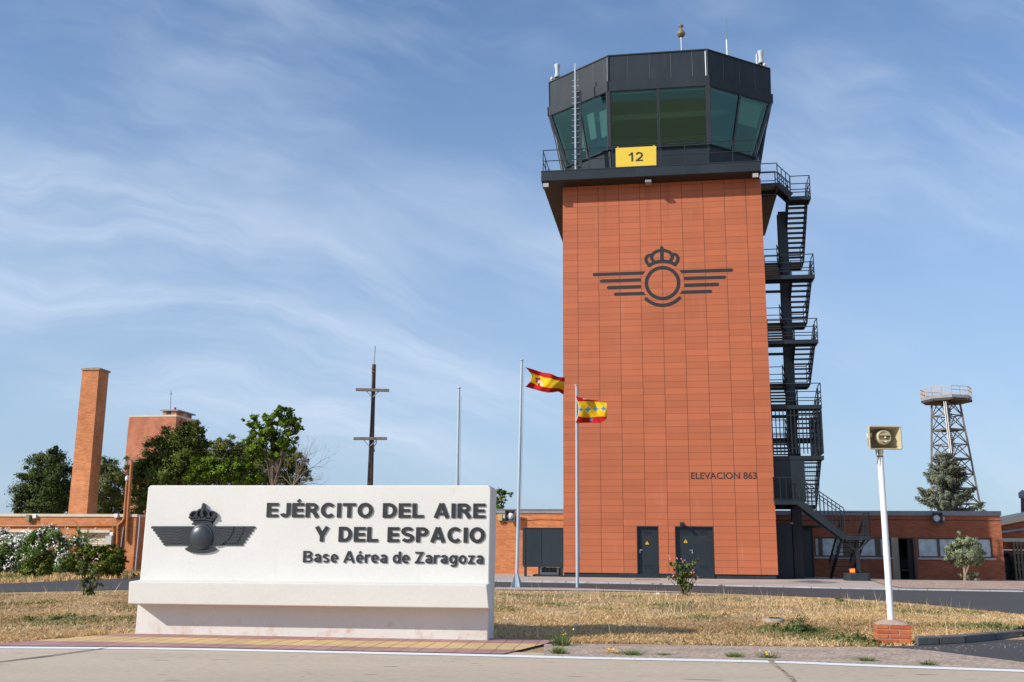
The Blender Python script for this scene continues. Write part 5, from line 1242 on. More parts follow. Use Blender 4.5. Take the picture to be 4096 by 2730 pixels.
# emblem: two layered wings, fan feathers, dome, tail and crown
ce = crop(550, 1980, .21674); EU = lambda x, y: FS.un(*ce(x, y), .04)
pl_ = lambda P: [tuple(EU(*p)) for p in P]
em = MB(); em.prism(arc(*EU(1172, 775), .17, 0, 360, 40)[:-1], -.028, -.002)
em = em.build('emblem', m_emblem, sgn)
ROWS = [577, 628, 680, 733, 785, 838, 890, 940]
for s_ in (-1, 1):
    mx = lambda x: x if s_ < 0 else 2 * 1199 - x
    m = MB()
    tips = [235, 272, 312, 350, 388, 425, 460]; tips2 = [435, 448, 470, 498, 522, 555, None]
    for i in range(7):
        a, b = ROWS[i], ROWS[i + 1]; r = (b - a) / 2
        def feather(tip, y0, y1, g=3):
            P = [(mx(tip + r - r * math.sin(math.pi * k / 8)), (a + g + (b - a - 2 * g) * (.5 - .5 * math.cos(math.pi * k / 8)))) for k in range(9)]
            m.prism(pl_(P + [(mx(1120), b - g), (mx(1120), a + g)]), y0, y1)
        feather(tips[i], -.030, -.002)
        if tips2[i]: feather(tips2[i] + 10 * 0, -.046 - .0007 * i, -.031)
    m.build('wing', m_emblem, em)
    m = MB(); fan = [(628, 578), (640, 640), (663, 705), (690, 760), (722, 812), (762, 850), (812, 888), (858, 915), (905, 935), (940, 942), (975, 944)]
    inn = [(1040, 578), (1020, 600), (1005, 625), (992, 650), (982, 680), (975, 710), (968, 745), (965, 780), (963, 815), (965, 850), (972, 885)]
    for i in range(10):
        k = .06
        o1, o2 = np.array(fan[i], float), np.array(fan[i + 1], float); i1, i2 = np.array(inn[i], float), np.array(inn[i + 1], float)
        A, B = o1 + (o2 - o1) * k, o2 - (o2 - o1) * k; mid = (A + B) / 2 + (np.array(fan[i]) - i1) * .035
        P = [A, mid, B, i2 - (i2 - i1) * .12 + (60, 0), i1 + (i2 - i1) * .12 + (60, 0)]
        m.prism(pl_([(mx(p[0]), p[1]) for p in P]), -.064 - .001 * (i % 2), -.045)
    m.build('fan_feathers', m_emblem, em)
m = MB(); to, ti = [], []
for k in range(13):
    a = 1 - 2 * k / 12; to.append((1160 - 300 * a, 992 + 86 * (1 - a * a) ** .6 if abs(a) < 1 else 992)); ti.append((1165 - 215 * a, 950 + 20 * (1 - a * a)))
for k in range(12):
    A, B = np.array(to[k]), np.array(to[k + 1]); C, D = np.array(ti[k + 1]), np.array(ti[k])
    m.prism(pl_([A * .95 + B * .05, (A + B) / 2 + (0, 8), A * .05 + B * .95, C, D]), -.05 - .001 * (k % 2), -.002)
m.build('tail_feathers', m_emblem, em)
dc = EU(1172, 772); rx = abs(EU(1385, 772)[0] - dc[0]); rz_ = abs(EU(1172, 1007)[1] - dc[1])
V, Fc = [], []; nu, nv = 40, 9
for j in range(nv):
    f = j / (nv - 1); rr = [1.0, 1.0, .965, .955, .86, .68, .48, .26, .001][j]; h = [0, .075, .095, .088, .125, .16, .18, .192, .196][j]
    V += [T(dc[0] + rx * rr * math.cos(6.28318 * k / nu), h, dc[1] + rz_ * rr * math.sin(6.28318 * k / nu)) for k in range(nu)]
Fc = [(j * nu + k, j * nu + (k + 1) % nu, (j + 1) * nu + (k + 1) % nu, (j + 1) * nu + k) for j in range(nv - 1) for k in range(nu)]
m = MB(); m.add(V, Fc, 0, True); m.build('dome', mat('polished_charcoal_dome', (.030, .038, .046), .34, spec=.6), em)
m = MB()
w_ = abs(EU(30, 0)[0] - EU(0, 0)[0])
m.prism(pl_([(1035, 545), (1000, 470), (965, 420), (975, 345), (1040, 305), (1100, 300), (1200, 262), (1300, 300), (1380, 302), (1440, 350), (1455, 410), (1420, 460), (1365, 545)][::1]), -.03, -.002)
m.build('crown_cap', mat('dark_crown_back', (.022, .027, .032), .6), em)
m = MB(); st = lambda P, w, y: m.stroke(pl_(P), w, -y, -.025)
st([(1022, 540), (1080, 532), (1190, 527), (1300, 533), (1362, 541)], w_ * 1.1, .088); st([(1032, 508), (1100, 497), (1190, 492), (1290, 498), (1358, 510)], w_ * .5, .078); st([(1000, 470), (1080, 452), (1190, 446), (1300, 454), (1372, 472)], w_ * .8, .086)
for x in range(1060, 1340, 34): m.prism(pl_([(x, 478), (x + 13, 478), (x + 13, 489), (x, 489)]), -.083, -.03)
st([(1000, 462), (965, 425), (968, 360), (1010, 315), (1065, 303), (1110, 312)], w_ * .8, .075); st([(1372, 465), (1430, 430), (1452, 375), (1425, 325), (1370, 300), (1310, 310)], w_ * .8, .0755)
st([(1090, 385), (1095, 330), (1130, 280), (1200, 257), (1275, 282), (1315, 335), (1318, 390)], w_ * .9, .090)
st([(1200, 385), (1190, 330), (1205, 285), (1205, 250)], w_ * 1.5, .105); st([(1215, 250), (1218, 215)], w_ * 1.9, .10); st([(1218, 215), (1220, 165)], w_ * .8, .099); st([(1198, 180), (1243, 178)], w_ * .55, .1)
for x, y in ((985, 412), (1090, 395), (1200, 375), (1318, 398), (1415, 405)):
    m.prism(arc(*EU(x, y), w_ * .85, 0, 360, 12)[:-1], -.108, -.03); m.prism(arc(*EU(x - 22, y + 8), w_ * .5, 0, 360, 10)[:-1], -.102, -.03); m.prism(arc(*EU(x + 22, y + 8), w_ * .5, 0, 360, 10)[:-1], -.1025, -.03)
for x in (1030, 1140, 1250, 1365): m.prism(arc(*EU(x, 425), w_ * .6, 0, 360, 10)[:-1], -.095, -.03)
m.build('crown', m_emblem, em)
def sline(txt, x0, x1, yb, ycap, bold, hv=True, space=1.0):
    a, b = FU(x0, yb, .02), FU(x1, yb, .02); m = MB(); zb = (a[1] + b[1]) / 2; cap = FU((x0 + x1) / 2, ycap, .02)[1] - zb
    m = [MB() for _ in txt.split()]
    if hv: heavy(m, txt, a[0], b[0], zb, cap, -.016, -.002)
    else: heavy(m, txt, a[0], b[0], zb, cap, -.016, -.002, .178, .10, 0, .22)
    for q in m: q.build('lettering', m_letter, sgn)
sline('EJÉRCITO DEL AIRE', 903, 2191, 252, 167, 0)
sline('Y DEL ESPACIO', 1185, 2189, 396, 308, 0)
sline('Base Aérea de Zaragoza', 1118, 2182, 520, 452, .025, False, 1.04)

em.scale = (1, .55, 1)
# ------------------------------------------------------------------ flagpoles and flags
YF = float(gp(1187, 1350)[1])
GF = lambda x, y: yp(x, y, YF)
def flagpole(xb, yb, xt, yt, label, foot=False, joint=None, r=.055):
    A, B = GF(xb, yb), GF(xt, yt); A[2] = .385
    o = wthing('flagpole', label, 'flagpole', A, 'flagpoles in a row'); k = .55 if joint is None else joint
    A[0] = (A[0] + B[0]) / 2 if not foot else A[0]; B[0] = A[0] if not foot else B[0]
    C = A + (B - A) * k
    m = MB(); m.tube([A, C], [r * 1.12, r * 1.12], 14); m.build('pole', m_pole, o)
    m = MB(); m.tube([C - (0, 0, .02), B], [r, r * .8], 14); m.build('upper_pole', m_pole, o)
    m = MB(); m.lathe([(0, .03), (r * 1.3, .03), (r * 1.3, 0), (0, 0)], B, 14); m.build('cap', m_alu, o)
    if foot:
        m = MB()
        for a in range(4):
            c, s_ = math.cos(a * math.pi / 2 + .5), math.sin(a * math.pi / 2 + .5); d = np.array([c, s_, 0]); e = np.array([-s_, c, 0]) * .008
            m.hexa([A + d * .05 - e, A + d * .26 - e, A + d * .26 + e, A + d * .05 + e, A + d * .05 - e + (0, 0, .5), A + d * .07 - e + (0, 0, .5), A + d * .07 + e + (0, 0, .5), A + d * .05 + e + (0, 0, .5)])
        m.build('foot_fin', m_pole, o)
    m = MB(); x = np.array([r + .05, -.03, 0]); m.tube([B + x * .8 + (0, 0, -.3), A + x + (0, 0, 1.1)], .008, 4); m.build('halyard', m_grey, o)
    return A, B
flagpole(1187, 1349.5, 1199, 829, 'tall pale flagpole with finned foot flying the red and yellow flag with arms', True, .66)
flagpole(1328, 1350.5, 1323.5, 887, 'pale flagpole in front of the tower flying the flag with blue stars', False, .47)
flagpole(1049, 1345, 1052, 893, 'bare pale pole rising behind the middle of the white sign', False, .55)
cf = crop(2050, 1400, .22957)
m_fred, m_fyel, m_fblue, m_fwht, m_fdk = (mat(n, c, .75, trans=.25, spec=.2) for n, c in (('flag_red', (.50, .010, .016)), ('flag_yellow', (.83, .52, .012)), ('flag_blue', (.045, .27, .50)), ('flag_white', (.75, .72, .68)), ('flag_maroon', (.20, .05, .035))))
def flag(name, label, top, bot, bulge, colour, ripple, ax=0):
    nu, nv = 110, 74
    tx, ty = zip(*top); bx, by = zip(*bot)
    def par(P):
        d = np.r_[0, np.cumsum(np.hypot(np.diff([p[0] for p in P]), np.diff([p[1] for p in P])))]; return d / d[-1]
    dt, db = par(top), par(bot); V = []; PX = []
    for j in range(nv + 1):
        for i in range(nu + 1):
            u, v = i / nu, j / nv; x = np.interp(u, dt, tx) * (1 - v) + np.interp(u, db, bx) * v; y = np.interp(u, dt, ty) * (1 - v) + np.interp(u, db, by) * v
            x += bulge * (1 - u) ** 2.2 * math.sin(math.pi * v); PX.append((x, y, u, v))
            P = yp(*cf(x, y), YF + ax + ripple(u, v)); V.append(P)
    Fq, mi = [], []
    for j in range(nv):
        for i in range(nu):
            a = j * (nu + 1) + i; Fq.append((a, a + nu + 1, a + nu + 2, a + 1)); q = np.mean([PX[a], PX[a + 1], PX[a + nu + 1], PX[a + nu + 2]], axis=0); mi.append(colour(*q))
    V = np.array(V); o = np_mesh(name, V - V[0], Fq, [m_fred, m_fyel, m_fblue, m_fwht, m_fdk], mi, smooth=True); o.location = V[0]
    s = o.modifiers.new('thickness', 'SOLIDIFY'); s.thickness = .006; s.offset = 0
    return tag(o, label, 'flag')
def es(x, y, u, v):
    # coat of arms: crown, shield quarters and side pillars, in crop pixels
    X0, Y0 = x - 445, y - 560 - .05 * (x - 445)
    if abs(X0) < 46 and -72 < Y0 < -38: return 4 if (abs(X0) < 40 and -60 < Y0 < -46) else 0 if int(x / 9) % 2 else 4
    if -42 < X0 < 42 and -34 < Y0 < 62 and not (Y0 > 40 and abs(X0) > 30):
        if abs(X0 - 18) < 22 and -22 < Y0 < 22: return 2 if (abs(X0 - 18) < 9 and abs(Y0) < 13) else 3
        if X0 < -2 and Y0 > 14: return 1 if int(x / 7) % 2 else 0
        return 4
    if 58 < X0 < 80 and -30 < Y0 < 72: return 0 if -2 < Y0 < 22 and int((x + y) / 12) % 2 else 4 if Y0 < -18 else 3
    return 0 if v < .255 else 1 if v < .76 else 0
flag('spanish_flag', 'red and yellow striped flag with coat of arms flying from the tallest pole', [(220, 300), (370, 345), (520, 395), (670, 415), (780, 470), (912, 483)], [(225, 645), (390, 692), (510, 725), (610, 747), (700, 742), (800, 727), (890, 783)], 110, es,
     lambda u, v: .34 * math.sin(u * 7.5 + v * 1.2 - .6) * (.25 + u * .75) + .10 * math.sin(u * 17 + v * 6) * u + .12 * math.sin(v * 5 + u * 3))
ST = [(1195, 1043, 44, 58), (1315, 1038, 64, 66), (1450, 1030, 66, 64), (1585, 1028, 60, 56)]
def av(x, y, u, v):
    for cx, cy, a, b in ST:
        if abs(x - cx) / a + 0 < 1 and (abs(x - cx) / a) ** .68 + (abs(y - cy) / b) ** .68 < 1: return 2
    dx_, dy_ = x - 1370, y - 1215; r = math.hypot(dx_, dy_); a = math.atan2(dx_, -dy_)
    k = abs(((a / (2 * math.pi) * 5) % 1) - .5) * 2
    if r < 15 + 30 * k ** 1.6: return 2
    if x < 1165 and u < .022: return 3
    if 1230 < x < 1295 and abs(y - 855 - (x - 1265) * .12) < 9: return 3
    yt = np.interp(x, [1085, 1120, 1300, 1500, 1560, 1700], [880, 905, 895, 906, 880, 800]); yb_ = np.interp(x, [1085, 1150, 1280, 1450, 1560, 1660], [1190, 1160, 1180, 1170, 1158, 1168])
    if 1300 < x < 1450 and abs(y - 900 - (x - 1380) * .55) < 9 and int(x / 7) % 3 == 0: return 4
    return 0 if y < yt or y > yb_ else 1
flag('star_flag', 'yellow and red flag with a row of four blue four pointed stars', [(1088, 805), (1180, 828), (1280, 862), (1390, 878), (1478, 880), (1508, 905), (1580, 918), (1642, 932)], [(1090, 1272), (1200, 1275), (1350, 1270), (1450, 1278), (1540, 1268), (1600, 1235), (1642, 1195)], 62, av,
     lambda u, v: .16 * math.sin(u * 6.5 + v * 2.0 + 3.4) * (.2 + u * .8) + .07 * math.sin(u * 15 - v * 5) * u + .05 * math.sin(v * 7 + u * 2) * u, -.14)
# ------------------------------------------------------------------ wooden pole with crossarms
YU = 62.; PU = lambda x, y: yp(x, y, YU)
A, B = PU(845.5, 1330), PU(859.5, 838); A[2] = .3
o = wthing('wooden_pole', 'weathered wooden pole with two crossarms and a thin rod behind the white sign', 'utility pole', A)
m = MB(); m.tube([A, B], [.165, .122], 12); m.build('pole', m_wood, o)
for (x0, y0, x1, y1), xc in (((819, 896.8, 895, 899), 858), ((814, 1009.4, 890, 1009), 852)):
    p, q = PU(x0, y0), PU(x1, y1); d_ = np.array([0, -.20, 0]); m = MB(); m.bar(p + d_, q + d_, .16, .17); ar = m.build('crossarm', m_armw, o)
    for s_ in (-14, 14):
        MB().bar(PU(xc + s_, y0 + 4) + d_ * 1.05, PU(xc - 2 + s_ * .1, y0 + 17) + d_, .05).build('brace', m_grey, ar)
m = MB(); m.tube([PU(858.5, 860) + (0, -.14, 0), PU(858, 872) + (0, -.14, 0), PU(855, 905) + (.02, -.15, 0), PU(851, 1000) + (0, -.16, 0), PU(846, 1110) + (0, -.17, 0), PU(842, 1300) + (0, -.17, 0)], .035, 6)
m.tube([PU(860, 1009) + (0, -.28, 0), PU(866, 1013) + (0, -.28, 0), PU(866, 1020) + (0, -.28, 0), PU(860, 1029) + (0, -.28, 0), PU(862, 1040) + (0, -.28, 0)], .03, 6); m.build('cable', m_pipe, o)
m = MB(); m.tube([B, PU(862.2, 796)], .03, 6); m.build('rod', m_grey, o)
m = MB()
for y in (848, 857): m.bar(PU(855, y) + (0, -.14, 0), PU(862, y) + (0, -.14, 0), .10, .06)
m.build('iron_step', mat('rusty_iron', (.15, .05, .035), .8), o)

# ------------------------------------------------------------------ horn loudspeaker on its white pole
pb = gp(2054, 1480, ZR); YP = float(pb[1]) + .22; PP = lambda x, y, Y=None: yp(x, y, Y or YP)
A = PP(2047.5, 1428); B = PP(2025, 1026); xm = A[0]; B[0] = xm + .0
o = wthing('loudspeaker_pole', 'white pole on a small red brick plinth beside the road', 'pole', (pb[0], pb[1] + .2, ZR))
m = MB(); m.tube([(xm, YP, A[2] - .1), (xm, YP, PP(2036, 1250)[2])], .047, 20); m.build('pole', m_wpole, o)
m = MB(); m.tube([(xm, YP, PP(2036, 1250)[2] - .01), (xm, YP, B[2])], .0445, 20); m.build('upper_pole', m_wpole, o)
m = MB(); m.tube([(xm + .03, YP - .05, PP(2036, 1251)[2]), (xm + .06, YP - .05, PP(2036, 1251)[2] + .005)], .008, 6); m.build('bolt', m_pipe, o)
bx0, bx1 = PP(2016.5, 1440, pb[1])[0], PP(2093, 1440, pb[1])[0]; bz1 = PP(2054, 1438, pb[1])[2]; bx0 = bx1 - .475
m = MB(); yf = float(pb[1]); hh = (bz1 - ZR + .01) / 4; rot = -.12
bm = MB(); mm = MB(); dep = .42
def turn(mb_):
    c, q = math.cos(-.22), math.sin(-.22); mb_.v = [(bx1 + c * (x - bx1) - q * (y - yf), yf + q * (x - bx1) + c * (y - yf), z) for x, y, z in mb_.v]; return mb_
mm.box((bx0 + .012, yf + .012, ZR - .05), (bx1 - .012, yf + dep - .012, bz1))
for r in range(4):
    z0, z1 = ZR - .01 + r * hh + .014, ZR - .01 + (r + 1) * hh
    cut = bx0 + (bx1 - bx0) * (.64 if r % 2 == 0 else .36)
    for k, (a, b) in enumerate(((bx0, cut - .008), (cut + .008, bx1))): bm.box((a, yf, z0), (b, yf + .12, z1), (r + k) % 2)
    for x in (bx0, bx1 - .12):
        for y0, y1 in ((yf + .135, yf + .30), (yf + .315, yf + dep)): bm.box((x, y0, z0), (x + .12, y1, z1), r % 2)
ob = turn(bm).build('brickwork', [mat('plinth_brick', (.42, .095, .035), .8, var=.15, vscale=8, fine=.1), mat('plinth_brick_orange', (.47, .13, .035), .8, var=.2, vscale=8, fine=.1)], o, bevel=.006)
turn(mm).build('mortar', mat('plinth_mortar', (.42, .31, .23), .95, fine=.2), o)
m = MB(); nx = 14; V = []; Fq = []
for j in range(nx + 1):
    for i in range(nx + 1):
        a, b = i / nx * 2 - 1, j / nx * 2 - 1; V.append(((bx0 + bx1) / 2 + a * ((bx1 - bx0) / 2 - .005), yf + dep / 2 + b * (dep / 2 - .005), bz1 + .003 + .075 * (1 - a * a) ** .8 * (1 - b * b) ** .8 + .006 * rnd.random()))
Fq = [(j * (nx + 1) + i, j * (nx + 1) + i + 1, (j + 1) * (nx + 1) + i + 1, (j + 1) * (nx + 1) + i) for j in range(nx) for i in range(nx)]
m.add(V, Fq, 0, True); turn(m).build('mortar_cap', mat('pebbly_mortar', (.43, .31, .24), .95, fine=.3, fscale=60, bump=.7), o)
# the horn
FH = Frame(xm, YP, .0)
ch = crop(3400, 1450, .35078); hu = lambda x, y, n: FH.un(*ch(x, y), n)
hn = .40
q_ = [hu(222, 992, hn), hu(592, 995, hn), hu(590, 728, hn), hu(220, 724, hn)]
hz = thing('horn_loudspeaker', 'large beige rectangular horn loudspeaker on top of the white pole', 'loudspeaker', FH, (0, 0, q_[0][1]))
ctr = np.mean(q_, axis=0); 
def rrect(w, h, r, n=5):
    P = []
    for cx, cz, a0 in ((w - r, h - r, 0), (-w + r, h - r, 90), (-w + r, -h + r, 180), (w - r, -h + r, 270)):
        P += [(cx + r * math.cos(R_(a0 + 90 * k / n)), cz + r * math.sin(R_(a0 + 90 * k / n))) for k in range(n + 1)]
    return P
W_, H_ = (q_[1][0] - q_[0][0]) / 2, (q_[2][1] - q_[1][1]) / 2
back = hu(375, 845, .05)
m = MB(); loops = []
for k, (w, h, r, n, cx, cz) in enumerate(((W_ - .012, H_ - .012, .02, hn - .004, ctr[0], ctr[1]), (W_, H_, .025, hn, ctr[0], ctr[1]), (W_ + .002, H_ + .002, .025, hn - .02, ctr[0], ctr[1]), (W_ * .80, H_ * .82, .025, .24, ctr[0] - .005, ctr[1]), (W_ * .56, H_ * .62, .03, .06, ctr[0] - .02, ctr[1] + .01), (.06, .06, .05, -.06, ctr[0] - .03, ctr[1] + .01))):
    loops.append([T(cx + x, n, cz + z) for x, z in rrect(w, h, min(r, w, h))])
n_ = len(loops[0]); m.v = [tuple(map(float, p)) for L in loops for p in L]
for j in range(len(loops) - 1):
    for i in range(n_): m.f.append((j * n_ + i, j * n_ + (i + 1) % n_, (j + 1) * n_ + (i + 1) % n_, (j + 1) * n_ + i)); m.m.append(0); m.sm.append(True)
ins = []
for (w, h, r, n, cx, cz) in ((W_ - .012, H_ - .012, .02, hn - .004, ctr[0], ctr[1]), (W_ * .76, H_ * .78, .02, .24, ctr[0] - .005, ctr[1]), (W_ * .52, H_ * .58, .03, .09, ctr[0] - .02, ctr[1] + .01), (.001, .001, .0005, .085, ctr[0] - .02, ctr[1] + .01)):
    ins.append([T(cx + x, n, cz + z) for x, z in rrect(w, h, min(r, w, h))])
k0 = len(m.v); m.v += [tuple(map(float, p)) for L in ins for p in L]
for j in range(len(ins) - 1):
    for i in range(n_): m.f.append((k0 + j * n_ + i, k0 + j * n_ + (i + 1) % n_, k0 + (j + 1) * n_ + (i + 1) % n_, k0 + (j + 1) * n_ + i)); m.m.append(0); m.sm.append(j < 2)
m.build('flare', m_horn, hz)
Q = .13
dcx, dcz = hu(392, 852, .22 + Q); dr_ = (hu(480, 852, .22 + Q)[0] - hu(305, 852, .22 + Q)[0]) / 2
m = MB(); m.lathe([(dr_ * .5, .09), (dr_ * .6, .13), (dr_ * .95, .12 + Q * .8), (dr_, .13 + Q), (dr_ * 1.0, .17 + Q), (dr_ * .97, .205 + Q), (dr_ * .86, .225 + Q), (dr_ * .74, .23 + Q), (dr_ * .72, .222 + Q), (.0, .215 + Q)], T(dcx, 0, dcz), 36, axis='y'); m.build('driver_cover', m_horn, hz)
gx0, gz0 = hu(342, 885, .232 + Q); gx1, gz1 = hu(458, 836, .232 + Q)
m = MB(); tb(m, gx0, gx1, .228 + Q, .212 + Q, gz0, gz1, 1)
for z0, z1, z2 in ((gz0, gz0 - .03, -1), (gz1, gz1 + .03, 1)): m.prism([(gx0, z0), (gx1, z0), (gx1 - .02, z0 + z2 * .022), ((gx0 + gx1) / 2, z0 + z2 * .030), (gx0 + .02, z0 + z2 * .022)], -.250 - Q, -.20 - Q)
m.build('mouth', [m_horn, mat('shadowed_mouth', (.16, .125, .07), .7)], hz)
cx_, cz_ = hu(401, 859, .24 + Q); m = MB(); m.lathe([(.010, .22 + Q), (.016, .25 + Q), (.014, .262 + Q), (.008, .268 + Q), (0, .269 + Q)], T(cx_, 0, cz_), 14, axis='y'); m.build('phase_plug', mat('pale_plastic', (.62, .56, .42), .5), hz)
a_ = hu(392, 913, .232 + Q); b_ = hu(414, 898, .232 + Q); m = MB(); tb(m, a_[0], b_[0], .2545 + Q, .2505 + Q, a_[1], b_[1]); m.build('sticker', m_white, hz)
m = MB(); a_ = hu(204, 855, .15); b_ = hu(222, 808, .15); tb(m, a_[0], b_[0] + .02, .2, .1, a_[1], b_[1]); tb(m, xm * 0 - .03, .03, .07, -.06, q_[0][1] - .02, q_[0][1] + .12); m.build('bracket', m_white, hz)
m = MB(); h1 = lambda x, y: T(*(lambda v: (v[0], .06, v[1]))(hu(x, y, .06)))
m.tube([h1(292, 985), h1(300, 1040), h1(318, 1085), h1(318, 1125), h1(308, 1162)], .008, 5); m.tube([h1(322, 985), h1(324, 1060), h1(322, 1110)], .007, 5)
m.build('cable', m_pipe, hz)
m = MB(); zz = hu(345, 1072, .05)[1]; m.lathe([(.0455, -.006), (.05, -.006), (.05, .006), (.0455, .006)], (0, 0, zz), 18); m.build('strap', m_pipe, hz)

# ------------------------------------------------------------------ lattice tower with round platform
YL = 150.; LU = lambda x, y, dy=0: yp(x, y, YL + dy)
cl6 = crop(3600, 1500, .38272)
L = lambda x, y, dy=0: LU(*cl6(x, y), dy)
o = wthing('lattice_tower', 'rusty steel lattice tower with a railed round platform behind the spruce', 'lattice tower', (LU(2190, 1180)[0], YL, .4))
zp = L(480, 240)[2]; cxp = L(483, 240)[0]; rp = (L(735, 240)[0] - L(235, 240)[0]) / 2
w0 = (L(800, 1400)[0] - L(370, 1400)[0]) / 2; wtop = (L(600, 300)[0] - L(355, 300)[0]) / 2; cb = (L(800, 1400)[0] + L(370, 1400)[0]) / 2; ct = (L(600, 300)[0] + L(355, 300)[0]) / 2; zb = L(480, 1400)[2]; zt2 = L(480, 300)[2]
r2 = .35
def leg(k, z):
    f = (z - zb) / (zt2 - zb); w = w0 + (wtop - w0) * f; c = cb + (ct - cb) * f; sx, sy = ((-1, -1), (1, -1), (1, 1), (-1, 1))[k]; a = .38
    x, y = sx * w * .78, sy * w * .78; return np.array([c + x * math.cos(a) - y * math.sin(a), YL + x * math.sin(a) + y * math.cos(a), z])
levels = np.linspace(.4, zt2 + .3, 12)
for k in range(4): MB().bar(leg(k, .4), leg(k, zt2 + .5),   .27, .27).build('leg', m_lrust, o)
for a, b in zip(levels[:-1], levels[1:]):
    m = MB()
    for k in range(4):
        k2 = (k + 1) % 4; m.bar(leg(k, b), leg(k2, b), .15); mid = (leg(k, b) + leg(k2, b)) / 2
        if k % 2 == 0: m.bar(leg(k, a), leg(k2, b), .11); m.bar(leg(k2, a), leg(k, b), .11)
        else: m.bar(leg(k, a), mid, .11); m.bar(leg(k2, a), mid, .11)
    m.build('bracing', m_lrust, o)
m = MB()
for i, (a, b) in enumerate(zip(levels[3:-1], levels[4:])):
    p, q = (leg(0, a) * .6 + leg(2, a) * .4), (leg(1, b) * .6 + leg(3, b) * .4)
    if i % 2: p, q = (leg(1, a) * .6 + leg(3, a) * .4), (leg(0, b) * .6 + leg(2, b) * .4)
    for k in range(8): c = p + (q - p) * k / 8; m.bar(c + (0, -.5, 0), c + (0, .5, 0), .35, .08)
    m.bar(p, q, .08, .2); m.bar(p + (0, 0, 1), q + (0, 0, 1), .07)
m.build('zigzag_stair', m_lrust, o)
for z in levels[5:-1:2]:
    m = MB(); m.hexa([leg(k, z) for k in range(4)] + [leg(k, z + .15) for k in range(4)]); m.build('rest_platform', mat('dark_rusty_deck', (.07, .055, .05), .8), o)
m = MB(); oc = [(cxp + rp * math.cos(R_(22.5 + 45 * k) + .2), YL + rp * math.sin(R_(22.5 + 45 * k) + .2)) for k in range(8)]
m.slab(oc, zp - .45, zp); m.slab([(cxp + (x - cxp) * .97, YL + (y - YL) * .97) for x, y in oc], zp - .75, zp - .451, 1)
for k in range(8): m.bar((oc[k][0], oc[k][1], zp - .6), (cxp, YL, zp - .6), .3, .3, 1)
m.build('platform', [mat('grey_platform_steel', (.26, .26, .27), .7, var=.2), mat('dark_rusty_deck', (.07, .055, .05), .8)], o)
m = MB(); hr = L(480, 152)[2] - zp
for k in range(8):
    a, b = np.array([*oc[k], zp]), np.array([*oc[(k + 1) % 8], zp])
    for f in (.55, 1): m.bar(a + (0, 0, hr * f), b + (0, 0, hr * f), .085)
    for f in (0, .5): m.bar(a + (b - a) * f, a + (b - a) * f + (0, 0, hr), .085)
m.build('handrail', m_orail, o)
m = MB()
for x0, x1 in ((458, 528), (478, 546)): m.tube([L(x0, 280, -rp * .9), L(x1, 880, -rp * .9)], .065, 8)
m.build('conduit', m_white, o)

# ------------------------------------------------------------------ trees
def px_blobs(Y, L, depth=.8, seed=0):
    g = random.Random(seed); out = []
    for x, y, r in L:
        R = r * S3 * Y / F_PX; out.append((yp(x, y, Y + g.uniform(-.5, .5) * R * depth), (R, R * depth, R)))
    return out
GROW = 1.12
def tree(name, label, Y, base, blobs, per, size, m_, trunk, seed, group='trees behind the sign and buildings', extra=None, lean=0, clump=.28, up=.3, aspect=.45, limbs=5, shell=.55):
    b = yp(*base, Y); b[2] = .36; o = wthing(name, label, 'tree', b, group); g = np.random.default_rng(seed)
    per *= 1.6; B = [(c, tuple(q * GROW for q in r)) for c, r in px_blobs(Y, blobs, seed=seed)]; V, Fq = crown(B, per, size, seed, clump, up, aspect, shell)
    np_mesh('crown', V, Fq, m_, parent=o)
    m = MB(); top = np.mean([c for c, r in B], axis=0); p0 = b.copy(); mid = p0 * .5 + top * .5 + (lean, 0, 0)
    m.tube([p0, p0 * .7 + mid * .3, mid, top], [trunk, trunk * .85, trunk * .65, trunk * .25], 8, caps=False)
    order = sorted(range(len(B)), key=lambda i: -B[i][1][0])[:max(limbs, 1)]
    for i in order:
        c = B[i][0]; f = g.uniform(.35, .7); s_ = p0 * (1 - f) + top * f; k = s_ * .5 + c * .5 + g.normal(size=3) * .3
        m.tube([s_, k, c, c + (c - s_) * .25], [trunk * .4, trunk * .3, trunk * .2, trunk * .06], 6, caps=False)
    if extra: extra(m, g, b)
    m.build('trunk', m_bark, o); return o, B
G1 = 'trees behind the sign and buildings'
tree('pine_tree', 'dark pine standing left of the brick chimney', 76, (112, 1180), [(112, 1052, 24), (128, 1066, 24), (96, 1072, 22), (146, 1078, 18), (76, 1100, 24), (104, 1098, 30), (135, 1106, 28), (60, 1088, 14), (62, 1128, 24), (92, 1135, 34), (126, 1140, 32), (148, 1128, 22), (44, 1152, 14), (66, 1160, 24), (104, 1168, 34), (142, 1165, 26), (120, 1036, 11), (158, 1080, 9), (40, 1168, 9)], 150, .19, [leafmat('dark_pine_needles', (.070, .098, .028), .5, .7, .08)], .35, 11, clump=.24, aspect=.3)
tree('pine_tree', 'loose pine with a bare pale trunk showing right of the brick chimney', 80, (262, 1180), [(243, 1072, 19), (258, 1085, 18), (232, 1095, 20), (272, 1104, 20), (248, 1112, 24), (286, 1118, 15), (230, 1130, 22), (262, 1134, 20), (240, 1155, 26), (276, 1152, 17), (228, 1170, 20), (262, 1172, 18), (296, 1150, 12), (236, 1064, 10)], 120, .19, [l_pine2], .3, 12, clump=.26, aspect=.3, lean=.8)
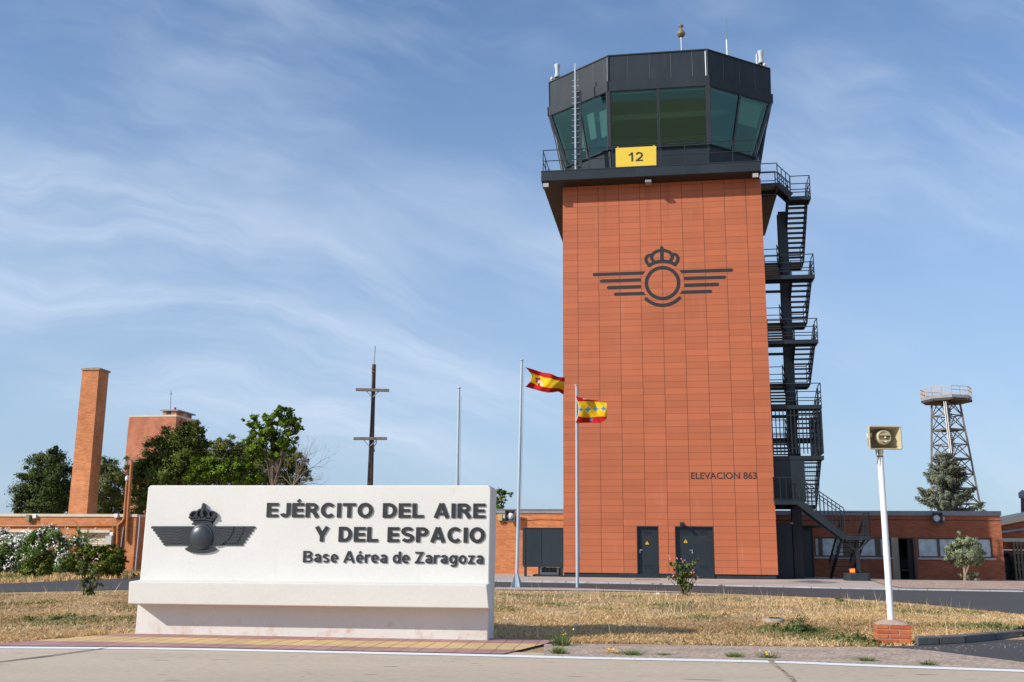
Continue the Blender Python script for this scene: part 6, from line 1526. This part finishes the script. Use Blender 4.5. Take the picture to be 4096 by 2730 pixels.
tree('pine_tree', 'broad dark pine in front of the far brick tower', 68, (385, 1180), [(425, 990, 22), (448, 1002, 22), (402, 1000, 22), (466, 1022, 18), (384, 1018, 22), (418, 1022, 34), (446, 1034, 28), (366, 1036, 26), (396, 1050, 34), (430, 1062, 36), (350, 1060, 24), (326, 1074, 20), (310, 1062, 16), (298, 1074, 9), (372, 1076, 34), (338, 1094, 26), (402, 1090, 36), (318, 1104, 20), (356, 1112, 34), (306, 1122, 16), (440, 1098, 30), (316, 1140, 20), (332, 1160, 22), (312, 1172, 18), (352, 1150, 24), (474, 1062, 18)], 170, .18, [l_pine], .4, 13, clump=.22, aspect=.3)
tree('pine_tree', 'olive green pine behind the bright leafy tree', 72, (560, 1180), [(498, 1030, 18), (516, 1022, 16), (540, 1026, 18), (562, 1034, 18), (486, 1046, 22), (520, 1048, 28), (556, 1056, 28), (590, 1050, 22), (620, 1056, 24), (650, 1046, 26), (676, 1062, 22), (696, 1082, 18), (600, 1084, 34), (640, 1084, 34), (676, 1098, 24), (706, 1100, 10), (500, 1080, 34), (550, 1090, 34), (470, 1090, 24), (690, 1050, 12)], 150, .18, [l_pine2, l_pine], .4, 14, clump=.24, aspect=.3)
def robext(m, g, b):
    for px, py in ((600, 990), (642, 955), (668, 975), (655, 1010), (585, 1010)):
        c = yp(px, py, 60); s_ = yp(637, 1085, 60); k = s_ * .5 + c * .5 + g.normal(size=3) * .15; m.tube([s_, k, c], [.06, .04, .015], 6, caps=False)
o, B = tree('leafy_tree', 'bright green leafy tree with open crown rising above the sign', 60, (634, 1180), [(648, 950, 15), (634, 962, 18), (662, 962, 17), (612, 966, 13), (588, 968, 12), (574, 972, 7), (604, 985, 18), (626, 990, 20), (654, 986, 22), (682, 984, 11), (688, 966, 6), (672, 1004, 16), (584, 1000, 16), (568, 1016, 10), (610, 1012, 22), (642, 1014, 22), (668, 1026, 12), (596, 1036, 20), (572, 1046, 16), (624, 1042, 16), (646, 1046, 14), (643, 940, 7), (695, 985, 5), (560, 965, 4)], 150, .17, [l_rob], .16, 15, clump=.20, extra=robext, aspect=.5, up=-.1, shell=.25)
tree('leafy_tree', 'low spreading bright green tree peeping over the sign top', 57, (520, 1180), [(450, 1068, 14), (472, 1062, 14), (430, 1092, 16), (458, 1090, 22), (490, 1078, 20), (516, 1066, 16), (530, 1084, 22), (500, 1100, 22), (552, 1072, 16), (562, 1096, 20), (586, 1092, 16), (540, 1104, 16), (474, 1106, 18), (598, 1104, 10), (546, 1056, 8)], 150, .16, [l_rob], .14, 16, clump=.22, aspect=.5, up=-.1, shell=.35)
# leafless branches
b = yp(690, 1180, 58); b[2] = .36
o = wthing('bare_tree', 'leafless grey twiggy tree right of the bright leafy tree', 'tree', b, G1); g = np.random.default_rng(3); m = MB()
fork = yp(672, 1120, 58); m.tube([b, (b + fork) / 2 + (.1, 0, 0), fork], [.09, .08, .07], 8, caps=False)
for tx, ty in ((735, 1020), (728, 1050), (712, 990), (740, 1078), (700, 1005), (655, 1040), (640, 1060), (722, 1100), (690, 1030), (735, 1108)):
    c = yp(tx, ty, 58); d = c - fork; L = np.linalg.norm(d); mid = fork + d * .45 + g.normal(size=3) * .12 * L
    branchy(m, fork, d * .6 + (mid - fork) * .4, L * .48, .036, 4, g, .42, 0, .12)
m.build('branches', m_twig, o)
tree('leafy_tree', 'small green tree peeping out right of the white sign', 70, (1142, 1200), [(1146, 1134, 9), (1158, 1134, 8), (1170, 1137, 6), (1142, 1150, 11), (1156, 1146, 8), (1145, 1166, 9), (1154, 1160, 6)], 130, .16, [l_rob], .12, 18, clump=.22, aspect=.4, limbs=3, shell=.3)
# blue spruce behind the right building
YS = 92.; b = yp(2178, 1180, YS); b[2] = .36; o = wthing('spruce_tree', 'blue green spruce with drooping branches behind the right building', 'tree', b, G1)
g = np.random.default_rng(5); m = MB(); tip = yp(2171, 1037, YS); m.tube([b, tip], [.24, .02], 8, caps=False)
P, ON = [], []
H_ = tip[2] - b[2]
for k in range(120):
    f = g.uniform(.0, .97) ** .85; z = b[2] + H_ * (.22 + .78 * f); a = g.uniform(0, 2 * math.pi)
    Lb = (1 - f) ** .75 * 3.85 * g.uniform(.6, 1.08) + .38; c0 = b + (tip - b) * ((z - b[2]) / H_)
    d = np.array([math.cos(a), math.sin(a), 0]); pts = [c0 + d * Lb * s_ + np.array([0, 0, -.42 * Lb * s_ + .50 * Lb * s_ ** 2.2]) for s_ in np.linspace(0, 1, 6)]
    m.tube(pts, [.04, .035, .03, .022, .015, .008], 4, caps=False)
    for s_ in np.linspace(.12, 1, max(5, int(Lb * 11))):
        q = np.array([np.interp(s_, np.linspace(0, 1, 6), [p[i] for p in pts]) for i in range(3)]); nn = 34
        off = g.normal(size=(nn, 3)) * np.array([.14, .14, .125]) * (1.25 - s_ * .5); off[:, 2] -= abs(off[:, 2]) * .6 + g.uniform(0, .22, nn) * (1.1 - s_)
        P.append(q + off); w_ = off * 4 + d * .8 + np.array([0, 0, .5]) + g.normal(size=off.shape) * .2; ON.append(w_ / np.linalg.norm(w_, axis=1)[:, None])
P = np.concatenate(P); V, Fq = leaves(P, .19, g, -.2, .30, np.concatenate(ON)); np_mesh('crown', V, Fq, l_spruce, parent=o)
sel = P[(P[:, 2] > b[2] + H_ * .62)]; sel = sel[g.choice(len(sel), 260, replace=False)]; V, Fq = leaves(sel - (0, .14, .04), .2, g, -.9, .5); np_mesh('cones', V, Fq, l_cone, parent=o)['kind'] = 'stuff'
m.build('trunk', m_bark, o)

# ------------------------------------------------------------------ shrubs
def shrub(name, label, cat, Y, base, blobs, per, size, m_, seed, group=None, flowers=None, stems=6, clump=.25, aspect=.4, up=.3, shell=.5, zg=None, depth=.8):
    b = yp(*base, Y); b[2] = float(gz(b[0], b[1])) if zg is None else zg; o = wthing(name, label, cat, b, group); g = np.random.default_rng(seed)
    B = px_blobs(Y, blobs, depth, seed); V, Fq = crown(B, per, size, seed, clump, up, aspect, shell)
    V[:, 2] = np.maximum(V[:, 2], b[2] + .01); np_mesh('foliage', V, Fq, m_, parent=o)
    m = MB()
    for i in range(stems):
        c = B[i % len(B)][0]; r = B[i % len(B)][1][0]; e = c + g.normal(size=3) * .3 * r; s_ = b + g.normal(size=3) * (.06, .06, 0); m.tube([s_, (s_ + e) / 2 + g.normal(size=3) * .04, e], [.022, .016, .007], 5, caps=False)
    m.build('stems', m_bark if name != 'rose_bush' else mat('rose_stem', (.11, .085, .04), .8), o)
    if flowers: flowers(o, B, g)
    return o
def heads(n, size, petals, m_, fname, front=True, spots=None):
    def f(o, B, g):
        C, D = [], []
        if spots: C = [yp(x, y, Y) for x, y, Y in spots]; D = [(-.4, -.6, .5)] * len(C)
        else:
            tot = sum(r[0] ** 2 for c, r in B)
            for c, r in B:
                for _ in range(max(1, int(n * r[0] ** 2 / tot))):
                    u = g.normal(size=3); u /= np.linalg.norm(u)
                    if u[1] > .1: u[1] *= -1
                    if u[2] < -.3: u[2] *= -.6
                    C.append(np.array(c) + u * np.array(r) * g.uniform(1.05, 1.34)); D.append(u + np.array([-.2, -.3, .4]))
        C = np.array(C); off = g.normal(size=(len(C), petals, 3)) * size * .55 * g.uniform(.6, 1.3, (len(C), 1, 1)); P = (C[:, None] + off).reshape(-1, 3)
        O_ = np.repeat(np.array(D, float), petals, axis=0) + g.normal(size=(len(P), 3)) * .25; V, Fq = leaves(P, size * .8, g, .5, .9, O_ / np.linalg.norm(O_, axis=1)[:, None]); np_mesh(fname, V, Fq, m_, parent=o)
    return f
YO = 50.
OB = [(30, 1262, 26), (70, 1250, 28), (105, 1240, 26), (140, 1248, 26), (168, 1262, 24), (186, 1280, 20), (12, 1285, 26), (50, 1285, 32), (95, 1275, 34), (140, 1284, 32), (20, 1308, 24), (62, 1310, 26), (105, 1306, 28), (150, 1306, 26), (178, 1304, 18), (-20, 1270, 30), (-15, 1305, 28), (84, 1234, 16), (120, 1226, 10), (128, 1325, 10), (60, 1326, 10)]
shrub('oleander_bush', 'big oleander bush covered in white blossom in front of the left brick building', 'bush', YO, (100, 1326), OB, 620, .15, [l_ole], 21, flowers=heads(320, .11, 7, l_wflower, 'blossoms'), clump=.26, aspect=.22, up=.8, zg=.385)
shrub('oleander_bush', 'oleander with dusky white blossom cut by the left border of the photo', 'bush', YO + 1.2, (6, 1270), [(4, 1228, 14), (14, 1242, 14), (-8, 1244, 16), (4, 1262, 16), (22, 1258, 10)], 430, .17, [l_ole], 22, flowers=heads(60, .12, 9, l_wflower, 'blossoms'), clump=.24, aspect=.22, up=.8, zg=.385)
shrub('clipped_bush', 'round dark clipped bush in front of the white oleander', 'bush', 44, (84, 1332), [(72, 1292, 20), (94, 1290, 20), (82, 1302, 30), (62, 1308, 18), (106, 1306, 19), (84, 1320, 24), (66, 1322, 14), (102, 1322, 15)], 1300, .075, [l_hedge], 23, clump=.17, aspect=.5, zg=.385)
shrub('box_hedge', 'olive green box shaped hedge under the beige shutters', 'hedge', 45, (240, 1330), [(x, y, r) for x, y, r in ((166, 1280, 12), (186, 1272, 14), (160, 1300, 12), (178, 1310, 14), (286, 1290, 8), (280, 1300, 10), (196, 1322, 12), (272, 1268, 12), (254, 1268, 17), (232, 1268, 17), (210, 1270, 16), (276, 1282, 16), (190, 1280, 16), (172, 1288, 15), (184, 1308, 17), (260, 1306, 20), (240, 1300, 24), (216, 1304, 22), (272, 1300, 17), (204, 1274, 15), (226, 1272, 16), (250, 1272, 16), (270, 1276, 15), (184, 1286, 14), (166, 1292, 12), (206, 1292, 18), (234, 1292, 22), (260, 1294, 20), (276, 1290, 13), (222, 1312, 20), (248, 1314, 22), (268, 1308, 14), (190, 1304, 14), (250, 1326, 14))], 800, .085, [l_hedge], 24, clump=.2, aspect=.45, up=.7, zg=.385)
yl = float(gp(203, 1371)[1]); yr = float(gp(1572, 1369)[1])
shrub('rose_bush', 'straggly rose bush with few pink flowers on the dry grass left of the sign', 'rose bush', yl, (203, 1371), [(188, 1296, 9), (204, 1304, 10), (188, 1314, 10), (214, 1318, 10), (224, 1310, 6), (200, 1332, 12), (216, 1340, 9), (206, 1350, 11), (180, 1302, 6), (228, 1328, 5), (204, 1362, 9), (178, 1286, 5), (192, 1340, 8), (196, 1282, 4), (212, 1292, 5), (232, 1344, 4)], 520, .07, [l_rose], 25, 'rose bushes on the dry grass', heads(0, .045, 6, l_pink, 'blossoms', spots=[(176, 1271, yl), (191, 1278, yl), (230, 1301, yl - .3), (214, 1284, yl)]), stems=12, clump=.2, aspect=.55, shell=.3)
shrub('rose_bush', 'rose bush with pink flowers in front of the tower double door', 'rose bush', yr, (1572, 1369), [(1552, 1300, 10), (1566, 1310, 12), (1582, 1304, 10), (1560, 1324, 14), (1578, 1324, 13), (1594, 1318, 7), (1568, 1340, 13), (1582, 1342, 9), (1542, 1296, 6), (1594, 1296, 6), (1572, 1356, 9), (1600, 1330, 3), (1538, 1330, 4), (1602, 1288, 4)], 520, .075, [l_rose], 26, 'rose bushes on the dry grass', heads(0, .052, 8, l_pink, 'blossoms', spots=[(1536, 1279, yr), (1555, 1283, yr - .2), (1569, 1288, yr), (1592, 1311, yr - .2), (1591, 1317, yr - .2), (1545, 1321, yr), (1601, 1325, yr), (1538, 1316, yr)]), stems=14, clump=.22, aspect=.55, shell=.3)
# olive on the gravel
YV = 46.; b = yp(2217, 1338.5, YV); zo = b[2]; o = wthing('olive_tree', 'small silvery olive tree on the gravel in front of the right building', 'tree', b)
B = px_blobs(YV, [(2196, 1254, 12), (2212, 1250, 14), (2230, 1254, 14), (2246, 1262, 12), (2184, 1268, 12), (2204, 1268, 18), (2226, 1270, 20), (2246, 1276, 12), (2192, 1286, 14), (2214, 1288, 16), (2236, 1288, 14), (2203, 1238, 6), (2256, 1274, 6), (2225, 1240, 7), (2176, 1282, 7), (2258, 1288, 8), (2250, 1258, 9), (2240, 1244, 8), (2180, 1256, 8), (2204, 1226, 4), (2262, 1270, 4)], .9, 27)
V, Fq = crown(B, 1500, .09, 27, .24, .7, .28, .4); np_mesh('crown', V, Fq, l_olive, parent=o)
m = MB(); m.tube([b - (0, 0, .1), yp(2218, 1320, YV), yp(2214, 1300, YV), yp(2204, 1280, YV)], [.085, .07, .055, .03], 8, caps=False); m.tube([yp(2219, 1318, YV), yp(2226, 1300, YV), yp(2232, 1280, YV)], [.06, .045, .03], 8, caps=False); m.tube([yp(2216, 1308, YV), yp(2222, 1290, YV), yp(2218, 1265, YV)], [.05, .04, .02], 8, caps=False); m.build('trunk', mat('olive_bark', (.26, .20, .14), .9, var=.3, vscale=6), o)
B = px_blobs(YV + .3, [(2234, 1324, 10), (2244, 1318, 7), (2226, 1330, 8), (2242, 1332, 8), (2208, 1322, 5)], .9, 28); V, Fq = crown(B, 500, .08, 28, .2, .8, .3, .3); V[:, 2] = np.maximum(V[:, 2], zo - .02); np_mesh('suckers', V, Fq, l_olive, parent=o)
# palm fronds behind the oleander
YPm = 52.; b = yp(190, 1262, YPm); o = wthing('palm_plant', 'small palm with pointed fronds behind the oleander', 'plant', (b[0], b[1], .385)); m = MB(); g = np.random.default_rng(8)
cpt = yp(190, 1250, YPm)
for x, y in ((176, 1218), (186, 1222), (196, 1227), (210, 1226), (222, 1226), (216, 1233), (172, 1230), (204, 1221), (180, 1212), (230, 1236)):
    e = yp(x, y, YPm + g.uniform(-.4, .2)); d = e - cpt
    for k in range(7):
        p = cpt + d * (.35 + .1 * k); q = p + d * .3 + g.normal(size=3) * .12; m.add([p - (.03, 0, .02), p + (.03, 0, .02), q], [(0, 1, 2)])
    m.bar(cpt, e, .03)
m.bar((b[0], b[1], .38), cpt, .12); m.build('fronds', l_grass, o)
for i, (x, y, r, Y, lb) in enumerate(((312, 1321, 8, 46, 'small dark weed tuft at the right corner of the left building'), (212, 1322, 14, 47, 'grey green plant between the oleander and the hedge'))):
    shrub('weed_plant', lb, 'plant', Y, (x, y + r), [(x, y, r * .8), (x - r * .6, y + 2, r * .5), (x + r * .6, y + 2, r * .5)], 500, .08, [l_hedge if i == 0 else l_olive], 40 + i, stems=3, zg=.385)

# ------------------------------------------------------------------ dry grass on the verge
g = np.random.default_rng(77)
def blades(P, h, w, lean, name, m_, mi=None):
    n = len(P); a = g.uniform(0, 2 * math.pi, n); s_ = np.stack([np.cos(a), np.sin(a), 0 * a], 1) * (w * g.uniform(.6, 1.4, n))[:, None]
    hh = h * g.uniform(.4, 1.5, n); tl_ = np.stack([g.normal(size=n), g.normal(size=n), 0 * a], 1) * (hh * lean)[:, None]; tip = P + tl_; tip[:, 2] += hh
    V = np.stack([P - s_, P + s_, tip], 1).reshape(-1, 3); return np_mesh(name, V, np.arange(3 * n).reshape(n, 3), m_, mi)
# outline of the verge on the ground
vg = np.array(xy([(-60, 1368), (0, 1365), (150, 1362), (290, 1359), (700, 1356), (1139, 1358), (1400, 1361), (1560, 1365), (1700, 1368.5), (1900, 1376.5), (2050, 1385), (2200, 1399), (2353, 1415), (2500, 1434), (2520, 1452), (2353, 1463.5), (2290, 1469), (2220, 1475.5), (2160, 1479), (2104, 1482), (2085, 1487), (1900, 1487), (1600, 1483), (1400, 1480), (1290, 1479), (1280, 1472), (1137, 1467), (1134, 1440), (310, 1440), (300, 1456), (215, 1461), (130, 1469), (60, 1476), (-40, 1484), (-80, 1486)]))
def inside(x, y):
    c = np.zeros(len(x), bool); n = len(vg); j = n - 1
    for i in range(n):
        xi, yi, xj, yj = *vg[i], *vg[j]; k = ((yi > y) != (yj > y)) & (x < (xj - xi) * (y - yi) / (yj - yi + 1e-12) + xi); c ^= k; j = i
    return c
def vnoise(x, y, s, seed):
    r = np.random.default_rng(seed); T_ = r.uniform(0, 1, (64, 64)); u, v = x * s, y * s; i, j = np.floor(u).astype(int), np.floor(v).astype(int); f, k = u - i, v - j; f = f * f * (3 - 2 * f); k = k * k * (3 - 2 * k)
    A = lambda a, b: T_[a % 64, b % 64]; return (A(i, j) * (1 - f) + A(i + 1, j) * f) * (1 - k) + (A(i, j + 1) * (1 - f) + A(i + 1, j + 1) * f) * k
def scatter(n, dens):
    out = []
    while sum(map(len, out)) < n:
        k = 200000; dd = 1 / g.uniform(1 / 40., 1 / 14.3, k); x = g.uniform(-.62, .60, k) * dd; y = dd; ok = inside(x, y); x, y = x[ok], y[ok]; ok = g.uniform(size=len(x)) < dens(x, y); out.append(np.stack([x[ok], y[ok], gz(x[ok], y[ok])], 1))
    return np.concatenate(out)[:n]
dn = lambda x, y: .10 + .90 * np.clip(vnoise(x, y, .9, 1) * .9 + vnoise(x, y, 3.2, 2) * .9 - .55, 0, 1)
P = scatter(150000, dn)
l_brown = leafmat('dead_brown_blade', (.40, .25, .125), .45, .85, .1)
q_ = vnoise(P[:, 0], P[:, 1], .9, 3) * .8 + .5 * g.uniform(size=len(P)); q2_ = vnoise(P[:, 0], P[:, 1], .6, 33) * .9 + .4 * g.uniform(size=len(P))
o = blades(P, .040, .0085, .95, 'dry_grass', [l_straw, l_straw2, l_brown], np.where(q2_ > .78, 2, (q_ > .75).astype(int))); tag(o, 'dry straw coloured grass covering the verge', 'grass', kind='stuff')
# matted straw lying flat
P = scatter(40000, dn); n = len(P); a = g.uniform(0, 2 * math.pi, n); d = np.stack([np.cos(a), np.sin(a), g.uniform(-.1, .25, n)], 1) * g.uniform(.05, .16, n)[:, None]; s_ = np.stack([-np.sin(a), np.cos(a), 0 * a], 1) * .006; P[:, 2] += g.uniform(.008, .035, n)
V = np.stack([P - s_, P + s_, P + d], 1).reshape(-1, 3); o = np_mesh('straw_litter', V, np.arange(3 * n).reshape(n, 3), [l_straw2, l_straw], g.integers(0, 2, n)); tag(o, 'loose pale straw lying between the grass blades', 'straw', kind='stuff')
# green growth in patches, denser along the road edge and by the plinth
gpts = [(gp(x, y), r) for x, y, r in ((1830, 1452, .55), (1860, 1462, .4), (1800, 1446, .4), (130, 1428, .45), (165, 1431, .35), (1960, 1476, .35), (1935, 1388, .5), (2000, 1395, .5), (2110, 1408, .4), (2250, 1440, .45), (2310, 1448, .4), (1250, 1372, .6), (1440, 1372, .5), (1180, 1368, .4), (300, 1400, .35), (380, 1420, .5), (1270, 1390, .4), (1700, 1380, .5), (90, 1388, .5), (1150, 1400, .4), (1520, 1392, .5), (2230, 1408, .4), (700, 1362, .5), (1620, 1420, .3), (1380, 1400, .3))]
def dg(x, y):
    k = np.zeros(len(x))
    for p, r in gpts: k = np.maximum(k, np.exp(-(((x - p[0]) / r / 1.3) ** 2 + ((y - p[1]) / r / 1.6) ** 2)))
    return np.clip(k * 1.0 * (vnoise(x, y, 3, 9) + .35) + .02 * (vnoise(x, y, 1.7, 5) > .66), 0, 1)
P = scatter(11000, dg); o = blades(P, .055, .012, .9, 'green_weeds', [l_weed, l_grass], (g.uniform(size=len(P)) > .75).astype(int)); tag(o, 'green weeds scattered through the dry grass', 'weeds', kind='stuff')
for i, (x, y, w_, h_, lb) in enumerate(((1836, 1455, 62, 16, 'spreading bright green weed patch left of the brick plinth'), (1968, 1478, 30, 9, 'small green weeds growing against the brick plinth'), (140, 1428, 48, 8, 'low green weed patch at the left of the verge'), (2310, 1449, 26, 8, 'green weeds at the right end of the verge near the kerb'), (1935, 1384, 12, 8, 'dark green clump at the far edge of the verge'))):
    c = gp(x, y); k_ = S3 * c[1] / F_PX; gg = np.random.default_rng(300 + i); B = []
    for _ in range(14): B.append((c + np.array([gg.normal() * w_ * .38 * k_, gg.normal() * .28, gg.uniform(.0, .05)]), np.array([.10, .10, .07]) * gg.uniform(.6, 1.5) * h_ / 11))
    o = wthing('weed_plant', lb, 'weed', c, 'weed patches in the dry grass'); V, Fq = crown(B, 900, .035, 310 + i, .25, .5, .5, .3); V[:, 2] = np.maximum(V[:, 2], c[2] - .01); np_mesh('foliage', V, Fq, l_weed, parent=o)
# tall oat stems along the far edge of the verge
P = scatter(1500, lambda x, y: np.clip(1.2 * (vnoise(x, y, .8, 12) - .45), 0, 1) * ((y > 22) | (vnoise(x, y, 2, 4) > .8))); o = blades(P, .26, .006, .35, 'oat_stems', [l_straw2, l_weed], (g.uniform(size=len(P)) > .6).astype(int)); tag(o, 'thin tall wild oat stems above the dry grass', 'grass', kind='stuff')
# grass on the far side of the side road, left
k = 20000; x = g.uniform(-34, -15, k); y = g.uniform(36, 56, k)
fx = np.array(farb); ok = y > np.interp(x, fx[:, 0], fx[:, 1]) + .3; x, y = x[ok], y[ok]; P = np.stack([x, y, gz(x, y)], 1)
o = blades(P, .16, .03, .7, 'roadside_grass', [l_straw, l_grass], (vnoise(x, y, .5, 6) > .55).astype(int)); tag(o, 'patchy dry and green grass in front of the left building', 'grass', kind='stuff')
# single tufts along the white line and in the worn strip
def tuft(x, y, h, r, n, label, m_=None, flower=False):
    h *= .8; r *= .85; n = int(n * .7)
    c = gp(x, y, ZR + .005); P = c + g.normal(size=(n, 3)) * (r * .35, r * .3, 0); o = wthing('weed_tuft', label, 'weed', c, 'weed tufts beside the white line')
    a = g.uniform(0, 2 * math.pi, n); s_ = np.stack([np.cos(a), np.sin(a), 0 * a], 1) * .006; out = (P - c); tip = P + out * g.uniform(.4, 1.6, n)[:, None] + g.normal(size=(n, 3)) * .02; tip[:, 2] = c[2] + h * g.uniform(.5, 1.25, n)
    np_mesh('blades', np.stack([P - s_, P + s_, tip], 1).reshape(-1, 3), np.arange(3 * n).reshape(n, 3), m_ or l_grass, parent=o)
    if flower:
        V, Fq = leaves(tip[:10] + (0, 0, .01), .028, g, .5, .9); np_mesh('blossoms', V, Fq, mat('yellow_petal', (.80, .50, .02), .6), parent=o)
tuft(1284, 1502, .10, .12, 300, 'round bright green grass tuft at the right end of the tiled pavement')
tuft(1290, 1484, .24, .17, 170, 'tall thin pale green weed behind the end of the pavement', l_weed, True)
tuft(1449, 1505, .07, .20, 260, 'low wide green tuft in the middle of the worn strip')
tuft(1408, 1501, .06, .16, 140, 'small dry tuft with yellow flowers left of the wide green tuft', l_straw, True)
tuft(1688, 1510, .07, .13, 220, 'pale green tuft in the worn strip nearest the filler joint on its left')
tuft(1762, 1512, .07, .14, 180, 'pale tuft with a yellow flower just above the filler joint', l_weed, True)
tuft(1992, 1519, .06, .13, 200, 'low green tuft beside the white line under the horn pole')
tuft(2135, 1528, .06, .12, 120, 'small straw and green tuft beside the white line at the right', l_weed)
tuft(1528, 1506, .035, .12, 90, 'flat dusty tuft between the two middle green tufts', l_weed)
# ------------------------------------------------------------------ small things lying about
def stones(n, region, size, name, label, m_, kind='stuff', z=.02):
    P = []
    while len(P) < n:
        x, y = region(); P.append((x, y))
    V, Fq = [], []
    for x, y in P:
        p = gp(x, y, ZR + .004); r = size * g.uniform(.4, 1.5); u = rand_unit(6, g); b0 = len(V); q = np.array([(1, 0, 0), (0, 1, 0), (-1, 0, 0), (0, -1, 0), (0, 0, .7), (0, 0, -.3)]) * r * g.uniform(.7, 1.3, (6, 1))
        V += [tuple(p + k) for k in q]; Fq += [(b0, b0 + 1, b0 + 4), (b0 + 1, b0 + 2, b0 + 4), (b0 + 2, b0 + 3, b0 + 4), (b0 + 3, b0, b0 + 4)]
    o = np_mesh(name, np.array(V), np.array(Fq), m_); return tag(o, label, 'gravel', kind=kind)
rr = lambda a, b: rnd.uniform(a, b)
m_peb = mat('loose_pebble', (.30, .25, .20), .9, island=.4)
stones(130, lambda: (lambda x: (x, np.interp(x, [2080, 2353], [1490, 1478]) + abs(rnd.gauss(0, 7))))(rr(2085, 2353)), .010, 'loose_gravel', 'pale loose stones scattered on the dark asphalt apron', m_peb)
stones(420, lambda: (lambda x: (x, np.interp(x, [1290, 1784, 2353], [1495, 1505, 1530]) + rnd.gauss(0, 8)))(rr(1290, 2120)), .008, 'strip_grit', 'coarse grit on the worn strip beside the white line', mat('strip_grit_stone', (.26, .20, .16), .9, island=.5))
o = wthing('manhole', 'concrete manhole collar with a dark lid sunk in the dry grass', 'manhole', gp(1777, 1431)); c = gp(1777, 1431); m = MB(); m.lathe([(.0, .07), (.19, .08), (.21, .05), (.23, -.1)], c, 18); m.build('collar', mat('manhole_concrete', (.34, .28, .21), .9, var=.2), o); m = MB(); m.lathe([(0, .095), (.10, .095), (.11, .07)], c + (.03, 0, 0), 16); m.build('lid', m_black, o)
for i, (x, y, w, h, lb) in enumerate(((1323, 1446.5, .09, .05, 'crumpled pale paper scrap on the dry grass right of the sign'), (2046, 1396, .09, .06, 'white scrap in the grass near the dark side road'), (1512, 1370, .1, .06, 'white scrap near the rose bush by the tower'))):
    p = gp(x, y) + (0, 0, .05); o = wthing('paper_scrap', lb, 'litter', p, 'paper scraps'); m = MB(); m.add([p + (-w / 2, 0, 0), p + (w / 2, -.03, .01), p + (w / 2 - .02, .05, h), p + (-w / 3, .06, h * .7)], [(0, 1, 2, 3)]); m.build('sheet', m_coping, o)
for x0, x1, y, lb in ((1460, 1516, 1332.3, 'brown drain grate in the walk in front of the single door'), (1553, 1572, 1331.6, 'short brown drain grate behind the rose bush')):
    a, b = FT.loc(gp(x0, y, .53)), FT.loc(gp(x1, y, .53)); n = (a[1] + b[1]) / 2; o = thing('drain_grate', lb, 'drain', FT, (a[0], n, .5), 'drain grates in the walk'); m = MB(); z = float(sz(a[0], n))
    k = max(4, int((b[0] - a[0]) / .07))
    for i in range(k): t = a[0] + (b[0] - a[0]) * i / k; tb(m, t, t + .04, n + .16, n - .16, z - .01, z + .012)
    tb(m, a[0] - .03, b[0] + .03, n + .19, n + .16, z - .01, z + .013); tb(m, a[0] - .03, b[0] + .03, n - .16, n - .19, z - .01, z + .013); m.build('grate', mat('rusty_grate', (.17, .095, .07), .8), o)
